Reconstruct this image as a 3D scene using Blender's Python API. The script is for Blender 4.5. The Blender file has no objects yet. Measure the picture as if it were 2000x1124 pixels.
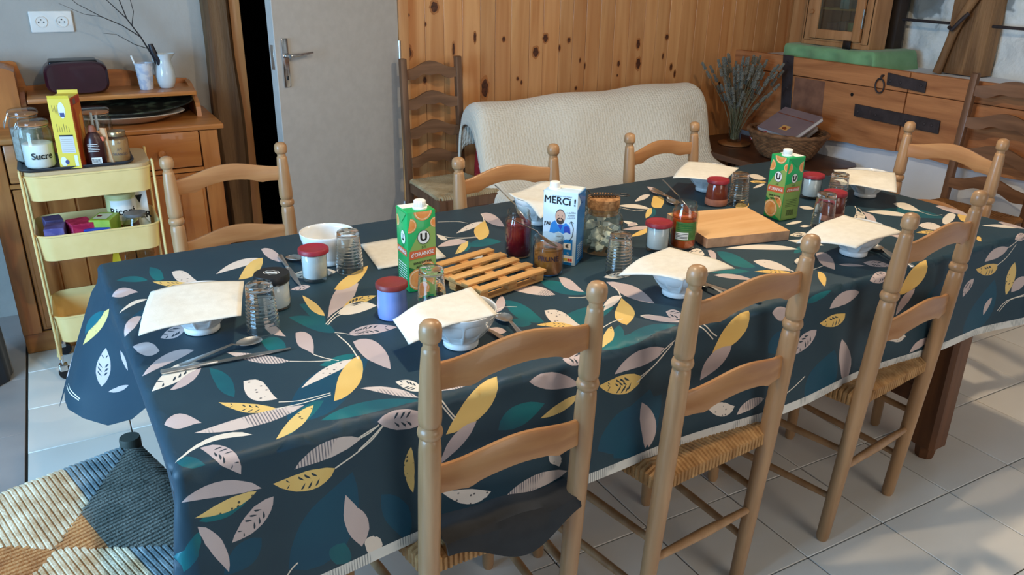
import bpy, bmesh, math, random
from mathutils import Vector, Matrix, Euler
from mathutils.geometry import delaunay_2d_cdt
PI = math.pi
SC = bpy.context.scene
COL = SC.collection
def R(a): return math.radians(a)
# ---------------------------------------------------------------- camera
cam_d = bpy.data.cameras.new('camera'); cam = bpy.data.objects.new('camera', cam_d); COL.objects.link(cam)
cam_d.sensor_width = 36; cam_d.sensor_fit = 'HORIZONTAL'; cam_d.lens = 1558.93/2000*36
cam_d.clip_start = .05
def _cam_axes(yaw, pitch, roll):
    f = Vector((math.sin(yaw)*math.cos(pitch), math.cos(yaw)*math.cos(pitch), -math.sin(pitch)))
    r = Vector((math.cos(yaw), -math.sin(yaw), 0)); u = r.cross(f)
    return r*math.cos(roll)+u*math.sin(roll), u*math.cos(roll)-r*math.sin(roll), f
_r, _u, _f = _cam_axes(.5158, .3861, .0165)
cam.matrix_world = Matrix(((_r.x,_u.x,-_f.x,0),(_r.y,_u.y,-_f.y,0),(_r.z,_u.z,-_f.z,1.44747),(0,0,0,1)))
SC.camera = cam
# ---------------------------------------------------------------- world, light, exposure
SC.view_settings.view_transform = 'Standard'; SC.view_settings.look = 'None'
SC.view_settings.gamma = 1; SC.view_settings.use_curve_mapping = False
SC.view_settings.exposure = -0.08
W = bpy.data.worlds.new('world'); SC.world = W; W.use_nodes = True
W.node_tree.nodes['Background'].inputs[0].default_value = (.55,.75,1,1)
W.node_tree.nodes['Background'].inputs[1].default_value = .35
def area(name, loc, target, sx, sy, power, col):
    d = bpy.data.lights.new(name, 'AREA'); d.shape = 'RECTANGLE'; d.size = sx; d.size_y = sy; d.energy = power; d.color = col
    o = bpy.data.objects.new(name, d); COL.objects.link(o); o.location = loc
    o.rotation_euler = (Vector(target)-Vector(loc)).to_track_quat('-Z','Y').to_euler(); return o
# daylight through the window in the wall on the left, and an added warm fill light behind the camera
area('window_daylight', (-1.82, 1.25, 1.2), (0.6, 1.6, .6), 1.5, 1.3, 140, (.33,.64,1.0))
area('added_front_fill', (1.6, -1.85, 1.35), (1.6, 1.5, .9), 1.3, 1.7, 27, (1.0,.90,.78))
PENDANTS = [(.55,1.30,2.02,42), (1.98,1.62,2.02,48)]
# ---------------------------------------------------------------- materials
def lin(c):
    return tuple(((v/255)/12.92 if v/255 <= .04045 else ((v/255+.055)/1.055)**2.4) for v in c[:3]) + (1,)
_M = {}
def N(nt, t, **kw):
    n = nt.nodes.new(t)
    for k, v in kw.items():
        if k.startswith('i_'):
            key = k[2:]; key = int(key) if key.isdigit() else key.replace('_',' ')
            n.inputs[key].default_value = v
        else: setattr(n, k, v)
    return n
def mat(name, col, col2=None, rough=.5, metal=0, ns=8, stretch=(1,1,1), detail=5, dist=0, lo=.35, hi=.65, bump=0, bs=60, bstretch=(1,1,1),
        spec=.5, coat=0, trans=0, ior=1.45, alpha=1, sheen=0, rnd=0, coord='Object', sss=0, emit=None):
    if name in _M: return _M[name]
    m = bpy.data.materials.new(name); m.use_nodes = True; _M[name] = m
    nt = m.node_tree; b = nt.nodes['Principled BSDF']; L = nt.links.new
    I = b.inputs
    I['Roughness'].default_value = rough; I['Metallic'].default_value = metal; I['Specular IOR Level'].default_value = spec
    I['Coat Weight'].default_value = coat; I['Transmission Weight'].default_value = trans; I['IOR'].default_value = ior
    I['Alpha'].default_value = alpha; I['Sheen Weight'].default_value = sheen
    I['Base Color'].default_value = lin(col)
    if sss: I['Subsurface Weight'].default_value = sss; I['Subsurface Radius'].default_value = (.01,.01,.01)
    if emit: I['Emission Color'].default_value = lin(emit[0]); I['Emission Strength'].default_value = emit[1]
    m.diffuse_color = lin(col)
    if col2 is not None or bump:
        tc = N(nt,'ShaderNodeTexCoord')
        src = tc.outputs[coord]
        if rnd:
            oi = N(nt,'ShaderNodeObjectInfo')
            mu = N(nt,'ShaderNodeVectorMath', operation='SCALE'); mu.inputs[0].default_value = (7.3,3.1,5.7); L(oi.outputs['Random'], mu.inputs['Scale'])
            ad = N(nt,'ShaderNodeVectorMath', operation='ADD'); L(src, ad.inputs[0]); L(mu.outputs[0], ad.inputs[1]); src = ad.outputs[0]
    if col2 is not None:
        mp = N(nt,'ShaderNodeMapping'); mp.inputs['Scale'].default_value = stretch; L(src, mp.inputs[0])
        no = N(nt,'ShaderNodeTexNoise', i_Scale=ns, i_Detail=detail, i_Distortion=dist); L(mp.outputs[0], no.inputs['Vector'])
        cr = N(nt,'ShaderNodeMapRange'); cr.inputs[1].default_value = lo; cr.inputs[2].default_value = hi; L(no.outputs['Fac'], cr.inputs[0])
        mx = N(nt,'ShaderNodeMix', data_type='RGBA'); mx.inputs[6].default_value = lin(col); mx.inputs[7].default_value = lin(col2); L(cr.outputs[0], mx.inputs[0])
        out = mx.outputs[2]
        if rnd:
            hs = N(nt,'ShaderNodeHueSaturation'); mr = N(nt,'ShaderNodeMapRange'); L(oi.outputs['Random'], mr.inputs[0]); mr.inputs[3].default_value = 1-rnd; mr.inputs[4].default_value = 1+rnd
            L(mr.outputs[0], hs.inputs['Value']); L(out, hs.inputs['Color']); out = hs.outputs[0]
        L(out, I['Base Color'])
    if bump:
        mp2 = N(nt,'ShaderNodeMapping'); mp2.inputs['Scale'].default_value = bstretch; L(src, mp2.inputs[0])
        nb = N(nt,'ShaderNodeTexNoise', i_Scale=bs, i_Detail=4); L(mp2.outputs[0], nb.inputs['Vector'])
        bp = N(nt,'ShaderNodeBump', i_Strength=bump, i_Distance=.01); L(nb.outputs['Fac'], bp.inputs['Height']); L(bp.outputs[0], I['Normal'])
    return m
def glass(name, col=(255,255,255), rough=.02, ior=1.45):
    m = mat(name, col, rough=rough, trans=1, ior=ior); return m
# ---------------------------------------------------------------- mesh building
class MB:
    def __init__(s): s.v=[]; s.f=[]; s.m=[]; s.sm=[]
    def add(s, vs, fs, m=0, smooth=False):
        o=len(s.v); s.v += [tuple(v) for v in vs]
        for f in fs: s.f.append(tuple(i+o for i in f)); s.m.append(m); s.sm.append(smooth)
        return s
    def box(s, c, d, rot=None, m=0):
        x,y,z=[k/2 for k in d]; vs=[Vector((sx*x,sy*y,sz*z)) for sz in(-1,1) for sy in(-1,1) for sx in(-1,1)]
        if rot is not None: vs=[rot@v for v in vs]
        vs=[v+Vector(c) for v in vs]
        return s.add(vs,[(0,2,3,1),(4,5,7,6),(0,1,5,4),(2,6,7,3),(0,4,6,2),(1,3,7,5)],m)
    def rbox(s, c, d, r=.004, seg=2, rot=None, m=0, smooth=True):
        bm=bmesh.new(); bmesh.ops.create_cube(bm,size=1)
        for v in bm.verts: v.co=Vector((v.co.x*d[0],v.co.y*d[1],v.co.z*d[2]))
        r=min(r,min(d)*.49); bmesh.ops.bevel(bm,geom=bm.edges[:],offset=r,segments=seg,affect='EDGES',profile=.5)
        bm.verts.ensure_lookup_table(); bm.verts.index_update()
        vs=[v.co.copy() for v in bm.verts]; fs=[[v.index for v in f.verts] for f in bm.faces]; big={i for i,f in enumerate(bm.faces) if max(abs(f.normal.x),abs(f.normal.y),abs(f.normal.z))>.999}; bm.free()
        if rot is not None: vs=[rot@v for v in vs]
        s.add([v+Vector(c) for v in vs],fs,m,smooth)
        if smooth:
            for k in range(len(fs)):
                if len(fs[k])==4 and k in big: s.sm[len(s.f)-len(fs)+k]=False
        return s
    def lathe(s, prof, n=24, c=(0,0,0), m=0, cap0=True, cap1=True, fn=None, smooth=True):
        vs=[]; fs=[]
        for r,z in prof:
            for k in range(n):
                a=2*PI*k/n; rr=r if fn is None else fn(r,z,a); vs.append((c[0]+rr*math.cos(a),c[1]+rr*math.sin(a),c[2]+z))
        for i in range(len(prof)-1):
            for k in range(n):
                k2=(k+1)%n; fs.append((i*n+k,i*n+k2,(i+1)*n+k2,(i+1)*n+k))
        if cap0 and prof[0][0]>1e-5: fs.append(tuple(reversed(range(n))))
        if cap1 and prof[-1][0]>1e-5: fs.append(tuple((len(prof)-1)*n+k for k in range(n)))
        return s.add(vs,fs,m,smooth)
    def tube(s, pts, rad, n=8, m=0, cap=True, closed=False, squash=None):
        pts=[Vector(p) for p in pts]; k=len(pts)
        if not isinstance(rad,(list,tuple)): rad=[rad]*k
        vs=[];fs=[]; up=None
        for i,p in enumerate(pts):
            if closed: t=(pts[(i+1)%k]-pts[i-1])
            else: t=(pts[min(i+1,k-1)]-pts[max(i-1,0)])
            t=t.normalized() if t.length>1e-9 else Vector((0,0,1))
            if up is None:
                up=Vector((0,0,1)) if abs(t.z)<.9 else Vector((1,0,0))
            a=t.cross(up)
            if a.length<1e-6: a=t.orthogonal()
            a.normalize(); b=a.cross(t).normalized(); up=b
            for j in range(n):
                th=2*PI*j/n; sq=squash if squash else 1
                vs.append(p+a*math.cos(th)*rad[i]+b*math.sin(th)*rad[i]*sq)
        rng=k if closed else k-1
        for i in range(rng):
            i2=(i+1)%k
            for j in range(n):
                j2=(j+1)%n; fs.append((i*n+j,i*n+j2,i2*n+j2,i2*n+j))
        if cap and not closed: fs.append(tuple(reversed(range(n)))); fs.append(tuple((k-1)*n+j for j in range(n)))
        return s.add(vs,fs,m,True)
    def grid(s, fn, nu, nv, m=0, smooth=True, flip=False):
        vs=[fn(i/nu,j/nv) for j in range(nv+1) for i in range(nu+1)]; w=nu+1
        fs=[]
        for j in range(nv):
            for i in range(nu):
                q=(j*w+i,j*w+i+1,(j+1)*w+i+1,(j+1)*w+i); fs.append(q[::-1] if flip else q)
        return s.add(vs,fs,m,smooth)
    def slab(s, fn, nu, nv, th, m=0, m2=None, smooth=True):
        """closed sheet of thickness th below fn(u,v) (thickness along the sheet normal)"""
        P=[[Vector(fn(i/nu,j/nv)) for i in range(nu+1)] for j in range(nv+1)]
        def nrm(j,i):
            a=P[j][min(i+1,nu)]-P[j][max(i-1,0)]; b=P[min(j+1,nv)][i]-P[max(j-1,0)][i]; c=a.cross(b)
            return c.normalized() if c.length>1e-12 else Vector((0,0,1))
        top=[P[j][i] for j in range(nv+1) for i in range(nu+1)]
        bot=[P[j][i]-nrm(j,i)*th for j in range(nv+1) for i in range(nu+1)]
        w=nu+1; n=len(top); f1=[];f2=[];f3=[]
        for j in range(nv):
            for i in range(nu):
                q=(j*w+i,j*w+i+1,(j+1)*w+i+1,(j+1)*w+i); f1.append(q); f2.append(tuple(n+k for k in reversed(q)))
        ring=[(0,i) for i in range(nu)]+[(j,nu) for j in range(nv)]+[(nv,i) for i in range(nu,0,-1)]+[(j,0) for j in range(nv,0,-1)]
        ids=[j*w+i for j,i in ring]
        for k in range(len(ids)):
            a,b=ids[k],ids[(k+1)%len(ids)]; f3.append((a,n+a,n+b,b))
        o=len(s.v); s.v += [tuple(v) for v in top+bot]
        for fl,mm in ((f1,m),(f2,m if m2 is None else m2),(f3,m if m2 is None else m2)):
            for f in fl: s.f.append(tuple(i+o for i in f)); s.m.append(mm); s.sm.append(smooth)
        return s
    def prism(s, poly, h, M4=None, m=0, mside=None):
        """poly in xy extruded to z=h, transformed by M4"""
        n=len(poly); vs=[Vector((x,y,0)) for x,y in poly]+[Vector((x,y,h)) for x,y in poly]
        if M4 is not None: vs=[M4@v for v in vs]
        o=len(s.v); s.add(vs,[tuple(range(n,2*n)),tuple(reversed(range(n)))],m)
        s.add([],[],m)
        for k in range(n):
            k2=(k+1)%n; s.f.append((o+k,o+k2,o+n+k2,o+n+k)); s.m.append(m if mside is None else mside); s.sm.append(False)
        return s
    def xf(s, M4): s.v=[tuple(M4@Vector(v)) for v in s.v]; return s
    def mesh(s, name, mats):
        me=bpy.data.meshes.new(name); me.from_pydata(s.v,[],s.f)
        for m in (mats if isinstance(mats,(list,tuple)) else [mats]): me.materials.append(m)
        me.polygons.foreach_set('material_index', s.m); me.polygons.foreach_set('use_smooth', s.sm)
        me.update(); return me
    def build(s, name, mats, parent=None, loc=None, rot=None, auto=True, **tags):
        me=s.mesh(name,mats); o=bpy.data.objects.new(name,me); COL.objects.link(o)
        if any(s.sm) and auto: sharp(me)
        if parent is not None: o.parent=parent
        if loc is not None: o.location=loc
        if rot is not None: o.rotation_euler=rot
        for k,v in tags.items(): o[k]=v
        return o
def sharp(me, ang=40):
    try: me.set_sharp_from_angle(angle=R(ang))
    except Exception: pass
def thing(name, label, cat, loc=(0,0,0), rz=0, group=None):
    o=bpy.data.objects.new(name,None); COL.objects.link(o); o.empty_display_size=.05
    o.location=loc; o.rotation_euler=(0,0,rz); o['label']=label; o['category']=cat
    if group: o['group']=group
    return o
def tag(o, label, cat, group=None):
    o['label']=label; o['category']=cat
    if group: o['group']=group
    return o
def struct(o): o['kind']='structure'; return o
def dup(o, parent=None, **kw):
    c=o.copy(); COL.objects.link(c); c.parent=parent
    for ch in list(o.children): dup(ch, c)
    for k,v in kw.items(): c[k]=v
    return c
def place(o, loc=None, rz=None, scale=None):
    if loc is not None: o.location=loc
    if rz is not None: o.rotation_euler=(0,0,rz)
    if scale is not None: o.scale=scale
    return o
# lettering: flat text meshes, optionally wrapped round a cylinder of radius wrap about the z axis
_txt={}
def text_mesh(body, size, align='CENTER', bold=0):
    key=(body,size,align,bold)
    if key in _txt: return _txt[key]
    cu=bpy.data.curves.new('lettering','FONT'); cu.body=body; cu.size=size; cu.align_x=align; cu.align_y='CENTER'; cu.resolution_u=3; cu.offset=bold
    ob=bpy.data.objects.new('lettering_tmp',cu); COL.objects.link(ob)
    me=bpy.data.meshes.new_from_object(ob.evaluated_get(bpy.context.evaluated_depsgraph_get()))
    vs=[v.co.copy() for v in me.vertices]; fs=[tuple(p.vertices) for p in me.polygons]
    bpy.data.objects.remove(ob); bpy.data.curves.remove(cu); bpy.data.meshes.remove(me)
    _txt[key]=(vs,fs); return vs,fs
def lettering(body, size, m, parent, M4=None, wrap=None, name='lettering', sx=1, bold=0, align='CENTER', **tags):
    """text lies in its local xy plane facing +z; M4 puts it on a surface. wrap=(radius, angle, z): round a cylinder."""
    vs,fs=text_mesh(body,size,align,bold); out=[]
    for v in vs:
        x,y=v.x*sx,v.y
        if wrap: r,a0,z0=wrap; a=a0+x/r; out.append(Vector((r*math.cos(a),r*math.sin(a),z0+y)))
        else: out.append(M4@Vector((x,y,0)))
    b=MB(); b.add(out,fs); return b.build(name,m,parent,auto=False,**tags)
def face_M(origin, right, up):
    r=Vector(right).normalized(); u=Vector(up).normalized(); n=r.cross(u); o=Vector(origin)
    return Matrix(((r.x,u.x,n.x,o.x),(r.y,u.y,n.y,o.y),(r.z,u.z,n.z,o.z),(0,0,0,1)))
def ell(cx,cy,rx,ry,n=20,a0=0,a1=2*PI): return [(cx+rx*math.cos(a0+(a1-a0)*k/n),cy+ry*math.sin(a0+(a1-a0)*k/n)) for k in range(n)]
def flat(polys, mats, name, parent, M4, lift=.0003):
    """flat print: coloured polygons (poly, material index, level) on a face, parent's local space"""
    b=MB()
    for poly,mi,lv in polys:
        b.add([M4@Vector((x,y,lift*(lv+1))) for x,y in poly],[tuple(range(len(poly)))],mi)
    return b.build(name,mats,parent,auto=False)
# ================================================================ the room
rnd = random.Random(7)
PLASTER = mat('plaster_white', (176,171,163), (164,159,151), rough=.9, ns=3, bump=.25, bs=35)
GROUT = mat('grout', (52,44,36), rough=.95)
TILE = mat('ceramic_tile_white', (234,228,218), (224,217,206), rough=.22, ns=2.2, rnd=.025, spec=.45)
GREYT = mat('ceramic_tile_grey', (172,164,160), (156,148,144), rough=.35, ns=3, rnd=.03)
PINE = mat('knotty_pine', (214,158,102), (182,118,66), rough=.5, ns=1.6, stretch=(9,9,.55), dist=1.2, detail=6, rnd=.13, coat=.15, lo=.3, hi=.75)
KNOT = mat('pine_knot', (52,26,14), (95,50,26), rough=.5, ns=60)
PINEH = mat('pine_knot_halo', (178,116,64), (160,98,52), rough=.5, ns=40)
OLDPOST = mat('weathered_oak', (128,96,62), (92,64,40), rough=.7, ns=2, stretch=(6,6,.6), dist=1, bump=.4, bs=25, bstretch=(4,4,.5))
CEIL = mat('ceiling_white', (188,184,176), rough=.9)
fl = MB().box((1.4,1.0,-.03),(7,6.2,.05)); floor = struct(fl.build('floor', GROUT))
tb = MB().rbox((0,0,0),(.2965,.2965,.012),.0015,1); tme = tb.mesh('tile', TILE)
for i in range(-7,7):
    for j in range(-4,10):
        x=1.8282+.3*i+.15; y=1.08159+.3*j+.15
        if y>3.8: continue
        o=bpy.data.objects.new('tile',tme); COL.objects.link(o); o.parent=floor; o.location=(x,y,-.006+rnd.uniform(-.0003,.0003))
gme = MB().rbox((0,0,0),(.417,.417,.012),.0015,1).mesh('tile', GREYT)
for i in range(3):
    for j in range(-5,4):
        o=bpy.data.objects.new('tile',gme); COL.objects.link(o); o.parent=floor; o.location=(-.2765-.21-.42*i, 2.72+.21+.42*j,-.006)
# plaster wall with the socket, and everything round the door opening
YB = 3.80
wb = MB().box((-.70,YB+.1,1.22),(2.6,.2,2.5)).box((2.9,YB+.12,1.22),(2.75,.18,2.5)).box((1.1,YB+.1,2.26),(1.0,.2,.44))
wall_back = struct(wb.build('wall_back', PLASTER))
po = MB()
def postf(u,v):
    a=2*PI*u; n=.006*math.sin(3.1*v*6+2)+.004*math.sin(11*v+u*6)
    cx=max(-1,min(1,1.25*math.cos(a)))*(.056+n); cy=max(-1,min(1,1.25*math.sin(a)))*.06
    return (.655+cx, YB-.035+cy, 2.45*v)
po.grid(postf,20,30); struct(po.build('trim_1', OLDPOST))
struct(MB().rbox((.732,YB-.02,1.22),(.045,.07,2.44),.004).build('trim_2', PINE))
struct(MB().rbox((1.5065,YB-.02,1.22),(.052,.07,2.44),.004).build('trim_3', PINE))
# dark passage behind the opening
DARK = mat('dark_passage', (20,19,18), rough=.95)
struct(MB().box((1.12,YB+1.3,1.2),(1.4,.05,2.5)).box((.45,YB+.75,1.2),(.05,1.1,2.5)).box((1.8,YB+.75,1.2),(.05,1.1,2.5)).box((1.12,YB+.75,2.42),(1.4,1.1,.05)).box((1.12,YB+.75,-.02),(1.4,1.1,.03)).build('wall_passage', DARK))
# knotty pine boarding
x=1.534; k=0
while x<4.22:
    w=rnd.choice((.086,.094,.102,.11)); w=min(w,4.24-x)
    if w<.03: break
    b=MB().rbox((0,0,0),(w-.0012,.018,2.44),.0022,1)
    b.build('plank', PINE, wall_back, loc=(x+w/2,YB+.004+rnd.uniform(-.0012,.0012),1.22)); x+=w
for (kx,kz,kw,kh) in [(2.077,1.081,0.010,0.014),(2.272,1.010,0.019,0.028),(2.481,1.065,0.011,0.015),(2.331,1.080,0.016,0.023),(2.422,1.026,0.007,0.018),(2.559,0.956,0.005,0.014),(2.593,0.924,0.005,0.018),(2.824,0.927,0.010,0.017),(2.820,0.862,0.006,0.008),(2.964,0.922,0.017,0.033),(2.954,1.031,0.013,0.028),(3.160,1.063,0.013,0.016),(3.210,0.891,0.010,0.021),(3.242,0.851,0.008,0.022),(3.141,0.956,0.005,0.017),(2.164,0.877,0.008,0.010),(2.540,0.806,0.008,0.011),(1.967,0.838,0.022,0.052),(1.910,1.095,0.008,0.027),(3.725,0.939,0.008,0.015),(3.608,0.776,0.008,0.010),(2.188,0.856,0.006,0.012),(1.688,1.243,0.021,0.028),(1.551,1.208,0.006,0.008),(1.540,1.033,0.022,0.034),(1.789,1.041,0.007,0.033),(1.628,0.897,0.009,0.018),(1.767,0.639,0.007,0.023),(1.639,1.164,0.005,0.010)]:
    b=MB()
    for s,mi,d in ((1.45,1,.0003),(1,0,.0008)):
        kw_,kh_=kw*.88,kh*.88; n=16; vs=[(kw_*s*math.cos(2*PI*q/n)*(1+.12*math.sin(3*q+kx*9)), -d, kh_*s*math.sin(2*PI*q/n)*(1+.1*math.cos(2*q+kz*7))) for q in range(n)]
        b.add(vs,[tuple(range(n))],mi)
    b.build('knot',[KNOT,PINEH],wall_back,loc=(kx,YB-.0062,kz),auto=False)
# white door leaf, ajar
DOORW = mat('painted_door', (186,182,176), (180,176,170), rough=.55, ns=30, bump=.05, bs=200)
CHROME = mat('chrome', (205,205,205), rough=.16, metal=1)
STEEL = mat('brushed_steel', (214,212,208), rough=.3, metal=1)
door = bpy.data.objects.new('door_1',None); COL.objects.link(door); struct(door)
hx,hy=1.472,3.772; ang=math.atan2(3.475-hy,.812-hx)   # leaf runs from hinge towards the room
door.location=(hx,hy,0); door.rotation_euler=(0,0,ang)
LW=.725
MB().rbox((LW/2,0,1.02),(LW,.04,2.03),.002,1).build('leaf', DOORW, door)
h=MB(); hp=MB()
hp.rbox((LW-.045,.024,1.045),(.034,.009,.20),.004,2).build('handle_plate', CHROME, door)
h.tube([(LW-.045,.026,1.075),(LW-.045,.058,1.075)],.0085,12).tube([(LW-.045,.058,1.075),(LW-.06,.064,1.077),(LW-.10,.06,1.078),(LW-.165,.056,1.082)],[.009,.0085,.007,.005],10,squash=1.0)
h.build('lever', CHROME, door)
MB().rbox((LW-.045,.031,.985),(.009,.006,.018),.003,2).build('key_plate', mat('dark_slot',(30,28,26),rough=.6), door)
MB().rbox((LW+.0005,0,1.07),(.003,.02,.1),.001,1).build('lock_plate', STEEL, door)
for hz in (.25,1.045,1.8): MB().tube([(.0,.024,hz-.05),(.0,.024,hz+.05)],.008,10).build('hinge', STEEL, door)
# double power socket
s = thing('power_socket','white double power socket set in the plaster wall','socket',(.033,YB,1.205))
SOCK=mat('socket_white',(226,222,214),rough=.35); SLOT=mat('socket_hole',(38,34,32),rough=.8)
MB().rbox((0,-.006,0),(.152,.012,.082),.005,3).build('frame',SOCK,s)
for sx in (-.036,.036):
    b=MB().lathe([(.0215,.0003),(.0215,.004),(.019,.0038),(.0175,.0012),(0,.0010)],28,cap0=False); b.xf(Matrix.Translation((sx,-.012,0))@Matrix.Rotation(R(90),4,'X')); w=b.build('socket_well',SOCK,s)
    for dx,dz in ((-.009,-.001),(.009,-.001),(0,.008)):
        b=MB().lathe([(.0026,0),(.0026,.002)],10); b.xf(Matrix.Translation((sx+dx,-.0128,dz))@Matrix.Rotation(R(90),4,'X')); b.build('hole',SLOT,w)
# lower white wall on the right, stone wall set back above it
XR=3.77
wr=MB()
def wrf(u,v):
    y=3.8-5.6*u; z=.94*v; return (XR+.004*math.sin(9*u+4*v)+.003*math.sin(31*u-7*v),y,z)
wr.grid(wrf,80,10,flip=True); wr.box((XR+.26,1.0,.93),(.48,5.6,.03))
struct(wr.build('wall_right', mat('white_wall_daylight_tint',(226,232,242),(216,223,234),rough=.9,ns=3,bump=.25,bs=35)))  # blue cast of daylight is mixed into this wall's white
STONE=bpy.data.materials.new('rough_stone_render'); STONE.use_nodes=True
nt=STONE.node_tree; b_=nt.nodes['Principled BSDF']; b_.inputs['Roughness'].default_value=.9
tc=N(nt,'ShaderNodeTexCoord'); n1=N(nt,'ShaderNodeTexNoise',i_Scale=2.3,i_Detail=5,i_Distortion=.15); nt.links.new(tc.outputs['Object'],n1.inputs['Vector'])
cr=N(nt,'ShaderNodeValToRGB'); nt.links.new(n1.outputs['Fac'],cr.inputs[0])
e=cr.color_ramp.elements; e[0].position=.42; e[0].color=lin((118,120,116)); e[1].position=.58; e[1].color=lin((228,232,230))
for ps,cc in ((.50,(138,146,148)),(.515,(206,214,216)),(.55,(216,220,216))):
    q=e.new(ps); q.color=lin(cc)
nt.links.new(cr.outputs[0],b_.inputs['Base Color'])
n2=N(nt,'ShaderNodeTexNoise',i_Scale=14,i_Detail=6); nt.links.new(tc.outputs['Object'],n2.inputs['Vector'])
bp=N(nt,'ShaderNodeBump',i_Strength=.6,i_Distance=.03); nt.links.new(n2.outputs['Fac'],bp.inputs['Height']); nt.links.new(bp.outputs[0],b_.inputs['Normal'])
st=MB()
from mathutils import noise as mnoise
def stf(u,v):
    y=4.0-5.0*u; z=.93+1.5*v; q=mnoise.fractal(Vector((y*3.2,z*3.2,1.7)),1,2,4)
    return (4.22-.05*q-.02*mnoise.noise(Vector((y*11,z*11,3))),y,z)
st.grid(stf,180,60,flip=True); wall_stone=struct(st.build('wall_stone', STONE))
for k in range(4): MB().rbox((0,0,0),(.018,.098,1.5),.002,1).build('plank',PINE,wall_stone,loc=(4.165,3.44+.10*k,1.70))
# ceiling and the walls outside the view, with their openings
struct(MB().box((1.0,1.0,2.48),(6.8,6.4,.06)).build('ceiling', CEIL))
XL=-1.95; YF=-2.0
struct(MB().box((XL-.05,-.775,1.22),(.1,2.55,2.5)).box((XL-.05,2.925,1.22),(.1,1.85,2.5)).box((XL-.05,1.25,.27),(.1,1.5,.58)).box((XL-.05,1.25,2.16),(.1,1.5,.62)).build('wall_left', PLASTER))
struct(MB().box((-.55,YF-.05,1.22),(2.9,.1,2.5)).box((3.3,YF-.05,1.22),(2.0,.1,2.5)).box((1.6,YF-.05,2.33),(1.5,.1,.26)).build('wall_front', PLASTER))
struct(MB().box((1.6,YF-.05,.22),(1.5,.1,.44)).build('trim_4', PLASTER))
WINF=mat('window_frame_wood',(190,150,100),(170,128,84),rough=.5,ns=4,stretch=(6,6,1))
PANE=glass('window_glass',rough=.0)
for nm,cx,cy,axis,wd,z0,z1 in (('window_1',XL-.03,1.25,'y',1.5,.56,1.85),('window_2',1.6,YF-.03,'x',1.5,.44,2.2)):
    wo=bpy.data.objects.new(nm,None); COL.objects.link(wo); struct(wo); wo.location=(cx,cy,0); wo.rotation_euler=(0,0,0 if axis=='x' else R(90))
    zc=(z0+z1)/2; hh=z1-z0
    for sx in (-1,0,1): MB().rbox((sx*(wd/2-.03),0,zc),(.06,.06,hh),.004,1).build('window_frame',WINF,wo)
    for zz in (z0+.03,z1-.03): MB().rbox((0,0,zz),(wd-.12,.055,.06),.004,1).build('window_frame',WINF,wo)
# two pendant lamps over the table, above the frame
SHADE=mat('pendant_shade_enamel',(60,62,60),rough=.4); BULB=mat('bulb',(255,240,215),emit=((255,214,160),6))
for k,(px,py,pz,pw) in enumerate(PENDANTS):
    t=thing('pendant_lamp',('dark enamel pendant lamp over the cutlery end of the table','dark enamel pendant lamp over the far end of the table')[k],'lamp',(px,py,pz))
    MB().lathe([(.03,.13),(.045,.12),(.09,.06),(.16,-.02),(.157,-.02),(.087,.057),(.04,.115),(.0,.118)],32,cap0=False,cap1=False).build('lamp_shade',SHADE,t)
    MB().tube([(0,0,.12),(0,0,2.45-pz)],.004,6).build('cord',SHADE,t)
    MB().lathe([(0,.06),(.014,.06),(.016,.03),(.02,.02),(.028,-.005),(.02,-.03),(0,-.037)],16).build('light_bulb',BULB,t)
    d=bpy.data.lights.new('pendant_light','POINT'); d.energy=pw; d.color=(1,.80,.56); d.shadow_soft_size=.035
    o=bpy.data.objects.new('pendant_light',d); COL.objects.link(o); o.parent=t; o.location=(0,0,-.05)
# ================================================================ the table
TA=R(2.2); TF=Vector((.068,1.108)); TL,TW,TZ=2.365,.985,.745
def tw(u,v,z=TZ+.002):
    return Vector((TF.x+u*math.cos(TA)-v*math.sin(TA), TF.y+u*math.sin(TA)+v*math.cos(TA), z))
DKW=mat('table_wood',(112,70,40),(84,50,28),rough=.45,ns=3,stretch=(8,8,.8),dist=.6)
tb=thing('dining_table','long wooden dining table under the blue leaf-print cloth','table',tw(0,0,0),TA)
MB().rbox((TL/2,TW/2,TZ-.022),(TL-.01,TW-.01,.034),.006,2).build('table_top',DKW,tb)
for lx,ly in ((.19,.052),(TL-.19,.052),(.19,TW-.08),(TL-.19,TW-.08)):
    b=MB(); s=.04; c=.012
    def oct(s,c): return [(s-c,-s),(s,-s+c),(s,s-c),(s-c,s),(-s+c,s),(-s,s-c),(-s,-s+c),(-s+c,-s)]
    b.prism(oct(.042,.012),.60,Matrix.Translation((lx,ly,.05)))
    b.prism(oct(.043,.002),.066,Matrix.Translation((lx,ly,.65)))
    b.lathe([(.026,.0),(.03,.012),(.034,.05)],8,c=(lx,ly,0))
    b.build('leg',DKW,tb)
for ly in (.052,TW-.08): MB().rbox((TL/2,ly,.66),(TL-.48,.025,.09),.003,1).build('apron',DKW,tb)
for lx in (.19,TL-.19): MB().rbox((lx,TW/2-.014,.20),(.05,TW-.22,.06),.004,1).build('stretcher',DKW,tb)
MB().rbox((TL/2,TW/2,.20),(TL-.432,.07,.05),.004,1).build('stretcher',DKW,tb)
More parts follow.
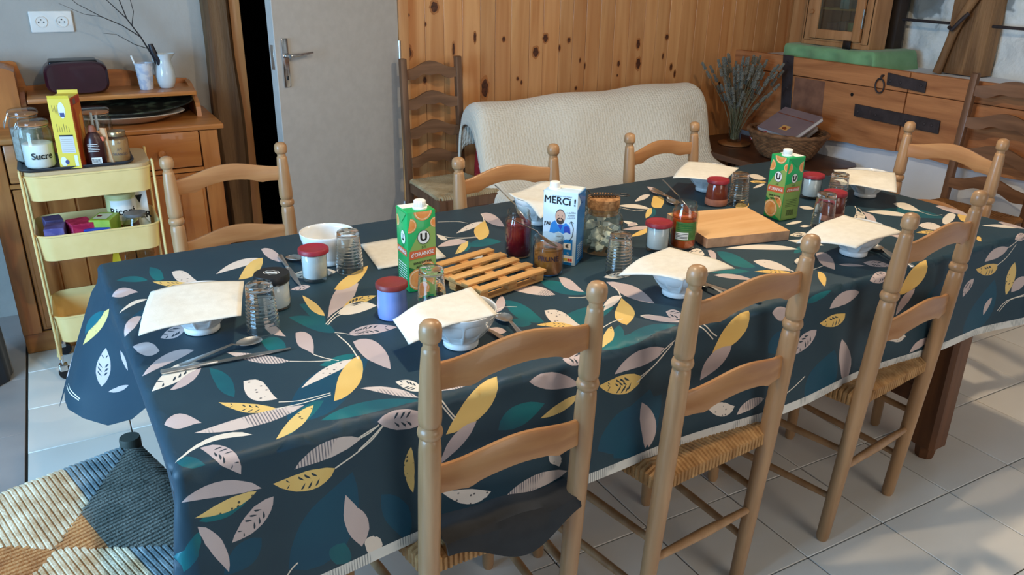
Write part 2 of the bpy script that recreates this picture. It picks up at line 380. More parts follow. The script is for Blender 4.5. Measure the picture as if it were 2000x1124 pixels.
# ---- how the flat cloth (u along the table, v across) falls over the table
CD=.292; CLU0,CLU1,CLV0,CLV1=-.355,TL+CD,-CD,TW+.215
def _ss(a,b,x):
    t=max(0,min(1,(x-a)/(b-a))); return t*t*(3-2*t)
def cloth_tilt(cu,cv,th,d):
    # th: direction the cloth leaves the edge (0:+u, 90:+v, 180:-u, 270:-v)
    fr=.05+.035*math.sin(cu*10.2+.6)+.03*math.sin(cu*4.7+2)+.09*_ss(.16,0,cu)+.10*_ss(TL-.25,TL,cu)
    bk=.08+.04*math.sin(cu*9+1)
    lf=-.20+.02*math.sin(cv*9)+.58*_ss(.66,.93,cv/TW)+.22*_ss(.16,0,cv)
    rt=.14+.10*math.sin(cv*8+1.2)
    c,s=math.cos(th),math.sin(th)
    w=[max(c,0)**2,max(s,0)**2,max(-c,0)**2,max(-s,0)**2]
    a=w[0]*rt+w[1]*bk+w[2]*lf+w[3]*fr
    k=abs(math.sin(2*th))
    amax=.40 if (cu<.1 and cv>.5) else (.20 if cu<.1 else .34)
    if k>1e-4: a=a*(1-k)+max(a,amax)*k
    return a
def cloth3(u,v):
    cu=min(max(u,0),TL); cv=min(max(v,0),TW); du,dv=u-cu,v-cv; d=math.hypot(du,dv)
    if d<1e-9: return tw(u,v,TZ+.0015+.0006*math.sin(u*31)*math.sin(v*27))
    n=(du/d,dv/d); th=math.atan2(dv,du); rb=.016; q=rb*PI/2
    if cu==0 and cv==TW:
        t2=PI-(PI-th)*(.35+.65*max(0,(PI-th)/(PI/2)-.5)*2); n=(math.cos(t2),math.sin(t2))
    if du<0 and dv==0: d*=1-.30*_ss(.82,.66,cv/TW)
    if d<q:
        f=d/rb; out,dn=rb*math.sin(f),rb*(1-math.cos(f))
    else:
        a=cloth_tilt(cu,cv,th,d); r=d-q; a*=min(1,r/.06); out,dn=rb+r*math.sin(a),rb+r*math.cos(a)
    z=TZ+.0015-dn
    return tw(cu+n[0]*out,cv+n[1]*out,z)
# printed leaves: kind and outline in millimetres on the flat cloth
LEAVES="""
B 129,-233 159,-250 186,-253 210,-247 230,-235 245,-215 256,-191 261,-162 261,-131 255,-98 233,-109 213,-120 196,-129 180,-139 167,-151 156,-164 146,-181 136,-202
B 303,-162 301,-180 302,-194 304,-206 307,-217 312,-227 318,-238 326,-250 335,-264 346,-281 354,-269 358,-255 359,-239 357,-223 353,-207 344,-192 334,-179 320,-168
B 766,-223 802,-243 833,-252 862,-254 887,-249 907,-237 922,-220 932,-199 937,-173 935,-144 904,-143 877,-144 853,-146 832,-149 814,-155 799,-165 786,-178 774,-195
B 810,-256 849,-270 879,-272 902,-265 919,-251 929,-231 932,-207 928,-180 918,-152 902,-122 879,-133 860,-142 843,-151 830,-160 819,-171 812,-184 808,-201 806,-223
B 1387,-285 1428,-295 1460,-296 1486,-292 1504,-281 1515,-266 1518,-247 1515,-225 1507,-201 1492,-175 1466,-181 1444,-188 1425,-195 1409,-203 1397,-213 1388,-225 1383,-240 1381,-258
B 7,600 17,581 28,572 39,567 51,567 62,570 75,578 87,588 100,601 114,618 103,631 92,641 80,648 69,651 57,651 44,646 32,637 20,623
T 2118,344 2118,317 2127,296 2139,278 2153,262 2168,246 2185,232 2203,218 2222,205 2245,194 2257,225 2262,253 2262,279 2257,302 2245,321 2226,336 2199,345 2165,349
B 2069,-269 2121,-277 2156,-273 2180,-261 2197,-245 2207,-225 2210,-202 2208,-177 2199,-151 2183,-123 2163,-137 2144,-152 2127,-165 2110,-178 2096,-191 2084,-206 2075,-223 2068,-242
B 1863,-183 1893,-182 1913,-176 1928,-168 1939,-157 1946,-144 1948,-129 1947,-113 1943,-95 1935,-75 1911,-79 1890,-85 1874,-93 1860,-102 1851,-113 1846,-126 1845,-141 1849,-159
B 94,-158 82,-152 72,-151 63,-152 55,-155 48,-160 42,-167 37,-174 32,-183 29,-194 39,-197 49,-198 58,-198 67,-197 75,-194 82,-189 87,-182 92,-172
B 173,51 193,34 213,30 233,33 254,43 275,60 298,83 321,112 346,146 372,189 349,199 325,201 302,199 278,191 256,177 233,157 212,129 192,96
T 756,131 766,115 779,106 795,102 812,102 832,106 855,113 879,123 906,136 935,153 923,166 908,175 893,181 875,184 856,183 834,178 810,168 785,153
B 1245,-122 1267,-130 1285,-133 1299,-132 1312,-129 1322,-124 1330,-116 1337,-106 1341,-95 1344,-82 1324,-78 1307,-76 1291,-75 1277,-77 1265,-80 1255,-86 1248,-94 1244,-105
B 1305,161 1304,144 1310,135 1319,129 1332,128 1347,130 1366,135 1387,143 1411,154 1439,169 1436,181 1430,191 1421,197 1410,201 1395,201 1378,198 1358,191 1335,180
T 110,809 112,833 113,849 113,862 112,873 110,881 107,888 103,895 99,902 94,908 90,888 87,869 86,850 87,834 88,820 91,810 96,803 102,802
T 76,818 71,836 65,848 59,857 52,863 44,866 36,866 28,863 20,858 12,850 19,843 26,837 32,831 39,826 46,821 53,818 60,816 68,815
T 358,390 365,414 368,434 370,453 369,469 366,483 362,494 356,502 348,507 339,508 338,487 338,469 338,453 338,438 339,425 342,414 345,405 350,396
T 358,330 360,357 358,379 354,399 349,415 341,429 332,439 322,446 311,450 298,450 302,429 307,410 312,393 317,377 323,364 329,352 337,342 346,334
T 250,309 254,331 254,346 252,358 249,366 245,371 239,373 232,373 225,370 216,364 216,347 216,332 217,320 219,310 223,302 227,298 233,297 240,299
T 117,167 123,186 126,205 128,222 128,239 126,255 122,269 117,281 111,290 104,298 101,277 100,259 100,242 100,227 100,213 102,200 105,188 110,177
T 357,218 349,224 342,226 334,227 326,227 317,225 309,221 300,218 291,213 282,208 288,201 295,197 302,193 310,192 318,192 327,194 336,199 346,206
P 364,909 361,881 360,861 361,845 363,831 365,820 369,810 373,801 378,792 384,785 388,808 390,829 392,850 391,868 390,884 387,898 381,907 375,912
S 347,831 337,846 324,853 311,855 297,853 282,846 267,835 252,820 237,801 222,780 236,784 249,788 262,792 275,796 289,801 302,806 316,812 331,820
Y 350,840 338,841 327,835 317,826 308,814 298,800 289,782 280,763 270,742 260,719 269,716 279,717 289,721 299,729 309,742 320,759 330,780 341,806
S 176,749 173,766 170,783 168,801 166,817 162,831 158,841 152,847 144,849 134,846 132,817 133,794 136,777 140,765 146,757 153,753 161,751 169,751
YD 156,749 149,761 141,770 134,777 126,782 118,787 110,791 101,795 93,799 84,802 90,786 97,773 104,762 111,753 119,746 128,742 136,741 146,743
P 46,748 42,761 37,773 31,784 25,792 19,795 11,793 4,785 -3,772 -9,757 -2,743 4,738 10,736 15,737 21,740 27,744 33,747 40,749
W 58,697 51,702 43,704 36,703 28,699 21,692 14,683 7,672 -1,659 -9,647 0,653 8,662 15,669 22,675 28,680 35,685 43,689 50,692
P 32,606 25,612 18,611 11,605 5,595 -1,583 -7,570 -12,556 -16,542 -18,526 -8,528 -1,534 4,541 9,548 13,556 17,565 21,575 26,588
P 37,418 35,438 33,451 29,460 25,467 20,470 14,471 8,470 2,467 -7,463 -3,446 0,432 4,421 8,413 12,407 17,404 22,404 29,408
P 95,388 84,399 73,404 60,404 48,399 36,390 24,378 13,362 2,345 -11,328 4,331 15,338 26,344 37,350 48,356 59,362 70,369 82,377
PD 101,505 95,515 90,519 84,520 78,518 72,513 66,506 60,498 54,487 48,475 54,469 59,465 65,463 71,462 77,464 82,469 88,476 95,487
WD 96,324 85,339 74,344 62,344 50,339 38,329 27,315 16,298 7,280 -2,258 10,260 20,263 31,266 41,270 51,276 61,283 72,293 83,305
P 91,305 82,303 75,299 67,294 60,288 53,281 46,273 40,265 33,256 26,247 34,245 41,246 48,248 56,252 63,258 70,265 77,275 84,288
S 179,124 177,138 176,153 176,168 175,183 174,196 170,205 165,212 157,215 145,216 139,190 137,170 138,154 142,142 148,134 155,129 163,127 171,125
S 354,196 341,202 327,204 313,202 298,198 283,191 269,182 254,170 240,157 226,141 239,146 253,151 267,156 280,161 294,166 308,171 322,178 337,185
Y 360,209 343,200 329,188 318,176 307,162 297,147 288,130 279,111 270,91 260,68 273,69 285,74 298,83 311,95 324,110 335,128 346,151 355,177
H 240,251 231,267 222,281 212,293 202,305 191,315 180,325 169,333 157,341 145,349 153,330 162,313 171,297 180,283 191,271 202,262 213,255 226,251
P 287,256 292,271 298,288 303,305 307,322 309,338 308,352 304,363 297,369 287,368 280,345 276,327 274,313 274,303 276,294 279,286 282,277 285,267
YS 366,419 370,439 371,457 372,473 372,488 371,502 369,515 367,528 364,541 360,553 356,532 354,513 352,494 351,477 351,461 353,447 356,435 360,425
P 366,403 381,419 395,431 409,442 422,451 435,462 448,476 462,495 477,522 496,559 484,572 468,572 452,562 435,543 419,519 404,491 390,461 378,431
YD 413,437 420,433 428,432 435,434 443,437 451,441 459,447 468,455 478,463 488,473 482,479 475,483 468,484 460,483 451,480 442,474 433,466 423,454
W 418,415 423,410 428,407 433,407 439,407 444,409 451,411 457,414 464,418 472,423 468,430 464,436 459,439 454,441 447,441 441,438 434,434 426,426
P 265,361 264,374 264,387 264,401 264,414 263,426 262,437 259,446 255,455 249,463 244,443 241,425 241,409 242,396 245,386 250,377 255,371 260,366
Y 434,551 443,541 455,540 468,544 482,554 497,567 513,585 529,606 545,630 561,660 546,652 532,644 518,636 505,628 491,618 478,606 464,592 450,574
WD 479,660 472,680 463,693 453,701 441,705 428,707 415,705 401,701 387,694 371,685 380,669 389,657 399,648 409,641 421,638 433,637 447,640 462,646
PD 393,597 390,605 386,609 382,612 377,613 372,612 366,610 360,607 355,604 348,599 352,593 356,589 360,586 365,584 369,584 374,584 380,586 386,590
PD 378,310 381,302 385,297 390,295 395,294 401,294 407,296 413,299 420,304 428,310 424,316 420,320 415,324 410,326 405,326 399,325 393,323 386,318
T 849,675 855,662 863,655 872,651 881,648 892,647 903,648 916,650 929,652 943,657 941,673 937,687 930,697 922,704 911,707 899,706 884,701 868,691
T 744,306 730,274 722,249 719,227 718,208 721,193 726,181 733,172 742,165 755,161 759,183 762,203 765,223 767,241 767,257 765,273 761,286 755,298
T 727,168 729,180 728,189 725,196 721,201 717,205 711,207 704,208 697,208 688,206 689,196 690,187 692,180 695,173 699,169 704,165 710,164 717,164
P 1023,912 1010,879 1004,855 1000,835 999,819 1000,806 1003,795 1007,785 1012,776 1020,769 1031,796 1040,822 1047,846 1051,868 1053,886 1051,900 1046,911 1038,916
S 991,834 983,842 972,844 960,843 947,838 933,832 919,822 903,810 887,796 870,780 882,782 894,785 906,789 919,793 931,798 945,804 958,812 973,821
Y 1002,851 988,838 973,828 960,817 946,805 934,791 923,774 913,753 904,728 898,699 913,702 927,710 940,722 952,739 963,758 973,780 982,803 992,827
T 870,699 863,699 857,696 852,692 846,687 840,681 834,673 828,663 821,653 813,640 817,638 823,638 829,640 835,645 842,651 849,659 856,670 863,683
YS 868,707 860,706 851,702 843,696 835,689 827,680 818,670 809,658 799,645 789,631 796,630 803,632 811,636 820,642 829,651 839,661 848,673 858,688
W 824,743 826,754 827,763 828,770 827,776 827,782 825,786 823,791 821,795 818,799 815,787 812,777 810,767 809,758 809,751 811,746 814,742 817,741
P 864,705 862,719 856,729 848,734 838,736 827,736 815,732 802,726 789,717 774,704 782,700 791,697 800,695 809,693 818,692 828,692 838,694 850,697
W 865,597 862,603 858,605 853,605 847,604 841,601 834,597 827,592 820,586 812,579 816,575 820,574 824,573 829,573 835,574 841,577 848,581 855,587
H 859,274 863,296 862,314 859,329 853,340 844,348 833,352 820,354 805,352 789,347 796,336 802,325 808,315 815,305 821,297 829,289 837,282 847,277
P 752,334 741,325 733,318 726,311 721,305 716,298 710,290 704,280 698,270 689,257 696,256 704,259 712,263 721,271 730,281 738,293 745,307 750,320
WD 722,325 722,334 719,338 716,339 712,339 707,337 702,333 696,328 689,322 682,314 684,308 687,305 690,302 693,301 697,302 702,304 708,308 714,315
P 663,164 664,174 663,181 660,186 657,190 653,192 649,193 643,194 637,193 630,191 631,183 632,176 634,170 637,166 640,162 644,160 649,159 655,160
YD 415,444 423,439 432,437 441,438 450,440 460,444 470,448 481,454 492,461 504,470 496,476 488,479 479,481 469,481 459,478 449,474 438,467 427,458
W 394,416 402,406 411,402 419,400 428,400 438,401 448,404 459,407 471,412 483,417 479,432 473,444 465,453 456,458 445,459 434,456 421,448 408,436
PD 382,316 389,304 398,296 407,290 417,286 427,284 438,284 450,285 463,287 476,291 469,303 461,312 452,320 442,326 432,330 421,331 409,330 396,325
P 373,273 368,242 367,220 367,203 368,188 371,176 375,165 379,153 384,141 391,128 400,152 408,177 412,201 414,223 413,244 409,260 401,272 390,278
T 289,29 299,22 310,17 320,13 331,9 342,6 353,3 364,0 376,-2 388,-4 380,5 371,14 361,22 351,28 339,33 328,35 315,36 303,34
T 538,-108 555,-113 568,-115 580,-114 591,-112 601,-108 610,-103 620,-96 629,-89 639,-80 623,-73 608,-68 594,-66 580,-66 568,-68 557,-73 548,-81 541,-92
T 867,22 877,15 889,11 901,9 914,7 928,7 943,8 958,9 974,10 991,13 984,23 975,31 965,37 952,41 938,42 923,41 906,38 887,32
T 884,72 871,66 860,60 852,53 844,47 838,39 831,31 824,21 817,10 809,-1 818,-1 827,3 837,8 847,14 857,23 866,33 874,45 880,58
S 813,109 813,124 815,140 818,156 820,172 820,186 817,197 812,206 802,211 789,213 776,186 770,165 768,148 770,135 776,126 784,120 793,116 803,113
YD 799,107 798,120 794,130 789,139 782,146 774,151 765,155 755,157 744,159 733,158 739,151 746,144 753,138 760,131 767,125 774,120 782,115 790,110
WD 408,27 411,41 411,51 410,60 407,68 403,74 398,78 392,80 386,81 379,80 380,69 381,60 383,52 385,45 387,39 391,34 395,30 400,27
H 488,5 483,12 478,16 472,19 465,21 458,21 450,21 443,19 435,17 426,13 432,10 439,8 445,6 451,4 458,3 464,2 472,2 479,3
H 392,7 388,24 383,38 376,51 368,61 359,70 350,78 339,83 328,87 316,89 325,79 333,68 340,59 348,49 356,39 364,30 373,22 382,14
PD 305,-19 315,-31 327,-39 338,-45 350,-48 361,-50 373,-50 384,-48 396,-45 407,-40 395,-30 383,-23 372,-17 361,-12 351,-10 340,-8 329,-9 317,-12
Y 548,7 525,4 505,-5 489,-13 476,-21 466,-31 457,-43 448,-55 439,-69 431,-84 449,-85 467,-82 483,-78 499,-71 512,-62 524,-50 532,-36 538,-19
P 493,-75 479,-75 467,-78 457,-83 447,-90 439,-98 432,-107 427,-118 422,-129 418,-142 429,-137 439,-131 448,-126 457,-120 466,-113 474,-105 481,-97 487,-87
P 604,-25 617,-37 630,-45 642,-51 654,-55 666,-58 679,-60 692,-62 706,-63 720,-63 709,-51 696,-40 682,-31 669,-24 656,-19 643,-17 630,-16 616,-19
YS 718,-82 705,-82 694,-83 684,-85 674,-88 665,-91 655,-95 647,-99 638,-104 629,-109 641,-111 652,-112 664,-111 675,-110 685,-107 695,-103 704,-98 712,-91
PD 691,2 692,-8 695,-13 699,-16 702,-18 707,-19 711,-20 717,-20 724,-21 732,-22 731,-14 731,-7 731,1 730,10 727,16 722,19 714,18 704,13
YS 866,75 853,70 843,63 834,56 825,49 817,40 809,31 801,21 792,10 785,-1 793,1 803,5 813,11 823,18 832,26 842,36 851,47 859,60
Y 981,186 965,172 949,158 934,145 920,132 909,119 900,106 895,92 894,79 898,65 920,77 937,89 951,102 960,115 966,128 971,142 974,156 977,171
S 988,193 983,199 975,200 966,198 956,194 945,188 934,180 923,171 912,160 901,148 910,151 919,154 927,156 936,160 944,163 953,168 963,174 974,182
P 1011,261 1002,234 998,213 996,195 997,180 1000,167 1005,155 1011,144 1018,134 1026,125 1037,150 1045,173 1050,194 1053,213 1052,230 1048,243 1040,254 1029,261
W 954,89 955,81 957,74 960,68 963,63 967,59 971,54 976,50 981,47 987,43 988,52 987,61 986,68 984,75 980,81 976,85 970,88 963,90
P 935,-37 915,-29 896,-25 879,-25 864,-26 849,-30 836,-36 825,-43 815,-52 806,-63 822,-63 838,-62 853,-61 867,-59 881,-57 895,-55 908,-51 922,-45
YD 875,-85 857,-75 844,-72 833,-70 823,-70 813,-70 803,-72 792,-73 781,-75 768,-77 780,-87 793,-95 807,-102 821,-107 835,-110 849,-111 861,-107 871,-101
P 882,-148 878,-161 878,-173 878,-185 880,-196 882,-208 886,-220 889,-234 893,-248 898,-263 907,-254 914,-244 918,-232 919,-219 918,-205 914,-191 906,-176 896,-161
S 413,-193 423,-207 434,-220 446,-232 459,-243 473,-250 487,-254 500,-253 513,-248 523,-238 507,-230 494,-224 483,-219 473,-216 462,-213 451,-211 439,-207 426,-201
H 693,-245 672,-236 653,-232 634,-230 617,-231 600,-235 585,-240 571,-247 557,-257 546,-268 563,-268 580,-267 596,-266 613,-265 629,-263 645,-261 661,-257 677,-253
S 648,-194 649,-203 650,-208 651,-212 653,-214 655,-217 658,-219 662,-221 667,-225 673,-229 676,-224 678,-219 678,-213 676,-207 673,-201 668,-196 662,-193 655,-192
Y 498,-281 497,-278 496,-275 494,-273 493,-272 491,-271 489,-270 487,-269 485,-269 483,-268 484,-271 485,-273 487,-275 488,-277 490,-278 491,-280 493,-280 495,-281
YS 364,-89 357,-95 352,-104 349,-114 348,-124 348,-135 350,-146 353,-158 357,-170 363,-182 364,-170 364,-160 364,-150 365,-140 365,-130 366,-121 366,-111 365,-100
P 259,-171 254,-179 252,-187 250,-195 250,-202 250,-211 252,-219 253,-229 256,-239 259,-250 265,-244 270,-237 273,-229 276,-221 276,-211 275,-201 272,-191 267,-181
S 283,-239 276,-238 272,-238 268,-240 266,-243 265,-247 266,-252 267,-258 268,-264 271,-271 277,-271 281,-270 285,-268 288,-266 290,-263 291,-259 290,-253 288,-247
T 220,20 237,12 254,7 272,4 290,2 309,1 327,0 347,-1 367,0 388,1 372,14 356,25 338,33 320,39 301,41 281,41 261,38 241,31
T -8,18 -4,6 0,-1 4,-5 8,-8 12,-10 16,-11 21,-11 26,-11 32,-11 29,-5 26,2 23,9 19,15 15,19 11,22 6,23 0,22
T 246,79 236,85 226,84 215,79 204,72 194,62 184,49 175,34 168,18 161,1 171,8 180,15 189,22 198,29 207,36 216,44 225,53 235,64
T 8,-95 18,-100 28,-102 37,-103 47,-103 56,-101 65,-97 74,-93 82,-87 90,-80 80,-80 70,-81 60,-81 51,-82 42,-83 34,-85 25,-87 17,-90
T -97,-142 -65,-153 -42,-155 -22,-154 -6,-150 0,-143 3,-136 6,-129 7,-120 8,-111 -2,-114 -18,-117 -37,-118 -54,-118 -69,-118 -246,7 -175,-10 -97,-130
T 210,-263 222,-268 229,-270 234,-269 237,-266 239,-261 238,-255 237,-247 234,-239 229,-228 220,-226 214,-225 208,-226 203,-228 201,-231 200,-236 200,-242 203,-251
YD 169,94 161,106 153,115 145,123 136,130 127,137 118,144 109,150 99,156 90,163 96,146 103,132 110,120 118,109 127,101 137,96 147,92 157,91
H 213,81 193,88 173,92 153,94 132,95 112,94 92,92 73,89 53,86 34,83 52,73 70,65 88,60 108,57 127,57 148,58 169,62 190,69
YS 226,73 215,72 205,68 195,62 185,54 176,46 167,36 158,25 150,14 141,1 151,2 160,5 169,8 179,14 189,21 198,30 208,42 217,55
P 51,109 47,121 43,132 38,143 33,152 26,158 19,159 12,155 4,147 -3,133 4,121 9,114 14,109 19,108 25,108 31,109 38,111 44,111
W 113,33 101,48 88,55 74,58 59,58 45,54 31,47 18,38 5,26 -11,14 6,22 19,32 32,38 45,42 58,44 72,43 85,40 98,36
PD 33,35 38,21 42,8 45,-3 49,-11 52,-17 57,-22 63,-27 70,-34 79,-42 81,-29 80,-18 78,-7 74,7 68,19 61,28 52,34 43,35
P 106,-75 94,-62 80,-54 67,-48 53,-44 39,-43 26,-44 13,-47 -1,-52 -31,-52 2,-61 16,-63 28,-65 40,-67 52,-69 65,-71 78,-73 91,-74
YS 98,-77 86,-74 75,-74 64,-74 54,-75 44,-77 34,-79 24,-82 14,-85 3,-88 15,-91 25,-93 36,-94 47,-95 58,-94 68,-92 79,-88 89,-84
PD 122,-95 110,-95 99,-98 90,-101 82,-107 74,-113 67,-120 61,-128 54,-137 49,-147 60,-147 71,-146 81,-144 90,-140 99,-135 107,-128 114,-119 119,-109
YD 226,-81 212,-75 200,-73 189,-71 178,-70 168,-71 158,-71 148,-72 136,-73 124,-74 135,-85 146,-93 158,-100 171,-104 183,-106 196,-105 208,-100 218,-93
H 275,-41 259,-32 244,-28 230,-27 216,-28 203,-31 191,-36 180,-43 169,-51 160,-61 173,-61 187,-61 200,-61 212,-60 225,-59 237,-56 250,-53 262,-48
P 5,-103 6,-115 9,-125 11,-135 15,-144 18,-153 22,-162 27,-172 32,-182 37,-193 40,-182 41,-171 40,-159 38,-148 35,-136 30,-126 23,-116 16,-108
P 239,-137 236,-149 234,-161 232,-173 232,-185 234,-197 237,-210 242,-223 250,-236 260,-251 266,-239 269,-226 270,-213 269,-201 265,-188 260,-175 254,-162 246,-149
S 289,-243 282,-243 277,-244 274,-246 272,-248 271,-251 271,-255 271,-260 271,-266 272,-274 279,-277 285,-278 290,-277 294,-275 297,-271 299,-266 298,-260 296,-252
YS 363,-87 357,-94 353,-104 351,-114 350,-124 351,-135 353,-147 355,-158 359,-170 364,-182 366,-171 367,-161 367,-150 368,-140 368,-130 368,-120 367,-109 366,-98
T 877,365 869,335 868,311 870,292 874,277 882,265 891,256 903,249 916,245 932,243 932,264 931,282 928,300 925,316 919,330 912,343 904,353 893,362
P 928,256 931,270 935,285 939,301 942,315 945,329 945,340 943,350 938,358 930,363 919,341 911,322 907,306 906,293 908,283 912,275 917,268 923,262
P 1012,283 1006,257 1003,235 1003,215 1004,197 1006,181 1010,166 1015,152 1021,139 1028,127 1035,151 1041,174 1044,195 1045,215 1044,234 1041,250 1035,264 1026,276
S 985,195 982,201 977,203 971,203 963,201 954,197 945,192 936,185 926,178 916,169 923,170 930,171 937,172 943,173 950,175 957,178 965,182 974,187
WD 1025,310 1029,299 1035,292 1043,287 1052,284 1062,283 1074,284 1087,286 1101,289 1116,294 1111,302 1104,309 1096,314 1088,318 1078,321 1067,321 1055,320 1041,317
S 1617,831 1616,840 1609,843 1601,843 1591,840 1579,835 1566,827 1553,818 1538,808 1522,795 1529,793 1537,793 1545,794 1554,796 1564,799 1574,803 1586,809 1600,818
P 1660,833 1673,852 1681,866 1686,879 1689,889 1690,898 1689,905 1687,911 1683,916 1678,919 1669,903 1662,888 1655,875 1651,863 1648,852 1647,844 1648,837 1651,833
W 1511,709 1514,729 1513,744 1509,757 1503,767 1494,774 1483,779 1471,782 1457,783 1442,781 1447,770 1453,759 1458,749 1465,740 1472,732 1480,724 1488,718 1498,712
Y 1620,817 1598,797 1579,777 1561,759 1546,742 1536,728 1531,716 1531,708 1537,702 1548,699 1576,722 1598,742 1614,759 1624,773 1630,785 1632,795 1630,804 1626,811
T 1525,702 1517,702 1509,699 1500,694 1492,687 1484,679 1475,669 1467,659 1458,647 1449,634 1456,636 1464,639 1472,643 1481,649 1489,655 1497,664 1506,674 1515,686
YS 1520,711 1511,710 1502,706 1493,700 1484,692 1474,683 1464,673 1454,662 1444,650 1434,637 1442,640 1451,644 1460,650 1469,656 1478,663 1488,672 1498,682 1508,695
P 1396,562 1391,572 1384,578 1375,583 1366,586 1355,588 1343,588 1331,588 1318,587 1304,584 1310,577 1317,570 1325,565 1334,561 1344,558 1355,557 1367,557 1380,558
Y 1390,556 1382,559 1372,559 1361,557 1349,554 1336,550 1323,544 1309,537 1294,530 1279,522 1286,518 1295,517 1304,516 1315,518 1328,521 1341,527 1356,534 1372,543
W 1372,597 1374,608 1374,616 1374,622 1372,628 1370,633 1367,637 1364,641 1360,645 1355,648 1351,636 1349,626 1348,617 1348,610 1349,604 1352,599 1357,596 1363,595
T 1404,313 1385,284 1373,260 1366,239 1364,221 1365,207 1370,196 1378,187 1389,181 1404,178 1413,199 1419,219 1424,237 1427,254 1429,270 1428,284 1424,297 1417,307
T 1277,221 1280,207 1286,197 1293,188 1303,181 1313,175 1325,170 1338,167 1352,164 1368,163 1363,175 1357,185 1351,195 1343,204 1333,211 1322,217 1310,221 1295,223
T 1575,203 1578,198 1583,197 1590,198 1599,200 1609,204 1620,209 1632,215 1645,222 1659,231 1654,233 1648,234 1641,234 1633,233 1624,231 1614,227 1603,221 1590,214
WD 1318,339 1319,332 1318,323 1316,314 1316,306 1317,300 1321,297 1330,298 1342,303 1360,313 1372,332 1378,345 1378,354 1374,358 1366,358 1355,355 1343,350 1330,344
P 1390,332 1380,319 1372,309 1367,302 1362,295 1359,288 1356,282 1352,275 1348,266 1342,256 1355,266 1366,276 1377,287 1386,298 1394,308 1398,318 1400,326 1398,331
S 1465,106 1469,123 1474,141 1478,158 1480,174 1479,188 1474,200 1466,208 1452,213 1434,213 1427,192 1424,176 1425,162 1429,150 1435,141 1442,132 1451,124 1458,116
YD 1450,102 1450,114 1446,124 1441,133 1434,140 1425,145 1415,150 1403,153 1390,155 1376,156 1384,148 1391,142 1398,135 1406,129 1414,122 1422,116 1430,111 1439,105
P 1272,190 1275,178 1281,168 1286,159 1293,150 1300,143 1307,135 1315,129 1323,122 1332,116 1332,129 1330,141 1327,152 1322,163 1316,172 1308,179 1299,185 1287,189
W 1612,218 1607,241 1597,259 1584,276 1567,289 1547,300 1524,308 1498,313 1472,317 1444,319 1461,306 1478,293 1496,282 1515,270 1533,259 1551,248 1570,237 1590,226
WD 1744,302 1746,310 1744,316 1740,319 1735,321 1727,322 1719,321 1709,319 1698,317 1686,313 1686,306 1688,301 1691,296 1695,293 1701,291 1708,291 1717,292 1729,295
W 1700,207 1705,223 1706,236 1704,248 1699,258 1691,265 1682,272 1671,276 1658,280 1643,281 1647,270 1651,260 1655,250 1660,241 1666,232 1672,225 1680,217 1688,211
W 1527,160 1519,150 1515,144 1513,140 1513,138 1516,137 1520,138 1525,139 1532,142 1541,146 1546,154 1550,159 1553,164 1554,168 1553,170 1551,171 1546,169 1539,166
P 1623,171 1600,148 1587,133 1577,120 1571,110 1568,101 1567,93 1567,85 1567,77 1569,68 1590,85 1608,101 1625,118 1638,134 1648,149 1652,161 1651,169 1642,174
Y 1517,79 1502,66 1491,57 1483,49 1476,42 1471,36 1466,29 1461,22 1455,14 1449,5 1462,11 1474,20 1487,29 1499,39 1509,49 1517,59 1521,68 1522,75
Y 1850,654 1832,642 1813,630 1795,618 1779,607 1766,596 1757,586 1753,576 1754,567 1760,558 1786,569 1805,579 1820,590 1831,601 1838,612 1842,623 1845,633 1847,644
W 2114,869 2101,848 2094,833 2090,821 2090,811 2092,803 2097,798 2104,795 2114,794 2126,795 2136,812 2142,826 2147,839 2149,851 2149,860 2146,867 2140,872 2130,873
YD 2047,800 2044,789 2045,781 2047,775 2051,770 2057,766 2063,764 2071,762 2080,762 2091,763 2092,772 2091,780 2089,787 2086,793 2082,798 2076,801 2069,803 2060,803
W 2069,751 2066,754 2060,756 2053,755 2044,754 2035,751 2025,748 2014,743 2002,738 1990,732 1995,730 2000,729 2007,728 2015,729 2023,730 2032,733 2043,737 2055,742
W 1947,498 1941,487 1939,479 1938,473 1940,468 1942,464 1946,461 1952,459 1958,458 1966,458 1969,467 1972,474 1973,482 1973,488 1972,493 1969,497 1965,499 1958,500
P 1379,612 1378,618 1376,620 1372,621 1368,621 1362,619 1356,616 1350,612 1343,608 1335,602 1337,598 1339,596 1342,594 1346,594 1350,594 1356,596 1362,599 1369,604
W 2240,269 2251,286 2263,304 2275,321 2284,338 2290,353 2290,365 2283,373 2270,377 2249,375 2234,354 2225,338 2221,324 2221,313 2223,304 2228,295 2233,287 2238,279
W 2170,265 2177,285 2176,301 2173,315 2165,327 2155,337 2142,346 2127,352 2111,358 2091,362 2094,346 2098,332 2104,319 2110,307 2118,296 2128,286 2139,277 2152,270
WD 2086,392 2071,380 2053,368 2033,356 2013,344 1995,333 1980,323 1971,313 1971,305 1982,299 2015,311 2036,323 2049,333 2056,343 2061,352 2064,361 2069,371 2076,381
P 2080,365 2067,350 2051,335 2037,320 2023,307 2012,294 2003,283 1997,273 1993,264 1992,254 2017,271 2037,287 2053,302 2066,316 2074,329 2079,340 2080,349 2080,357
W 2287,198 2282,201 2278,204 2274,206 2268,208 2260,207 2248,203 2232,196 2212,184 2187,168 2184,158 2186,154 2192,153 2203,156 2217,162 2234,170 2252,180 2270,190
S 2105,192 2097,178 2095,168 2095,159 2098,152 2102,147 2108,142 2116,138 2125,134 2135,131 2147,146 2156,160 2161,172 2163,182 2161,190 2154,196 2144,198 2128,198
YD 2087,115 2092,126 2092,134 2090,140 2086,146 2079,150 2070,152 2060,154 2048,154 2033,152 2036,146 2040,141 2045,136 2049,131 2054,126 2060,122 2068,119 2076,116
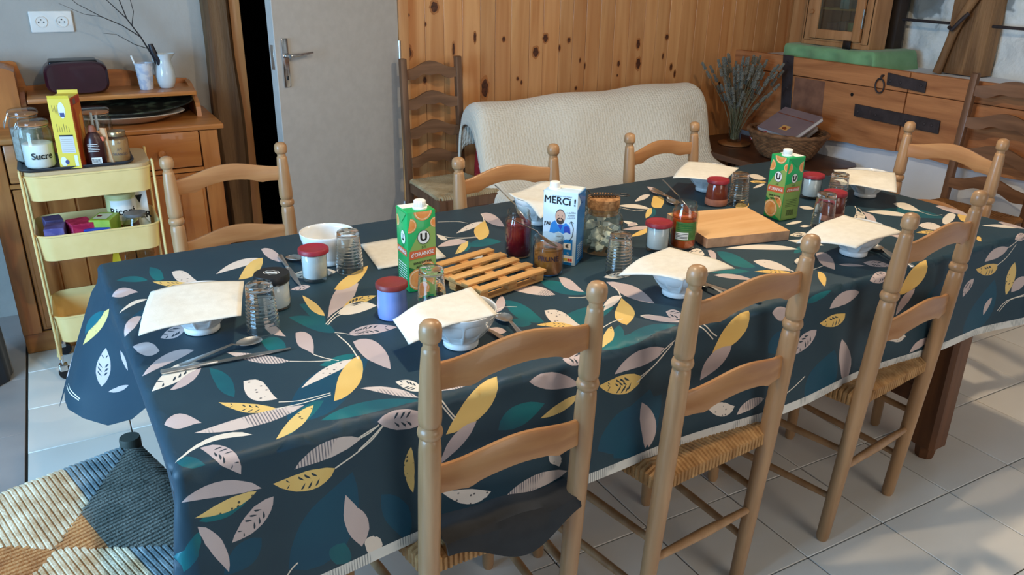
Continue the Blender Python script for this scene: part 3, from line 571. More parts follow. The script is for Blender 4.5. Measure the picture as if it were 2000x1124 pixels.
P 1982,124 1985,134 1984,142 1982,149 1979,155 1973,160 1967,164 1959,168 1951,171 1941,173 1940,164 1941,156 1942,148 1945,142 1948,136 1954,131 1961,127 1969,124
PD 1674,63 1670,51 1670,42 1672,35 1676,29 1682,24 1689,20 1697,16 1706,14 1717,12 1721,23 1723,33 1723,42 1722,50 1718,56 1711,61 1702,64 1690,65
P 1608,87 1610,80 1614,74 1618,68 1623,64 1629,59 1635,56 1642,52 1650,49 1659,47 1656,53 1652,59 1648,65 1644,70 1639,75 1633,79 1626,83 1618,86
W 1947,498 1941,487 1939,479 1940,472 1942,467 1945,463 1950,461 1956,459 1963,458 1972,458 1975,467 1977,475 1978,482 1977,488 1975,493 1971,497 1966,499 1958,500
W 1827,386 1825,392 1820,395 1814,396 1806,397 1798,397 1789,396 1779,394 1769,392 1758,389 1762,385 1767,382 1773,380 1779,378 1786,378 1794,378 1803,379 1814,382
W 1781,356 1780,351 1781,348 1783,345 1786,343 1790,342 1794,342 1799,342 1804,342 1810,343 1810,347 1808,350 1807,353 1805,355 1802,357 1798,358 1793,358 1788,358
W 2309,200 2317,213 2315,219 2307,221 2294,219 2278,214 2258,206 2236,195 2212,183 2187,168 2195,165 2202,164 2210,163 2219,164 2230,166 2243,170 2260,177 2281,186
Y 2313,198 2291,181 2278,170 2269,161 2264,154 2263,149 2264,145 2268,142 2272,139 2279,136 2302,150 2320,163 2387,200 2345,186 2353,196 2354,202 2348,205 2336,205
P 2346,292 2335,272 2329,256 2325,240 2323,226 2323,213 2324,201 2326,189 2328,178 2332,167 2344,186 2359,206 2368,223 2367,237 2372,252 2371,265 2371,279 2365,289
W 2344,31 2347,43 2345,54 2341,64 2334,72 2325,79 2314,85 2301,90 2287,94 2272,97 2276,88 2282,79 2288,71 2295,63 2302,55 2310,48 2320,41 2330,35
P 2352,93 2344,80 2340,70 2338,60 2337,51 2338,43 2340,35 2343,28 2346,22 2352,16 2362,29 2365,39 2367,48 2370,58 2369,66 2370,75 2366,82 2364,90
P 2218,-34 2196,-28 2177,-25 2161,-25 2147,-26 2135,-30 2125,-35 2118,-42 2112,-49 2109,-59 2127,-59 2142,-59 2157,-59 2170,-58 2182,-56 2193,-53 2203,-49 2212,-43
YD 2179,-78 2159,-73 2144,-71 2133,-69 2124,-69 2115,-69 2107,-70 2097,-71 2085,-72 2070,-73 2084,-84 2101,-92 2119,-100 2137,-104 2153,-106 2167,-104 2176,-99 2182,-91
YS 2267,-87 2254,-94 2247,-103 2242,-113 2239,-124 2238,-135 2240,-147 2242,-159 2246,-172 2252,-186 2260,-177 2267,-168 2273,-158 2278,-148 2280,-137 2281,-126 2280,-114 2276,-102
P 2329,-140 2312,-137 2300,-138 2291,-140 2283,-144 2278,-149 2275,-155 2273,-162 2272,-170 2273,-179 2286,-179 2297,-178 2307,-177 2315,-174 2322,-170 2328,-165 2331,-159 2332,-151
P 2189,-181 2180,-183 2172,-187 2167,-191 2163,-196 2161,-202 2160,-209 2160,-216 2162,-223 2165,-231 2170,-227 2174,-222 2178,-217 2181,-212 2184,-206 2187,-201 2188,-195 2190,-189
PD 2069,-100 2056,-100 2046,-102 2038,-106 2032,-111 2027,-116 2025,-123 2025,-130 2026,-138 2029,-147 2037,-143 2044,-139 2051,-135 2057,-131 2062,-126 2066,-121 2069,-115 2070,-108
Y 1842,-2 1812,-5 1788,-11 1768,-17 1755,-24 1747,-34 1741,-44 1735,-56 1730,-68 1725,-81 1748,-82 1768,-80 1787,-75 1804,-69 1817,-61 1827,-51 1832,-38 1832,-22
P 1794,-76 1778,-77 1765,-80 1755,-85 1747,-91 1740,-99 1736,-107 1733,-117 1732,-127 1733,-138 1743,-133 1752,-127 1761,-121 1768,-115 1776,-109 1782,-102 1787,-95 1792,-86
PD 1669,-13 1666,-5 1662,0 1657,4 1649,4 1639,2 1627,-2 1615,-7 1604,-12 1596,-17 1606,-22 1616,-26 1627,-29 1636,-31 1644,-31 1651,-29 1657,-26 1662,-21
S 1794,-212 1783,-201 1772,-194 1761,-189 1750,-187 1741,-187 1733,-190 1727,-194 1723,-200 1722,-208 1734,-213 1745,-216 1754,-220 1761,-222 1768,-223 1774,-223 1780,-221 1787,-218
P 1900,-239 1885,-235 1872,-235 1861,-235 1851,-238 1843,-241 1836,-246 1830,-252 1826,-259 1823,-267 1834,-266 1844,-264 1854,-263 1864,-261 1872,-258 1881,-255 1888,-251 1895,-246
PD 2309,-11 2306,-5 2303,-2 2299,0 2292,0 2283,-2 2274,-4 2263,-8 2254,-12 2248,-17 2256,-20 2265,-23 2273,-25 2280,-26 2287,-25 2292,-24 2297,-22 2302,-18
Y 2155,44 2143,38 2134,33 2127,29 2123,25 2120,21 2118,19 2118,16 2119,14 2121,12 2131,18 2139,23 2146,27 2153,31 2157,35 2160,39 2161,41 2160,44
T 780,0 794,-7 810,-10 826,-11 843,-11 861,-10 878,-8 898,-3 919,3 944,12 930,19 914,24 898,26 881,28 863,27 844,24 824,20 803,12
P 929,-47 911,-38 894,-33 878,-31 863,-31 849,-34 836,-38 825,-44 815,-52 806,-61 821,-62 836,-63 851,-63 864,-63 878,-63 891,-61 904,-58 917,-54
YD 868,-94 853,-87 841,-84 830,-81 821,-79 811,-79 802,-78 792,-79 781,-79 768,-79 778,-89 790,-98 803,-105 816,-110 829,-113 841,-114 853,-111 862,-105
P 881,-147 879,-161 879,-174 881,-186 884,-197 887,-209 892,-221 897,-234 902,-249 909,-264 918,-255 924,-244 927,-232 927,-218 924,-204 918,-189 909,-174 897,-160
Y 1184,-6 1159,-7 1139,-12 1123,-18 1111,-26 1102,-35 1094,-45 1087,-57 1080,-69 1073,-82 1093,-83 1111,-81 1129,-78 1145,-72 1158,-64 1170,-54 1177,-42 1179,-26
P 1130,-78 1110,-75 1095,-76 1081,-79 1070,-85 1060,-93 1053,-102 1048,-113 1045,-126 1044,-140 1059,-136 1071,-132 1083,-128 1094,-123 1104,-117 1112,-110 1119,-102 1126,-92
S 1063,-201 1071,-212 1079,-223 1089,-233 1101,-242 1113,-248 1126,-251 1138,-249 1147,-243 1153,-232 1138,-224 1127,-217 1119,-214 1112,-212 1104,-211 1096,-211 1086,-209 1075,-206
H 1241,-234 1228,-228 1216,-226 1204,-225 1194,-227 1185,-230 1177,-234 1170,-240 1165,-248 1161,-256 1172,-256 1182,-255 1192,-254 1201,-253 1209,-251 1218,-248 1226,-245 1234,-241
P 1251,-27 1260,-37 1267,-44 1272,-48 1276,-51 1281,-53 1287,-54 1295,-55 1304,-57 1316,-60 1316,-51 1312,-42 1306,-34 1298,-26 1289,-21 1279,-18 1270,-17 1259,-19
PD 1410,-103 1391,-99 1377,-100 1365,-102 1355,-106 1347,-112 1342,-119 1337,-128 1335,-137 1335,-148 1348,-147 1360,-145 1371,-142 1381,-139 1390,-135 1397,-129 1403,-123 1408,-115
P 1560,-38 1540,-29 1522,-26 1507,-25 1493,-26 1481,-30 1471,-35 1463,-42 1457,-51 1453,-60 1469,-61 1483,-62 1497,-61 1510,-61 1521,-59 1532,-56 1542,-52 1552,-47
YD 1516,-85 1498,-81 1485,-79 1475,-78 1465,-78 1457,-79 1448,-81 1440,-83 1430,-86 1419,-89 1433,-98 1447,-104 1462,-108 1476,-111 1489,-111 1501,-109 1510,-104 1516,-97
P 1517,-153 1513,-168 1513,-182 1515,-196 1518,-210 1523,-224 1530,-239 1537,-256 1546,-273 1556,-292 1567,-281 1574,-269 1577,-255 1577,-240 1573,-223 1565,-206 1553,-189 1538,-171
PD 1017,77 1010,64 1006,55 1005,47 1006,42 1008,38 1012,35 1018,33 1024,33 1032,34 1037,44 1040,53 1042,61 1043,68 1042,74 1040,78 1035,80 1028,80
P 957,86 959,73 962,63 967,54 973,46 980,39 987,32 996,26 1004,21 1014,17 1011,28 1008,39 1004,48 998,57 993,66 986,73 978,79 968,84
T 1361,-27 1374,-30 1386,-31 1397,-31 1407,-29 1417,-27 1426,-25 1435,-21 1445,-18 1456,-14 1445,-12 1433,-11 1422,-11 1410,-12 1399,-13 1388,-15 1377,-18 1368,-21
YS -48,777 -72,828 -86,844 -102,861 -118,875 -133,886 -148,895 -163,902 -177,907 -192,910 -173,885 -157,868 -142,853 -127,839 -112,826 -96,813 -81,802 -66,792
T -71,829 -81,853 -92,871 -105,891 -118,908 -132,923 -144,932 -155,936 -163,932 -169,921 -154,901 -142,887 -131,876 -121,866 -111,856 -101,847 -91,838 -81,831
PD -256,812 -242,802 -230,796 -218,791 -207,788 -196,787 -184,787 -173,790 -163,795 -153,802 -168,814 -181,821 -194,827 -206,830 -217,831 -228,830 -238,826 -247,821
P -109,1076 -121,1100 -139,1112 -151,1136 -175,1142 -187,1166 -205,1184 -223,1196 -253,1196 -337,1027 -283,1146 -251,1155 -221,1158 -189,1163 -181,1136 -151,1136 -145,1106 -128,1090
P -258,741 -254,749 -252,756 -251,762 -251,769 -253,774 -255,780 -257,786 -261,791 -265,796 -265,790 -266,784 -266,778 -266,772 -265,766 -265,760 -263,753 -261,747
YS -223,722 -240,725 -259,726 -277,727 -295,726 -314,726 -333,725 -353,724 -61,236 -67,224 -61,236 -67,266 -67,290 -73,320 -48,310 -73,368 -58,372 -67,410
P -156,741 -163,744 -170,745 -177,745 -184,744 -190,742 -197,740 -204,738 -211,735 -218,731 -212,729 -204,728 -198,727 -191,727 -184,727 -177,729 -170,731 -163,735
"""
STEMS="""
166,94 210,89 263,92
178,113 213,99 265,99
274,-40 290,-35 307,-25
226,-81 264,-66 295,-48 314,-29
126,-243 136,-234 146,-229
419,-15 434,-39 447,-59
424,-11 437,-35 450,-55
875,-85 908,-71 938,-47
846,79 882,92 912,95
268,-62 292,-46 312,-30
270,-39 288,-32 307,-26
353,377 382,411 412,438
356,372 386,404 419,414
287,256 302,230 320,208
239,251 271,232 307,216
356,331 368,321 378,310
354,196 357,218 361,266 357,320
993,839 1012,880 1023,912
816,789 850,744 905,728
822,740 873,728 907,722
872,901 921,878 943,847
878,248 902,234 927,229
985,195 997,215 1009,244
1433,770 1459,709 1511,709
2087,391 2100,405 2114,419
2101,397 2087,376 2040,331
2239,269 2241,232 2272,222
1518,95 1547,98 1568,101
2219,-35 2240,-29 2270,-17
2176,-82 2220,-65 2258,-32
2227,-229 2259,-204 2333,-197
2235,-233 2273,-203 2334,-201
-332,979 -318,896 -317,864
-317,956 -310,892 -312,861
927,-46 944,-35 961,-26
864,-97 916,-66 957,-31
1034,-11 1055,-31 1073,-50
1046,-8 1064,-30 1083,-45
1311,-242 1344,-230 1379,-214
684,262 723,273 748,260
"""
# ================================================================ the tablecloth: one sheet, its print cut into the mesh
def _pts(s): return [tuple(int(q)/1000 for q in p.split(',')) for p in s.split()]
def cloth_mat(name, col, col2=None, kind=None):
    m=mat(name, col, rough=.52, spec=.42, sheen=0)
    nt=m.node_tree; b=nt.nodes['Principled BSDF']; L=nt.links.new
    uv=N(nt,'ShaderNodeUVMap'); out=None
    if kind=='dots':
        vo=N(nt,'ShaderNodeTexVoronoi',i_Scale=105,i_Randomness=.75); L(uv.outputs[0],vo.inputs['Vector'])
        mr=N(nt,'ShaderNodeMapRange'); mr.inputs[1].default_value=.20; mr.inputs[2].default_value=.27; L(vo.outputs['Distance'],mr.inputs[0])
        no=N(nt,'ShaderNodeTexNoise',i_Scale=9); L(uv.outputs[0],no.inputs['Vector'])
        mr2=N(nt,'ShaderNodeMapRange'); mr2.inputs[1].default_value=.5; mr2.inputs[2].default_value=.56; L(no.outputs['Fac'],mr2.inputs[0])
        mxx=N(nt,'ShaderNodeMath',operation='MAXIMUM'); L(mr.outputs[0],mxx.inputs[0]); L(mr2.outputs[0],mxx.inputs[1]); fac=mxx.outputs[0]
    elif kind=='hatch':
        wv=N(nt,'ShaderNodeTexWave',i_Scale=62,i_Distortion=.3); wv.bands_direction='X'; L(uv.outputs[0],wv.inputs['Vector'])
        no=N(nt,'ShaderNodeTexNoise',i_Scale=11); L(uv.outputs[0],no.inputs['Vector'])
        a=N(nt,'ShaderNodeMapRange'); a.inputs[1].default_value=.25; a.inputs[2].default_value=.4; L(wv.outputs['Fac'],a.inputs[0])
        c=N(nt,'ShaderNodeMapRange'); c.inputs[1].default_value=.46; c.inputs[2].default_value=.52; L(no.outputs['Fac'],c.inputs[0])
        mxx=N(nt,'ShaderNodeMath',operation='MAXIMUM'); L(a.outputs[0],mxx.inputs[0]); L(c.outputs[0],mxx.inputs[1]); fac=mxx.outputs[0]
    elif kind=='soft':
        no=N(nt,'ShaderNodeTexNoise',i_Scale=7,i_Detail=2); L(uv.outputs[0],no.inputs['Vector'])
        a=N(nt,'ShaderNodeMapRange'); a.inputs[1].default_value=.4; a.inputs[2].default_value=.62; L(no.outputs['Fac'],a.inputs[0]); fac=a.outputs[0]
    else: fac=None
    if fac is not None:
        mx=N(nt,'ShaderNodeMix',data_type='RGBA'); mx.inputs[6].default_value=lin(col2); mx.inputs[7].default_value=lin(col); L(fac,mx.inputs[0]); L(mx.outputs[2],b.inputs['Base Color'])
    # fine weave
    nb=N(nt,'ShaderNodeTexNoise',i_Scale=900,i_Detail=1); L(uv.outputs[0],nb.inputs['Vector'])
    bp=N(nt,'ShaderNodeBump',i_Strength=.12,i_Distance=.002); L(nb.outputs['Fac'],bp.inputs['Height']); L(bp.outputs[0],b.inputs['Normal'])
    return m
BASEC=(37,62,74)
CM=[cloth_mat('cloth_slate',BASEC,(33,58,71),'soft'), cloth_mat('cloth_deep_teal',(12,74,96),(12,68,92),'soft'), cloth_mat('cloth_teal',(14,108,112),(18,86,98),'soft'),
    cloth_mat('cloth_pink_beige',(206,186,180),(196,176,172),'soft'), cloth_mat('cloth_cream',(232,220,202)), cloth_mat('cloth_yellow',(234,196,116),(228,186,104),'soft'),
    cloth_mat('cloth_cream_dots',(228,214,200),(96,92,92),'dots'), cloth_mat('cloth_yellow_dots',(230,196,120),(70,70,60),'dots'), cloth_mat('cloth_beige_hatch',(214,196,186),(120,114,118),'hatch'),
    cloth_mat('cloth_seed_dark',(40,56,66)), cloth_mat('cloth_white_border',(222,220,214),(150,152,150),'hatch')]
KIND={'B':1,'T':2,'P':3,'W':4,'Y':5,'S':6,'YS':7,'H':8,'PD':3,'WD':4,'YD':5}
polys=[]; pm=[]
# white striped border along the front hem
bw=.022
def inside(p): return CLU0+.002<p[0]<CLU1-.002 and CLV0+.002<p[1]<CLV1-.002
seeds=[]
for l in LEAVES.strip().split('\n'):
    k,rest=l.split(' ',1); P=_pts(rest)
    P=[(min(max(x,CLU0+.003),CLU1-.003),min(max(y,CLV0+.003),CLV1-.003)) for x,y in P]
    if max(max(p[i] for p in P)-min(p[i] for p in P) for i in (0,1))>.5: continue
    q=[]
    for p_ in P:
        if not q or math.hypot(p_[0]-q[-1][0],p_[1]-q[-1][1])>.0012: q.append(p_)
    if len(q)<5: continue
    polys.append(q); pm.append(KIND[k])
    if k in ('PD','WD','YD'):
        n=len(P); h=n//2; base=Vector(P[0]); tip=Vector(P[h])
        ax=(tip-base); ln=ax.length
        if ln<.02: continue
        ax/=ln; rows=4 if ln>.05 else 3
        for i in range(rows):
            t=.28+.46*i/(rows-1); li=min(h-1,max(1,int(round(t*h))))
            lft,rgt=Vector(P[li]),Vector(P[n-li]); mid=(lft+rgt)/2
            for side in (lft,rgt):
                c=mid+(side-mid)*.45; dr=((side-mid).normalized()*.75+ax*.65).normalized(); pr=Vector((-dr.y,dr.x)); wl=min(.009,(side-mid).length*.42)
                if wl<.002: continue
                seeds.append([tuple(c-dr*wl),tuple(c+pr*wl*.32-dr*wl*.1),tuple(c+pr*wl*.36+dr*wl*.5),tuple(c+dr*wl*.95),tuple(c-pr*wl*.1+dr*wl*.5),tuple(c-pr*wl*.12-dr*wl*.2)])
for l in STEMS.strip().split('\n'):
    P=[Vector(p_) for p_ in _pts(l)]
    if sum((P[i+1]-P[i]).length for i in range(len(P)-1))>.35: continue
    # smooth and ribbon
    Q=[]
    for i in range(len(P)-1):
        for t in (0,.34,.67): 
            p0=P[max(i-1,0)];p1=P[i];p2=P[i+1];p3=P[min(i+2,len(P)-1)]
            Q.append(.5*((2*p1)+(p2-p0)*t+(2*p0-5*p1+4*p2-p3)*t*t+(3*p1-p0-3*p2+p3)*t**3))
    Q.append(P[-1]); lf=[];rt=[]
    for i,qv in enumerate(Q):
        d=(Q[min(i+1,len(Q)-1)]-Q[max(i-1,0)])
        if d.length<1e-6: continue
        d.normalize(); nn=Vector((-d.y,d.x))*.0013; lf.append(tuple(qv+nn)); rt.append(tuple(qv-nn))
    poly=lf+rt[::-1]
    if all(inside(p_) for p_ in poly): polys.append(poly); pm.append(4)
for sd in seeds:
    if all(inside(p_) for p_ in sd): polys.append(sd); pm.append(9)
V=[];E_=[]
for P in polys:
    o0=len(V); V+=P; E_+=[(o0+i,o0+(i+1)%len(P)) for i in range(len(P))]
nl=len(V)
# sheet outline, border line and a grid that is finer where the cloth bends
def rows(a0,a1,L_):
    r=[]; x=a0
    while x<-.03: r.append(x); x+=.0165
    r+= [-.030,-.0252,-.021,-.0168,-.0126,-.0084,-.0042,0.0]
    n=int(L_/.045); r+=[L_*i/n for i in range(1,n)]
    r+=[L_+d for d in (0,.0042,.0084,.0126,.0168,.021,.0252,.030)]
    x=L_+.045
    while x<a1-.004: r.append(x); x+=.0165
    r.append(a1); return r
ru=rows(CLU0,CLU1,TL); rv=rows(CLV0,CLV1,TW)
gr=random.Random(3)
for i,u in enumerate(ru):
    for j,v in enumerate(rv):
        eu=.0 if (i in(0,len(ru)-1)) else gr.uniform(-.0006,.0006); ev=.0 if (j in(0,len(rv)-1)) else gr.uniform(-.0006,.0006)
        V.append((u+eu,v+ev))
nb0=len(V)
V+=[(u,CLV0+bw) for u in ru]; E_+=[(nb0+i,nb0+i+1) for i in range(len(ru)-1)]
res=delaunay_2d_cdt([Vector(p_) for p_ in V],E_,[],0,1e-6,False)
cv,ce,cf=res[:3]
me=bpy.data.meshes.new('tablecloth')
P3=[cloth3(p_.x,p_.y) for p_ in cv]
# two faces of the cloth: print outside, plain white lining just inside it
me.from_pydata([tuple(p_) for p_ in P3],[],[tuple(f) for f in cf])
for m in CM: me.materials.append(m)
mi=[0]*len(cf); cen=[((cv[f[0]].x+cv[f[1]].x+cv[f[2]].x)/3,(cv[f[0]].y+cv[f[1]].y+cv[f[2]].y)/3) for f in cf]
cells={}
for i,(cx,cy) in enumerate(cen):
    cells.setdefault((int(cx//.03),int(cy//.03)),[]).append(i)
    if cy<CLV0+bw and cx>-.05: mi[i]=10
for P,k in zip(polys,pm):
    x0,x1=min(p_[0] for p_ in P),max(p_[0] for p_ in P); y0,y1=min(p_[1] for p_ in P),max(p_[1] for p_ in P)
    for a in range(int(x0//.03),int(x1//.03)+1):
        for b in range(int(y0//.03),int(y1//.03)+1):
            for i in cells.get((a,b),()):
                cx,cy=cen[i]; ins=False
                for q in range(len(P)):
                    xa,ya=P[q-1]; xb,yb=P[q]
                    if (ya>cy)!=(yb>cy) and cx<(xb-xa)*(cy-ya)/(yb-ya)+xa: ins=not ins
                if ins and mi[i]!=10: mi[i]=k
me.polygons.foreach_set('material_index',mi); me.polygons.foreach_set('use_smooth',[True]*len(mi))
uvl=me.uv_layers.new(name='UVMap'); 
li=[0]*len(me.loops); me.loops.foreach_get('vertex_index',li)
fl_=[]
for q in li: fl_+= [cv[q].x,cv[q].y]
uvl.data.foreach_set('uv',fl_); me.update()
cloth=bpy.data.objects.new('tablecloth',me); COL.objects.link(cloth)
tag(cloth,'dark teal-blue tablecloth printed with cream, pink and yellow leaves','tablecloth')
# ================================================================ chairs
BEECH=mat('waxed_beech',(180,140,100),(158,118,80),rough=.38,ns=3,stretch=(10,10,1.0),dist=.5,coat=.12,rnd=.05)
BEECHX=mat('waxed_beech_slat',(182,134,88),(162,112,70),rough=.4,ns=3,stretch=(1.0,10,10),dist=.5,coat=.12)
RUSH=mat('rush_cord',(190,148,98),(154,112,68),rough=.75,ns=14,stretch=(3,3,1),bump=.3,bs=160)
RUSHD=mat('rush_cord_brown',(150,104,58),(118,78,42),rough=.75,ns=14,bump=.3,bs=160)
def rush(corners, n, z, sag=.008, rr=.014, colour=None, ns=6, inner=None):
    """woven rush seat: each cord runs from its rail to the diagonal and wraps over the rail. corners FL FR BR BL (xy)"""
    FL,FR,BR,BL=[Vector(c) for c in corners]
    def bil(s,t):
        a=FL.lerp(FR,(s+1)/2); b=BL.lerp(BR,(s+1)/2); return b.lerp(a,(t+1)/2)
    b=MB(); jr=random.Random(n)
    lens=((FR-FL).length,(FR-BR).length)
    for side in range(4):
        L_=((FR-FL).length,(BR-BL).length,(FL-BL).length,(FR-BR).length)[side]
        rc=L_/n/2*1.08
        for i in range(n):
            s=-1+(i+.5)*2/n; e=max(abs(s)-.015,0)
            pts=[]
            for k in range(4):
                q=e+(1-e)*k/3
                st=((s,q),(s,-q),(-q,s),(q,s))[side]
                p=bil(*st); rad=1-max(abs(st[0]),abs(st[1]))
                pts.append((p.x,p.y,z-sag*rad+jr.uniform(-.0008,.0008)-.002*(1-(q-e)/(1-e+1e-6))))
            last=Vector(pts[-1]); st2=((s,1.2),(s,-1.2),(-1.2,s),(1.2,s))[side]; out=bil(*st2); d=Vector((out.x-last.x,out.y-last.y,0)).normalized()
            pts[-1]=tuple(last-d*.006)
            pts+= [tuple(last+d*rr*.75+Vector((0,0,-rr*.45))),tuple(last+d*rr*.75+Vector((0,0,-rr*1.5))),tuple(last-d*.004+Vector((0,0,-rr*2)))]
            if inner and side==inner[0] and e<inner[1]:
                st=((s,inner[1]),(s,-inner[1]),(-inner[1],s),(inner[1],s))[side]; pm_=bil(*st); f_=(inner[1]-e)/(1-e); zi=pts[0][2]+(pts[3][2]-pts[0][2])*f_
                b.tube([pts[0],(pm_.x,pm_.y,zi)],rc,ns,m=2,cap=False)
                pts=[(pm_.x,pm_.y,zi)]+[p_ for k,p_ in enumerate(pts) if k>3 or e+(1-e)*k/3>inner[1]+.02]
            b.tube(pts,rc,ns,m=colour(side,s) if colour else 0,cap=False)
    return b
POSTP=[(.0135,0),(.017,.012),(.0185,.20),(.0205,.42),(.021,.60),(.020,.705),(.0185,.722),(.016,.726),(.0205,.730),(.0225,.738),(.0205,.746),(.016,.750),(.0195,.754),(.0205,.765),(.0195,.81),(.0172,.862),(.0155,.886),(.0150,.893),(.0125,.896),(.0128,.904),(.0165,.9075),(.0187,.9115),(.0192,.924),(.0178,.934),(.013,.940),(.006,.9428),(0,.943)]
def slat(W,z0,z1,arch,ybase,bow,th=.013,edge=.012):
    """curved ladder slat: arched top, scalloped underside, bowed in plan"""
    b=MB(); n=28
    def top(t):
        a=math.cos(PI*t)*.5+.5; return z1+arch*a**.9
    def bot(t):
        a=abs(t); base=z0+ (arch*.75)*max(0,(math.cos(PI*min(1,a*1.05))*.5+.5))
        return base-.006*math.exp(-((a-.62)/.10)**2)
    rows=[]
    for i in range(n+1):
        t=-1+2*i/n; x=t*W/2; y=ybase-bow*(1-t*t)
        rows.append([(x,y-th/2,bot(t)),(x,y-th/2-.0005,bot(t)+.004),(x,y-th/2,top(t)-.004),(x,y-th/4,top(t)),(x,y+th/4,top(t)),(x,y+th/2,top(t)-.004),(x,y+th/2+.0005,bot(t)+.004),(x,y+th/2,bot(t))])
    vs=[p for r in rows for p in r]; m=8; fs=[]
    for i in range(n):
        for j in range(m):
            j2=(j+1)%m; fs.append((i*m+j,(i+1)*m+j,(i+1)*m+j2,i*m+j2))
    fs+= [tuple(range(m)),tuple(reversed([n*m+j for j in range(m)]))]
    b.add(vs,fs,0,True); return b
LEAN=.058
def make_chair(name,label,group):
    W=.335; t=thing(name,label,'chair',group=group)
    for sx in (-1,1):
        b=MB().lathe(POSTP,18,c=(sx*W/2,0,0)); b.v=[(x,y-LEAN*z/.943,z) for x,y,z in b.v]; b.build('post',BEECH,t)
        lx=sx*.195
        MB().lathe([(.0125,0),(.0155,.012),(.018,.20),(.0195,.40),(.0195,.448),(.014,.455),(0,.456)],14,c=(lx,.355,0)).build('leg',BEECH,t)
        for zz in (.14,.29): MB().tube([(sx*W/2,-LEAN*zz/.943,zz),(sx*.181,.178,zz),(lx,.355,zz)],[.0085,.0105,.0085],10).build('rung',BEECH,t)
    for zz in (.19,.33): MB().tube([(-.195,.355,zz),(0,.355,zz),(.195,.355,zz)],[.0085,.0115,.0085],10).build('rung',BEECH,t)
    MB().tube([(-W/2,-.014,.235),(0,-.014,.235),(W/2,-.014,.235)],[.0085,.0125,.0085],10).build('rung',BEECH,t)
    slat(W-.02,.818,.864,.026,-LEAN*.85/.943,.018).build('slat',BEECHX,t)
    slat(W-.02,.612,.664,.024,-LEAN*.64/.943,.018).build('slat',BEECHX,t)
    rush([(-.197,.355),(.197,.355),(W/2-.004,-.012),(-W/2+.004,-.012)],30,.464,rr=.021).build('rush_seat',RUSH,t,kind='stuff')
    return t
ch0=make_chair('rush_seat_chair','turned beech chair with rush seat, nearest, a black cloth on its seat','turned beech chairs round the table')
def put_chair(o,L,Rt,face,H=.943):
    """L, Rt: xy of the two post tops; face: +1 sits towards the direction left of L->Rt"""
    L=Vector(L);Rt=Vector(Rt); mid=(L+Rt)/2; d=(Rt-L); w=d.length; d.normalize(); fwd=Vector((-d.y,d.x))*face
    base=mid+fwd*LEAN*H/.943; rz=math.atan2(fwd.y,fwd.x)-PI/2
    place(o,(base.x,base.y,0),rz,(w/.335,1,H/.943)); return o
def chair(L,Rt,face,label,H=.943):
    o=dup(ch0); o['label']=label; return put_chair(o,L,Rt,face,H)
put_chair(ch0,(.438,1.022),(.758,1.037),1)
chair((.968,1.020),(1.301,1.052),1,'turned beech chair with bare rush seat, middle of the three on the near side')
chair((1.629,1.059),(1.964,1.108),1,'turned beech chair with rush seat, near side, beside the exposed table leg')
chair((.250,2.520),(.600,2.580),-1,'turned beech chair pulled out behind the table, in front of the pine dresser',.905)
chair((1.030,2.158),(1.396,2.200),-1,'turned beech chair behind the table, left of the sofa front, behind the milk carton',.901)
chair((1.740,2.242),(2.101,2.314),-1,'turned beech chair behind the table, in front of the right half of the sofa',.900)
chair((2.666,1.813),(2.669,1.474),-1,'turned beech chair at the far end of the table, before the white wall')
# black cloth left on the nearest chair's seat
BLK=mat('black_cloth',(20,19,20),(28,27,28),rough=.9,ns=40,sheen=.3)
def blk(u,v):
    x=.464+.290*u; y=1.044+.36*max(0,v-.13)/.87+.014*(u-.5)
    z=.497+.004*math.sin(5*u+2*v)+.003*math.sin(13*u+1)
    e=_ss(.13,0,v); z-=e*(.020+.066*math.exp(-((u-.55)/.28)**2)); y-=e*.010
    return (x,y-.006*math.sin(PI*u),z)
tag(MB().slab(blk,26,20,.008).build('folded_garment',BLK),'black folded cloth lying on the rush seat of the nearest chair','cloth')
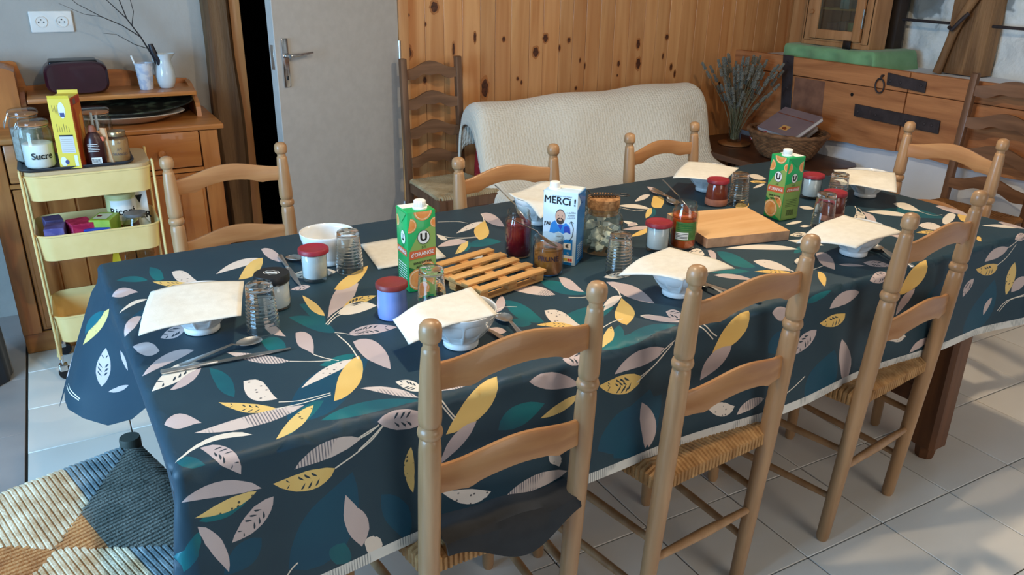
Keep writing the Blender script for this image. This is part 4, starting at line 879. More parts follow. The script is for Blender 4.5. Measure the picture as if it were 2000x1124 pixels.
# ladder-back chairs against the walls
DKOAK=mat('dark_oak',(118,84,60),(92,62,42),rough=.5,ns=3,stretch=(10,10,1),dist=.5,coat=.1)
DKOAKX=mat('dark_oak_slat',(128,90,62),(100,68,44),rough=.5,ns=3,stretch=(1,10,10),dist=.5,coat=.1)
PALER=mat('pale_rush',(196,176,140),(168,144,106),rough=.8,ns=12,bump=.3,bs=160)
def make_ladder(name,label,W,H,seatm,slm,pom,grp):
    t=thing(name,label,'chair',group=grp); ln=.05
    for sx in (-1,1):
        b=MB(); b.rbox((sx*W/2,0,H/2),(.033,.03,H),.005,2); b.v=[(x,y-ln*max(0,(z-.42)/(H-.42)),z) for x,y,z in b.v]; b.build('post',pom,t)
        MB().rbox((sx*(W/2+.03),.37,.215),(.036,.036,.43),.004,2).build('leg',pom,t)
        MB().rbox((sx*(W/2+.014),.185,.405),(.022,.35,.05),.003,1,rot=Matrix.Rotation(-sx*.08,3,'Z')).build('rail',pom,t)
        MB().tube([(sx*W/2,0,.16),(sx*(W/2+.03),.37,.16)],.009,8).build('rung',pom,t)
    MB().rbox((0,.37,.405),(W+.03,.024,.05),.003,1).build('rail',pom,t)
    MB().tube([(-W/2-.03,.37,.2),(W/2+.03,.37,.2)],.009,8).build('rung',pom,t)
    for k in range(4):
        zc=.535+(H-.60)*k/3.0*1.0
        b=MB(); n=24
        def topz(t): return zc+.028+.020*math.cos(PI*t)*(1 if abs(t)<.75 else .8)
        def botz(t): return zc-.026+.012*math.cos(PI*t*1.0)-.005*math.cos(3*PI*t)
        yb=-ln*(zc-.42)/(H-.42)
        vs=[]; fs=[]
        for i in range(n+1):
            tt=-1+2*i/n; x=tt*(W/2-.012); y=yb-.012*(1-tt*tt)
            vs+= [(x,y-.007,botz(tt)),(x,y-.007,topz(tt)),(x,y+.007,topz(tt)),(x,y+.007,botz(tt))]
        for i in range(n):
            for j in range(4): fs.append((i*4+j,(i+1)*4+j,(i+1)*4+(j+1)%4,i*4+(j+1)%4))
        fs+= [(0,1,2,3),(n*4+3,n*4+2,n*4+1,n*4)]
        b.add(vs,fs,0,True).build('slat',slm,t)
    rush([(-W/2-.028,.365),(W/2+.028,.365),(W/2-.004,.0),(-W/2+.004,.0)],30,.442,rr=.010).build('rush_seat',seatm,t,kind='stuff')
    return t
l1=make_ladder('ladder_back_chair','dark ladder-back chair with pale rush seat against the pine boarding',.30,1.02,PALER,DKOAKX,DKOAK,'ladder-back chairs against the walls')
place(l1,(1.615,3.63,0),PI+R(4))
l2=make_ladder('ladder_back_chair','dark ladder-back chair with brown rush seat against the white wall at right',.37,1.02,RUSHD,DKOAKX,DKOAK,'ladder-back chairs against the walls')
place(l2,(3.60,2.02,0),R(90+2))
# big rush stool in the near left corner
STB=[mat('stool_cord_straw',(222,206,176),(184,152,112),rough=.8,ns=22,bump=.4,bs=200),mat('stool_cord_teal',(136,148,150),(96,114,120),rough=.8,ns=22,bump=.4,bs=200),
     mat('stool_cord_brown',(196,142,88),(160,106,60),rough=.8,ns=22,bump=.4,bs=200),mat('stool_cord_slate',(112,114,106),(84,90,84),rough=.9,ns=26,bump=.5,bs=220)]
stl=thing('rush_stool','low stool with a straw, brown and teal cord seat at the table end','stool')
sc_=Vector((-.145,1.43)); ux=Vector((.455,.135)).normalized(); uy=Vector((-ux.y,ux.x)); hs=.232
place(stl,(sc_.x,sc_.y,0),math.atan2(ux.y,ux.x))
def stcol(side,s):
    # 0: +y rail, 1: -y rail, 2: -x rail, 3: +x rail
    if side==2: return 2
    if side==3: return 3
    return 1 if s>.40 else (0 if s>-.45 else 0)
rush([(-hs,hs),(hs,hs),(hs,-hs),(-hs,-hs)],44,.447,sag=.012,rr=.02,colour=stcol,inner=(3,.30,0)).build('cord_seat',STB,stl,kind='stuff')
SLEG=mat('stool_leg_grey_green',(66,72,64),(52,58,52),rough=.6,ns=10)
for sx in (-1,1):
    for sy in (-1,1):
        MB().lathe([(.016,0),(.02,.02),(.0215,.40),(.022,.462),(.0205,.467),(0,.468)],18,c=(sx*hs*1.0,sy*hs*1.0,0)).build('leg',SLEG,stl)
    MB().tube([(sx*hs,-hs,.18),(sx*hs,hs,.18)],.011,8).build('rung',SLEG,stl); MB().tube([(-hs,sx*hs,.24),(hs,sx*hs,.24)],.011,8).build('rung',SLEG,stl)
# ================================================================ things on the table
ZT=TZ+.0022
def clearglass(name, tint=(250,252,250), edge=(150,160,158), gl=.06):
    if name in _M: return _M[name]
    m=bpy.data.materials.new(name); m.use_nodes=True; _M[name]=m; nt=m.node_tree; L=nt.links.new
    for n in list(nt.nodes):
        if n.type=='BSDF_PRINCIPLED': nt.nodes.remove(n)
    out=[n for n in nt.nodes if n.type=='OUTPUT_MATERIAL'][0]
    lw=N(nt,'ShaderNodeLayerWeight',i_Blend=.35); mr=N(nt,'ShaderNodeMapRange'); mr.inputs[1].default_value=.35; mr.inputs[2].default_value=1.0; L(lw.outputs['Facing'],mr.inputs[0])
    mx=N(nt,'ShaderNodeMix',data_type='RGBA'); mx.inputs[6].default_value=lin(tint); mx.inputs[7].default_value=lin(edge); L(mr.outputs[0],mx.inputs[0])
    tr=N(nt,'ShaderNodeBsdfTransparent'); L(mx.outputs[2],tr.inputs[0])
    go=N(nt,'ShaderNodeBsdfGlossy',i_Roughness=.03)
    pw=N(nt,'ShaderNodeMath',operation='POWER'); pw.inputs[1].default_value=2.6; lw2=N(nt,'ShaderNodeLayerWeight',i_Blend=.5); L(lw2.outputs['Facing'],pw.inputs[0])
    ad=N(nt,'ShaderNodeMath',operation='MULTIPLY_ADD'); ad.inputs[1].default_value=.55; ad.inputs[2].default_value=gl; L(pw.outputs[0],ad.inputs[0])
    ms=N(nt,'ShaderNodeMixShader'); L(ad.outputs[0],ms.inputs[0]); L(tr.outputs[0],ms.inputs[1]); L(go.outputs[0],ms.inputs[2]); L(ms.outputs[0],out.inputs[0])
    return m
GLASS=clearglass('clear_glass'); JGLASS=clearglass('jar_glass',(248,251,249),(190,200,196),.05)
TGLASS=glass('tumbler_glass',(252,254,253),0.0,1.42)
PORC=mat('white_porcelain',(226,226,224),rough=.12,spec=.55,coat=.3)
PAPER=mat('paper_napkin',(228,221,206),(221,213,197),rough=.85,ns=60,bump=.06,bs=300)
# --- faceted breakfast bowls
def bowl_mb(faceted=True,R1=.071,R0=.0345,H=.079):
    b=MB()
    prof=[(R0-.004,.004),(R0-.001,0),(R0+.0005,.002),(R0+.0005,.010),(R0-.001,.013)]
    for k in range(1,17):
        t=k/16; prof.append((R0-.001+(R1-R0+.001)*math.sin(t*PI/2)**.9*(.86+.14*t),.013+(H-.014)*(t**1.15)))
    prof+= [(R1-.0005,H),(R1-.003,H-.0005)]
    for k in range(1,13):
        t=k/12; prof.append(((R1-.0035)*math.cos(t*PI/2*.98),.016+(H-.018)*(1-math.sin(t*PI/2)**.9)))
    prof.append((0,.0155))
    def fn(r,z,a):
        if not faceted or not .014<z<H-.010 or r<R0-.002: return r
        ph=(a*10/(2*PI))%1; e=math.sin(PI*ph)**.5; w=_ss(.014,.022,z)*_ss(H-.010,H-.022,z)
        return r-.0044*e*w
    n=len(prof)
    b.lathe(prof[:24],110,fn=fn,cap0=False,cap1=False); b.lathe(prof[23:],110,cap0=False,cap1=False); b.lathe([(0,.004),(R0-.004,.004)],110,cap0=False,cap1=False)
    return b.mesh('bowl',PORC)
bme=bowl_mb(); bpl=bowl_mb(False,.066,.033,.083)
BL=[((.178,1.588),'faceted white bowl at the left head of the table, covered by a napkin'),((.615,1.286),'faceted white bowl behind the nearest chair, napkin slipping off it'),
    ((1.170,1.293),'faceted white bowl in front of the orange jam jar, under a napkin'),((1.772,1.295),'faceted white bowl under a napkin at the third near place setting'),
    ((2.293,1.672),'faceted white bowl under a napkin at the far head of the table'),((1.858,1.963),'faceted white bowl under a napkin, behind the brown clay pot'),
    ((1.163,1.905),'white bowl mostly hidden behind the milk carton, under a napkin')]
for (x,y),lb in BL:
    o=bpy.data.objects.new('breakfast_bowl',bme); COL.objects.link(o); o.location=(x,y,ZT); o.rotation_euler=(0,0,x*3); tag(o,lb,'bowl','faceted breakfast bowls')
o=bpy.data.objects.new('breakfast_bowl',bpl); COL.objects.link(o); o.location=(.523,1.852,ZT); tag(o,'smooth white bowl standing uncovered behind the red-lidded pot','bowl')
# --- napkins
def napkin(cs,bc,lb,zb=ZT+.0805,droop=2.2,curl=(0,0,0,0),n=18):
    c=[Vector((x,y,0)) for x,y in cs]; bc=Vector((bc[0],bc[1],0))
    def f(u,v):
        p=(c[3].lerp(c[2],u)).lerp(c[0].lerp(c[1],u),v); r=(p-bc).length; e=max(0,r-.066)
        w=((1-u)*v*curl[0]+u*v*curl[1]+u*(1-v)*curl[2]+(1-u)*(1-v)*curl[3])
        return (p.x,p.y,zb+.001-droop*e*e+ w*min(1,e/.04)+.0012*math.sin(u*7+v*5))
    b=MB().slab(f,n,n,.0018); o=b.build('paper_napkin',PAPER,auto=False); tag(o,lb,'napkin','paper napkins over the bowls'); return o
napkin([(.099,1.655),(.277,1.627),(.234,1.451),(.055,1.466)],(.178,1.585),'white paper napkin over the bowl at the left head of the table',curl=(-.005,-.004,.0,-.003),droop=1.2)
napkin([(.487,1.318),(.680,1.372),(.660,1.218),(.482,1.228)],(.600,1.290),'white paper napkin slipping sideways off the bowl behind the nearest chair',curl=(-.012,.0,.002,-.024),droop=.6)
napkin([(1.024,1.326),(1.211,1.380),(1.267,1.217),(1.101,1.203)],(1.165,1.290),'white paper napkin over the bowl in front of the orange jam jar',curl=(-.004,.003,-.002,.0),droop=2.6)
napkin([(1.585,1.327),(1.809,1.372),(1.832,1.205),(1.644,1.196)],(1.765,1.290),'white paper napkin over the bowl at the third near place setting',curl=(-.004,.003,-.002,0),droop=2.0)
napkin([(2.221,1.755),(2.368,1.631),(2.222,1.511),(2.123,1.640)],(2.285,1.665),'white paper napkin over the bowl at the far head of the table',curl=(0,0,-.012,-.004),droop=1.0)
napkin([(1.855,2.060),(1.945,1.910),(1.790,1.808),(1.680,1.930)],(1.850,1.955),'white paper napkin over the bowl behind the brown clay pot',curl=(0,0,.0,-.002),droop=.8)
napkin([(1.090,1.950),(1.264,2.012),(1.250,1.835),(1.108,1.800)],(1.165,1.905),'white paper napkin over the bowl behind the milk carton',curl=(.010,.012,-.004,-.03),droop=.8)
def fnap(u,v):
    a=Vector((.614,1.747)).lerp(Vector((.796,1.748)),u); b_=Vector((.636,1.938)).lerp(Vector((.815,1.935)),u); p=a.lerp(b_,v)
    return (p.x,p.y,ZT+.0045+.003*max(0,v-.75)*4*(1-abs(2*u-1)))
tag(MB().slab(fnap,12,12,.004).build('paper_napkin',PAPER,auto=False),'folded white paper napkin lying flat on the cloth behind the near juice carton','napkin','paper napkins on the table')
# --- tumblers turned upside down
def tumbler(ribs=True):
    out=[(.0300,0),(.0325,.0005),(.0328,.002)]
    n=44
    for k in range(n+1):
        z=.004+.092*k/n; r=.0328-.0062*(k/n)**1.15
        if ribs and .018<z<.074: r+=.0009*math.sin(2*PI*(z-.018)/.0078)
        out.append((r,z))
    out+= [(.0262,.0995),(.0245,.1015),(.02,.1005),(.0,.1005)]
    inn=[(.0306,0),(.0300,.004),(.0255,.088),(.0235,.091),(0,.091)]
    b=MB().lathe(out,40,cap0=False,cap1=False); b.lathe(list(reversed(inn)),40,cap0=False,cap1=False); return b.mesh('tumbler',TGLASS)
tm=tumbler(); 
def tumbler2():
    out=[(.0305,0),(.0325,.0005),(.0328,.002)]
    for k in range(25): z=.004+.092*k/24; out.append((.0328-.0062*(k/24),z))
    out+=[(.0262,.0995),(.0245,.1015),(0,.1005)]
    b=MB()
    def fn(r,z,a):
        return r+(.0011*math.sin(2*PI*z/.0085)*(max(0,math.cos(4*a))**.5) if .012<z<.082 else 0)
    b.lathe(out,64,cap0=False,cap1=False,fn=fn); b.lathe([(0,.091),(.0235,.091),(.0255,.088),(.0300,.004),(.0306,0)],40,cap0=False,cap1=False); return b.mesh('tumbler',TGLASS)
tm2=tumbler2()
for (x,y),k,lb in [((.287,1.529),0,'ribbed glass tumbler upside down beside the black-lidded jar'),((.552,1.775),0,'ribbed glass tumbler upside down right of the uncovered bowl'),((.628,1.455),1,'dimpled glass tumbler upside down between the blue pot and the pallet'),
    ((1.128,1.462),0,'ribbed glass tumbler upside down in front of the sugar-cube jar'),((1.885,1.497),1,'dimpled glass tumbler upside down behind the third near napkin'),((2.119,1.645),0,'ribbed glass tumbler upside down beside the farthest napkin'),
    ((1.832,1.786),0,'ribbed glass tumbler upside down right of the brown clay pot')]:
    o=bpy.data.objects.new('glass_tumbler',(tm,tm2)[k]); COL.objects.link(o); o.location=(x,y,ZT); tag(o,lb,'glass','tumblers turned upside down')
# --- little pots with red lids
LID=mat('red_silicone_lid',(150,40,52),(140,34,46),rough=.45,ns=20)
LIDD=mat('brick_red_lid',(132,48,46),(120,42,40),rough=.45,ns=20)
YOG=mat('white_yogurt',(222,224,222),rough=.5); BLUEP=mat('lavender_blue_glaze',(146,164,222),(138,156,216),rough=.18,coat=.4,ns=8)
GLZ=mat('brown_glaze',(126,58,40),(112,48,34),rough=.15,coat=.5,ns=8); CLAY=mat('raw_clay',(176,112,86),(164,100,74),rough=.75,ns=30)
def lid(t,r,z,m,nm='lid'): MB().lathe([(r-.001,z-.004),(r,z-.003),(r,z+.005),(r-.002,z+.0075),(r-.008,z+.0078),(r-.010,z+.0068),(0,z+.0068)],40).build(nm,m,t)
POTS='little pots with red lids'
def glasspot(loc,lb):
    t=thing('yogurt_pot',lb,'pot',loc,group=POTS)
    MB().lathe([(0,.002),(.026,.001),(.0285,.003),(.0295,.010),(.0295,.070),(.0282,.0725)],36,cap0=False).build('glass_jar',GLASS,t)
    MB().lathe([(0,.010),(.0255,.010),(.0280,.013),(.0280,.066),(0,.066)],36).build('yogurt',YOG,t)
    lid(t,.0355,.0735,LID); return t
glasspot((.460,1.752,ZT),'glass yogurt pot with red lid in front of the uncovered bowl')
glasspot((1.320,1.553,ZT),'glass yogurt pot with red lid left of the orange jam jar')
glasspot((2.104,1.735,ZT),'glass yogurt pot with red lid right of the far juice carton')
t=thing('blue_pot','lavender-blue glazed pot with brick-red lid beside the near juice carton','pot',(.545,1.473,ZT),group=POTS)
MB().lathe([(.028,0),(.0305,.002),(.0318,.010),(.0315,.03),(.0300,.066),(.0285,.0675),(0,.0675)],40).build('body',BLUEP,t); lid(t,.0338,.0715,LIDD)
for (x,y),lb in (((1.770,1.818),'brown clay pot with red lid behind the cutting board'),((1.985,1.548),'brown clay pot with red lid seen through the dimpled tumbler')):
    t=thing('clay_pot',lb,'pot',(x,y,ZT),group=POTS)
    MB().lathe([(.031,0),(.0345,.002),(.0352,.006),(.0345,.022),(.0342,.0225)],40,cap1=False).build('clay_base',CLAY,t)
    MB().lathe([(.0343,.0220),(.0345,.023),(.0325,.045),(.0305,.068),(.0285,.072),(0,.072)],40,cap0=False).build('glazed_body',GLZ,t); lid(t,.0348,.0755,LID)
# jar with black lid
BLID=mat('black_lid',(30,31,32),rough=.45); WPRINT=mat('white_print',(228,228,222),rough=.6)
t=thing('lidded_jar','glass jar of white cream with a black lid beside the knife','jar',(.336,1.637,ZT))
MB().lathe([(0,.001),(.031,.001),(.0345,.003),(.0355,.009),(.0352,.060),(.033,.064)],40,cap0=False).build('glass_jar',GLASS,t)
MB().lathe([(0,.006),(.032,.006),(.0338,.010),(.0338,.058),(0,.058)],40).build('cream',YOG,t)
MB().lathe([(.0372,.062),(.0378,.064),(.0378,.076),(.0362,.079),(0,.0795)],40,cap0=True).build('lid',BLID,t)
b=MB(); n=36
ring=[((.0175+.0012*math.cos(8*2*PI*k/n))*math.cos(2*PI*k/n),(.0105+.0012*math.cos(8*2*PI*k/n))*math.sin(2*PI*k/n)) for k in range(n)]
b.add([(x,y,.0798) for x,y in ring]+[(x*.9,y*.88,.0798) for x,y in ring],[(k,(k+1)%n,n+(k+1)%n,n+k) for k in range(n)]); b.build('lid_emblem',WPRINT,t,auto=False)
MB().prism([(-.0125,-.0018),(-.006,-.0028),(.006,-.0016),(.0125,-.0026),(.0125,.0018),(.006,.0026),(-.006,.0016),(-.0125,.0028)],.0004,Matrix.Translation((0,0,.0796))).build('lid_scribble',WPRINT,t)
t.rotation_euler=(0,0,R(-35))
# --- juice cartons
CG=mat('carton_green',(22,158,86),(36,170,92),rough=.35,ns=5,coat=.2); CY=mat('carton_leaf_yellow',(150,176,92),(132,168,84),rough=.35,ns=5,coat=.2)
CO=mat('carton_banner_orange',(216,104,60),rough=.4); COR=mat('orange_flesh',(232,140,66),(240,168,100),rough=.4,ns=60); CPE=mat('orange_pith',(246,214,168),rough=.45)
INK=mat('black_ink',(24,24,24),rough=.5); CW=mat('carton_white',(240,238,232),rough=.4); CDG=mat('carton_dark_green',(20,110,58),rough=.4)
def slice_(cx,cy,r,a0=0,a1=2*PI,sc=1): 
    full=abs(a1-a0-2*PI)<.01
    o=[(cx+r*math.cos(a0+(a1-a0)*k/20),cy+r*sc*math.sin(a0+(a1-a0)*k/20)) for k in range(20 if full else 21)]
    return [(o,3,2),([(cx+(x-cx)*.9,cy+(y-cy)*.9) for x,y in o],4,3),([(cx+(x-cx)*.8,cy+(y-cy)*.8) for x,y in o],3,4)]
def clip(poly,w,h):
    return [(max(-w,min(w,x)),max(-h,min(h,y))) for x,y in poly]
def make_juice(lb,loc,rz):
    S,Hh=.068,.19; t=thing('juice_carton',lb,'carton',loc,rz,'orange juice cartons')
    MB().rbox((0,0,Hh/2),(S,S,Hh),.002,2).build('box',CG,t)
    # folded side flaps
    for sx in (-1,1):
        b=MB().prism([(-S/2+.002,0),(S/2-.002,0),(.002,-.028)],.0012,face_M((sx*(S/2+.0004),0,Hh-.003),(0,sx,0),(0,0,1))); b.build('side_flap',CG,t)
    b=MB().lathe([(.0165,0),(.0165,.003),(.0125,.004),(.0125,.006)],28,c=(.006,-.012,Hh)); b.build('cap_collar',CW,t)
    def ridge(r,z,a): return r+(.0004*math.cos(24*a) if r>.011 and z<.018 else 0)
    MB().lathe([(.0130,.006),(.0134,.007),(.0132,.0175),(.0120,.019),(0,.0192)],72,c=(.006,-.012,Hh),fn=ridge).build('cap',CW,t)
    MB().box((0,.014,Hh+.0004),(S-.004,.03,.0008)).build('top_seam',CW,t)
    w,h=S/2-.0012,Hh/2-.0015; MT=[CG,CY,CO,COR,CPE,CW,INK,CDG]
    for k,(org,right,main) in enumerate((((0,-S/2,Hh/2),(1,0,0),1),((-S/2,0,Hh/2),(0,-1,0),0),((S/2,0,Hh/2),(0,1,0),2))):
        M4=face_M(org,right,(0,0,1)); P=[]
        if main==1:
            P+=[([(-w,-h+.03),(w,-h),(w,h-.03),(-w*.2,h-.05),(-w,.0)],1,0)]
            for s_ in (slice_(.004,h+.001,.022,PI,2*PI),slice_(-w+.004,h-.03,.017,-1.9,1.4),slice_(w,h-.028,.012,PI*.5,PI*1.5),slice_(-.010,-h+.028,.026),slice_(.010,-h+.050,.020,-.7,2.3)):
                P+=[(clip(pl,w,h),mi,lv) for pl,mi,lv in s_]
            P+=[([(-w,-h+.045),(-w,-h+.06),(-.012,-h+.05),(-.004,-h+.040)],7,1)]
            P+=[(ell(.004,h-.060,.0150,.0165,28),6,5),(ell(.004,h-.060,.0138,.0153,28),5,6)]
            P+=[([(-.0315,h-.1105),(.0315,h-.1055),(.032,h-.086),(-.030,h-.0905)],2,5)]
        elif main==0:
            P+=[(clip(pl,w,h),mi,lv) for pl,mi,lv in slice_(-w+.006,h-.03,.014,-1.6,1.6)]
            P+=[(ell(.008,h-.062,.0135,.0165,24),6,5),(ell(.008,h-.062,.0128,.0157,24),5,6),([(-.030,h-.104),(.028,h-.104),(.028,h-.088),(-.030,h-.088)],2,5)]
            for q in range(9): P.append(([(-.026,h-.128-.006*q),(.024,h-.128-.006*q),(.024,h-.1262-.006*q),(-.026,h-.1262-.006*q)],5,2))
        else:
            P+=[([(-w,-h),(w,-h),(w,h*.25),(-w,h*.15)],1,0)]+[(clip(pl,w,h),mi,lv) for pl,mi,lv in slice_(w-.004,h-.03,.016,1.6,4.7)]+[(clip(pl,w,h),mi,lv) for pl,mi,lv in slice_(-w+.004,h-.03,.016,-1.7,1.2)]
            P+=[(ell(0,h-.062,.0120,.0145,24),6,5),(ell(0,h-.062,.0112,.0137,24),5,6),([(-.026,h-.102),(.026,h-.102),(.026,h-.088),(-.026,h-.088)],2,5)]
            for q in range(5): P.append(([(-.022,-h+.06-.005*q),(.022,-h+.06-.005*q),(.022,-h+.061-.005*q),(-.022,-h+.061-.005*q)],6,2))
            for q in range(10): P.append(([(-.014+.003*q,-h+.012),(-.0125+.003*q,-h+.012),(-.0125+.003*q,-h+.03),(-.014+.003*q,-h+.03)],6,2))
        pr=flat(P,MT,'printed_panel',t,M4,.00012); pr['kind']='stuff'
        q=M4@Matrix.Translation((0,0,.0010)); ox={1:.004,0:.008,2:0}[main]; dz=h-.060 if main==1 else h-.062
        lettering('U',.024 if main==1 else .02,INK,t,q@Matrix.Translation((ox,dz-.0005,0)),bold=.0012)
        lettering('JUS',.0075,INK,t,q@Matrix.Translation((ox,h-.083,0)))
        lettering("d'ORANGE",.0126 if main==1 else .0112,CW,t,q@Matrix.Translation((.0005,h-.0985 if main==1 else h-.0965,0))@Matrix.Rotation(R(4.5 if main==1 else 0),4,'Z'),bold=.0002,sx=.92)
        if main==1:
            lettering('SANS SUCRES',.0072,INK,t,q@Matrix.Translation((0,h-.119,0))@Matrix.Rotation(R(4),4,'Z'),bold=.0002); lettering('AJOUTÉS*',.0072,INK,t,q@Matrix.Translation((0,h-.128,0))@Matrix.Rotation(R(4),4,'Z'),bold=.0002)
    return t
make_juice('green orange juice carton standing beside the little wooden pallet',(.660,1.610,ZT),R(-1))
make_juice('green orange juice carton standing behind the cutting board',(1.853,1.628,ZT),R(-91))
# --- milk carton
MBL=mat('milk_pale_blue',(196,222,242),(206,230,246),rough=.35,ns=3,coat=.15); MDB=mat('milk_blue',(20,118,190),rough=.35,coat=.15); SKN=mat('printed_skin',(206,164,140),rough=.5); JK=mat('printed_jacket',(40,132,214),rough=.5); JD=mat('printed_jersey',(40,70,176),rough=.5); HR=mat('printed_dark_hair',(66,54,48),rough=.6)
t=thing('milk_carton','pale blue milk carton with white cap between the jam jars and sugar jar','carton',(1.056,1.605,ZT),R(-50))
A_,B_,Hh=.088,.068,.188
MB().rbox((0,0,Hh/2),(A_,B_,Hh),.002,2).build('box',MBL,t)
MB().lathe([(.015,0),(.015,.003),(.0125,.004),(.0125,.0165),(.0112,.018),(0,.0182)],36,c=(-.022,-.014,Hh)).build('cap',CW,t)
MB().box((0,.012,Hh+.0005),(A_-.004,.026,.001)).build('top_seam',CW,t)
for sx in (-1,1): MB().prism([(-B_/2+.002,0),(B_/2-.002,0),(.002,-.03)],.0012,face_M((sx*(A_/2+.0004),0,Hh-.003),(0,sx,0),(0,0,1))).build('side_flap',MDB,t)
M4=face_M((0,-B_/2,Hh/2),(1,0,0),(0,0,1)); w,h=A_/2-.001,Hh/2-.001
MT=[MDB,CW,SKN,HR,JK,JD,INK,mat('print_yellow',(236,200,60),rough=.5),mat('print_red',(214,70,50),rough=.5),mat('print_green',(60,150,70),rough=.5)]
P=[([(-w,-h),(w-.008,-h),(w-.008,-.026),(.018,-.026),(-.010,-.040),(-w,-.034)],0,0),
   ([(-.026,-.012),(-.022,.012),(-.012,.020),(-.006,.010),(.008,.010),(.016,.016),(.026,.008),(.029,-.012),(.018,-.007),(.010,-.013),(-.002,-.008),(-.014,-.014)],4,1),
   ([(.012,-.010),(.011,.005),(.018,.009),(.027,.004),(.029,-.012),(.020,-.008)],5,2),([(-.006,.010),(.008,.010),(.003,-.004)],5,2),
   (ell(.001,.031,.0130,.0185,28),3,2),(ell(.001,.0295,.0125,.0170,28),2,3),(ell(.001,.0195,.0095,.0085,24),3,4),(ell(.001,.0225,.0050,.0018,14),2,5),(ell(.001,.0270,.0016,.0024,10),2,5),(ell(-.004,.0330,.0016,.0009,10),3,5),(ell(.006,.0330,.0016,.0009,10),3,5),
   ([(.010,-.052),(w-.012,-.052),(w-.012,-.036),(.014,-.036),(.010,-.040)],1,2)]
for q,mi in enumerate((9,7,7,8,8)): P.append(([(.006+.006*q,-.083),(.0115+.006*q,-.083),(.0115+.006*q,-.076),(.006+.006*q,-.076)],mi,2))
P.append(([(.003,-.086),(.039,-.086),(.039,-.068),(.003,-.068)],1,1))
pr=flat(P,MT,'printed_panel',t,M4,.00012); pr['kind']='stuff'
q=M4@Matrix.Translation((0,0,.0009))
lettering('LES ÉLEVEURS VOUS DISENT',.0040,INK,t,q@Matrix.Translation((.004,.082,0)))
for dx,dy in ((-.0006,0),(.0006,0),(0,.0006),(0,-.0006)): lettering('MERCi !',.0250,INK,t,q@Matrix.Translation((-.001+dx,.070+dy,.00002*(1+dx*900+dy*1700)))@Matrix.Rotation(R(-2),4,'Z'),bold=0,sx=.98)
lettering('+ de 50ct',.0062,INK,t,q@Matrix.Translation((.028,.043,0))@Matrix.Rotation(R(8),4,'Z')); lettering('REVERSÉS',.0042,INK,t,q@Matrix.Translation((.029,.036,0))@Matrix.Rotation(R(8),4,'Z')); lettering("À L'ÉLEVEUR",.0038,INK,t,q@Matrix.Translation((.029,.030,0))@Matrix.Rotation(R(8),4,'Z'))
lettering("J'AI",.012,INK,t,q@Matrix.Translation((-.032,.010,0)),bold=.0004); lettering('VALÉRY',.0042,INK,t,q@Matrix.Translation((-.002,-.021,0)))
lettering('€',.013,INK,t,q@Matrix.Translation((.0215,-.044,0)),bold=.0003); lettering('1L',.007,CW,t,q@Matrix.Translation((.024,-.062,0)))
b=MB().tube([(.026,-.030,0),(.034,-.016,0),(.036,.004,0),(.030,.020,0)],.0007,5).tube([(.026,.016,0),(.029,.022,0),(.036,.018,0)],.0006,5); b.xf(q); b.build('drawn_arrow',INK,t)
M5=face_M((A_/2,0,Hh/2),(0,1,0),(0,0,1)); w2=B_/2-.001
pr=flat([([(-w2,-h),(w2,-h),(w2,h-.012),(-w2,h-.042)],0,0)]+[([(-w2+.01,-h+.012+.006*k),(w2-.012,-h+.012+.006*k),(w2-.012,-h+.0135+.006*k),(-w2+.01,-h+.0135+.006*k)],1,1) for k in range(7)],MT,'side_print',t,M5); pr['kind']='stuff'
# --- jams
JRED=mat('red_jam',(104,12,24),(136,20,34),rough=.25,ns=30,coat=.6); JBR=mat('prune_compote',(176,108,40),(104,60,26),rough=.35,ns=24,coat=.5,lo=.3,hi=.7); JOR=mat('orange_jam',(206,90,22),(176,66,16),rough=.25,ns=26,coat=.6)
def spoon(name,lb,bowlpt,endpt,up=(0,0,1),scale=1.0,dip=.004,grp='spoons'):
    """table spoon: bowl centre at bowlpt, handle running to endpt (world)"""
    a=Vector(bowlpt); e=Vector(endpt); d=(e-a); Lh=d.length; d.normalize(); upv=Vector(up); side=d.cross(upv).normalized(); n=side.cross(d).normalized()
    b=MB()
    def fb(u,v):
        t=2*u-1; s=2*v-1; ww=.0185*scale*math.sqrt(max(0,1-t*t))*(1-.12*t); z=-.0065*scale*(1-(s*.98)**2)*(max(0,1-t*t))**.8+.002*t
        return a+d*(t*.027*scale)+side*(s*ww)+n*z
    b.slab(fb,14,10,.0012)
    P=[a+d*.025*scale+n*.001,a+d*.034*scale+n*.006*scale,a+d*(Lh*.5)+n*.004*scale,a+d*(Lh*.85)+n*.002,e]
    Q=[];rw=[]
    for i in range(len(P)-1):
        for t in (0,.33,.66): Q.append(P[i].lerp(P[i+1],t)); 
    Q.append(P[-1]); m=len(Q)
    vs=[];fs=[]
    for i,qv in enumerate(Q):
        t=i/(m-1); w_=scale*(.0040+.0050*_ss(.25,1,t))*(1 if i<m-1 else .7); h_=.0014
        vs+= [qv+side*w_+n*h_*.2,qv+n*h_,qv-side*w_+n*h_*.2,qv-n*h_]
    for i in range(m-1):
        for j in range(4): fs.append((i*4+j,i*4+(j+1)%4,(i+1)*4+(j+1)%4,(i+1)*4+j))
    fs+= [(0,1,2,3),tuple(reversed(range((m-1)*4,m*4)))]
    b.add(vs,fs,0,True); o=b.build(name,STEEL); tag(o,lb,'spoon',grp); return o
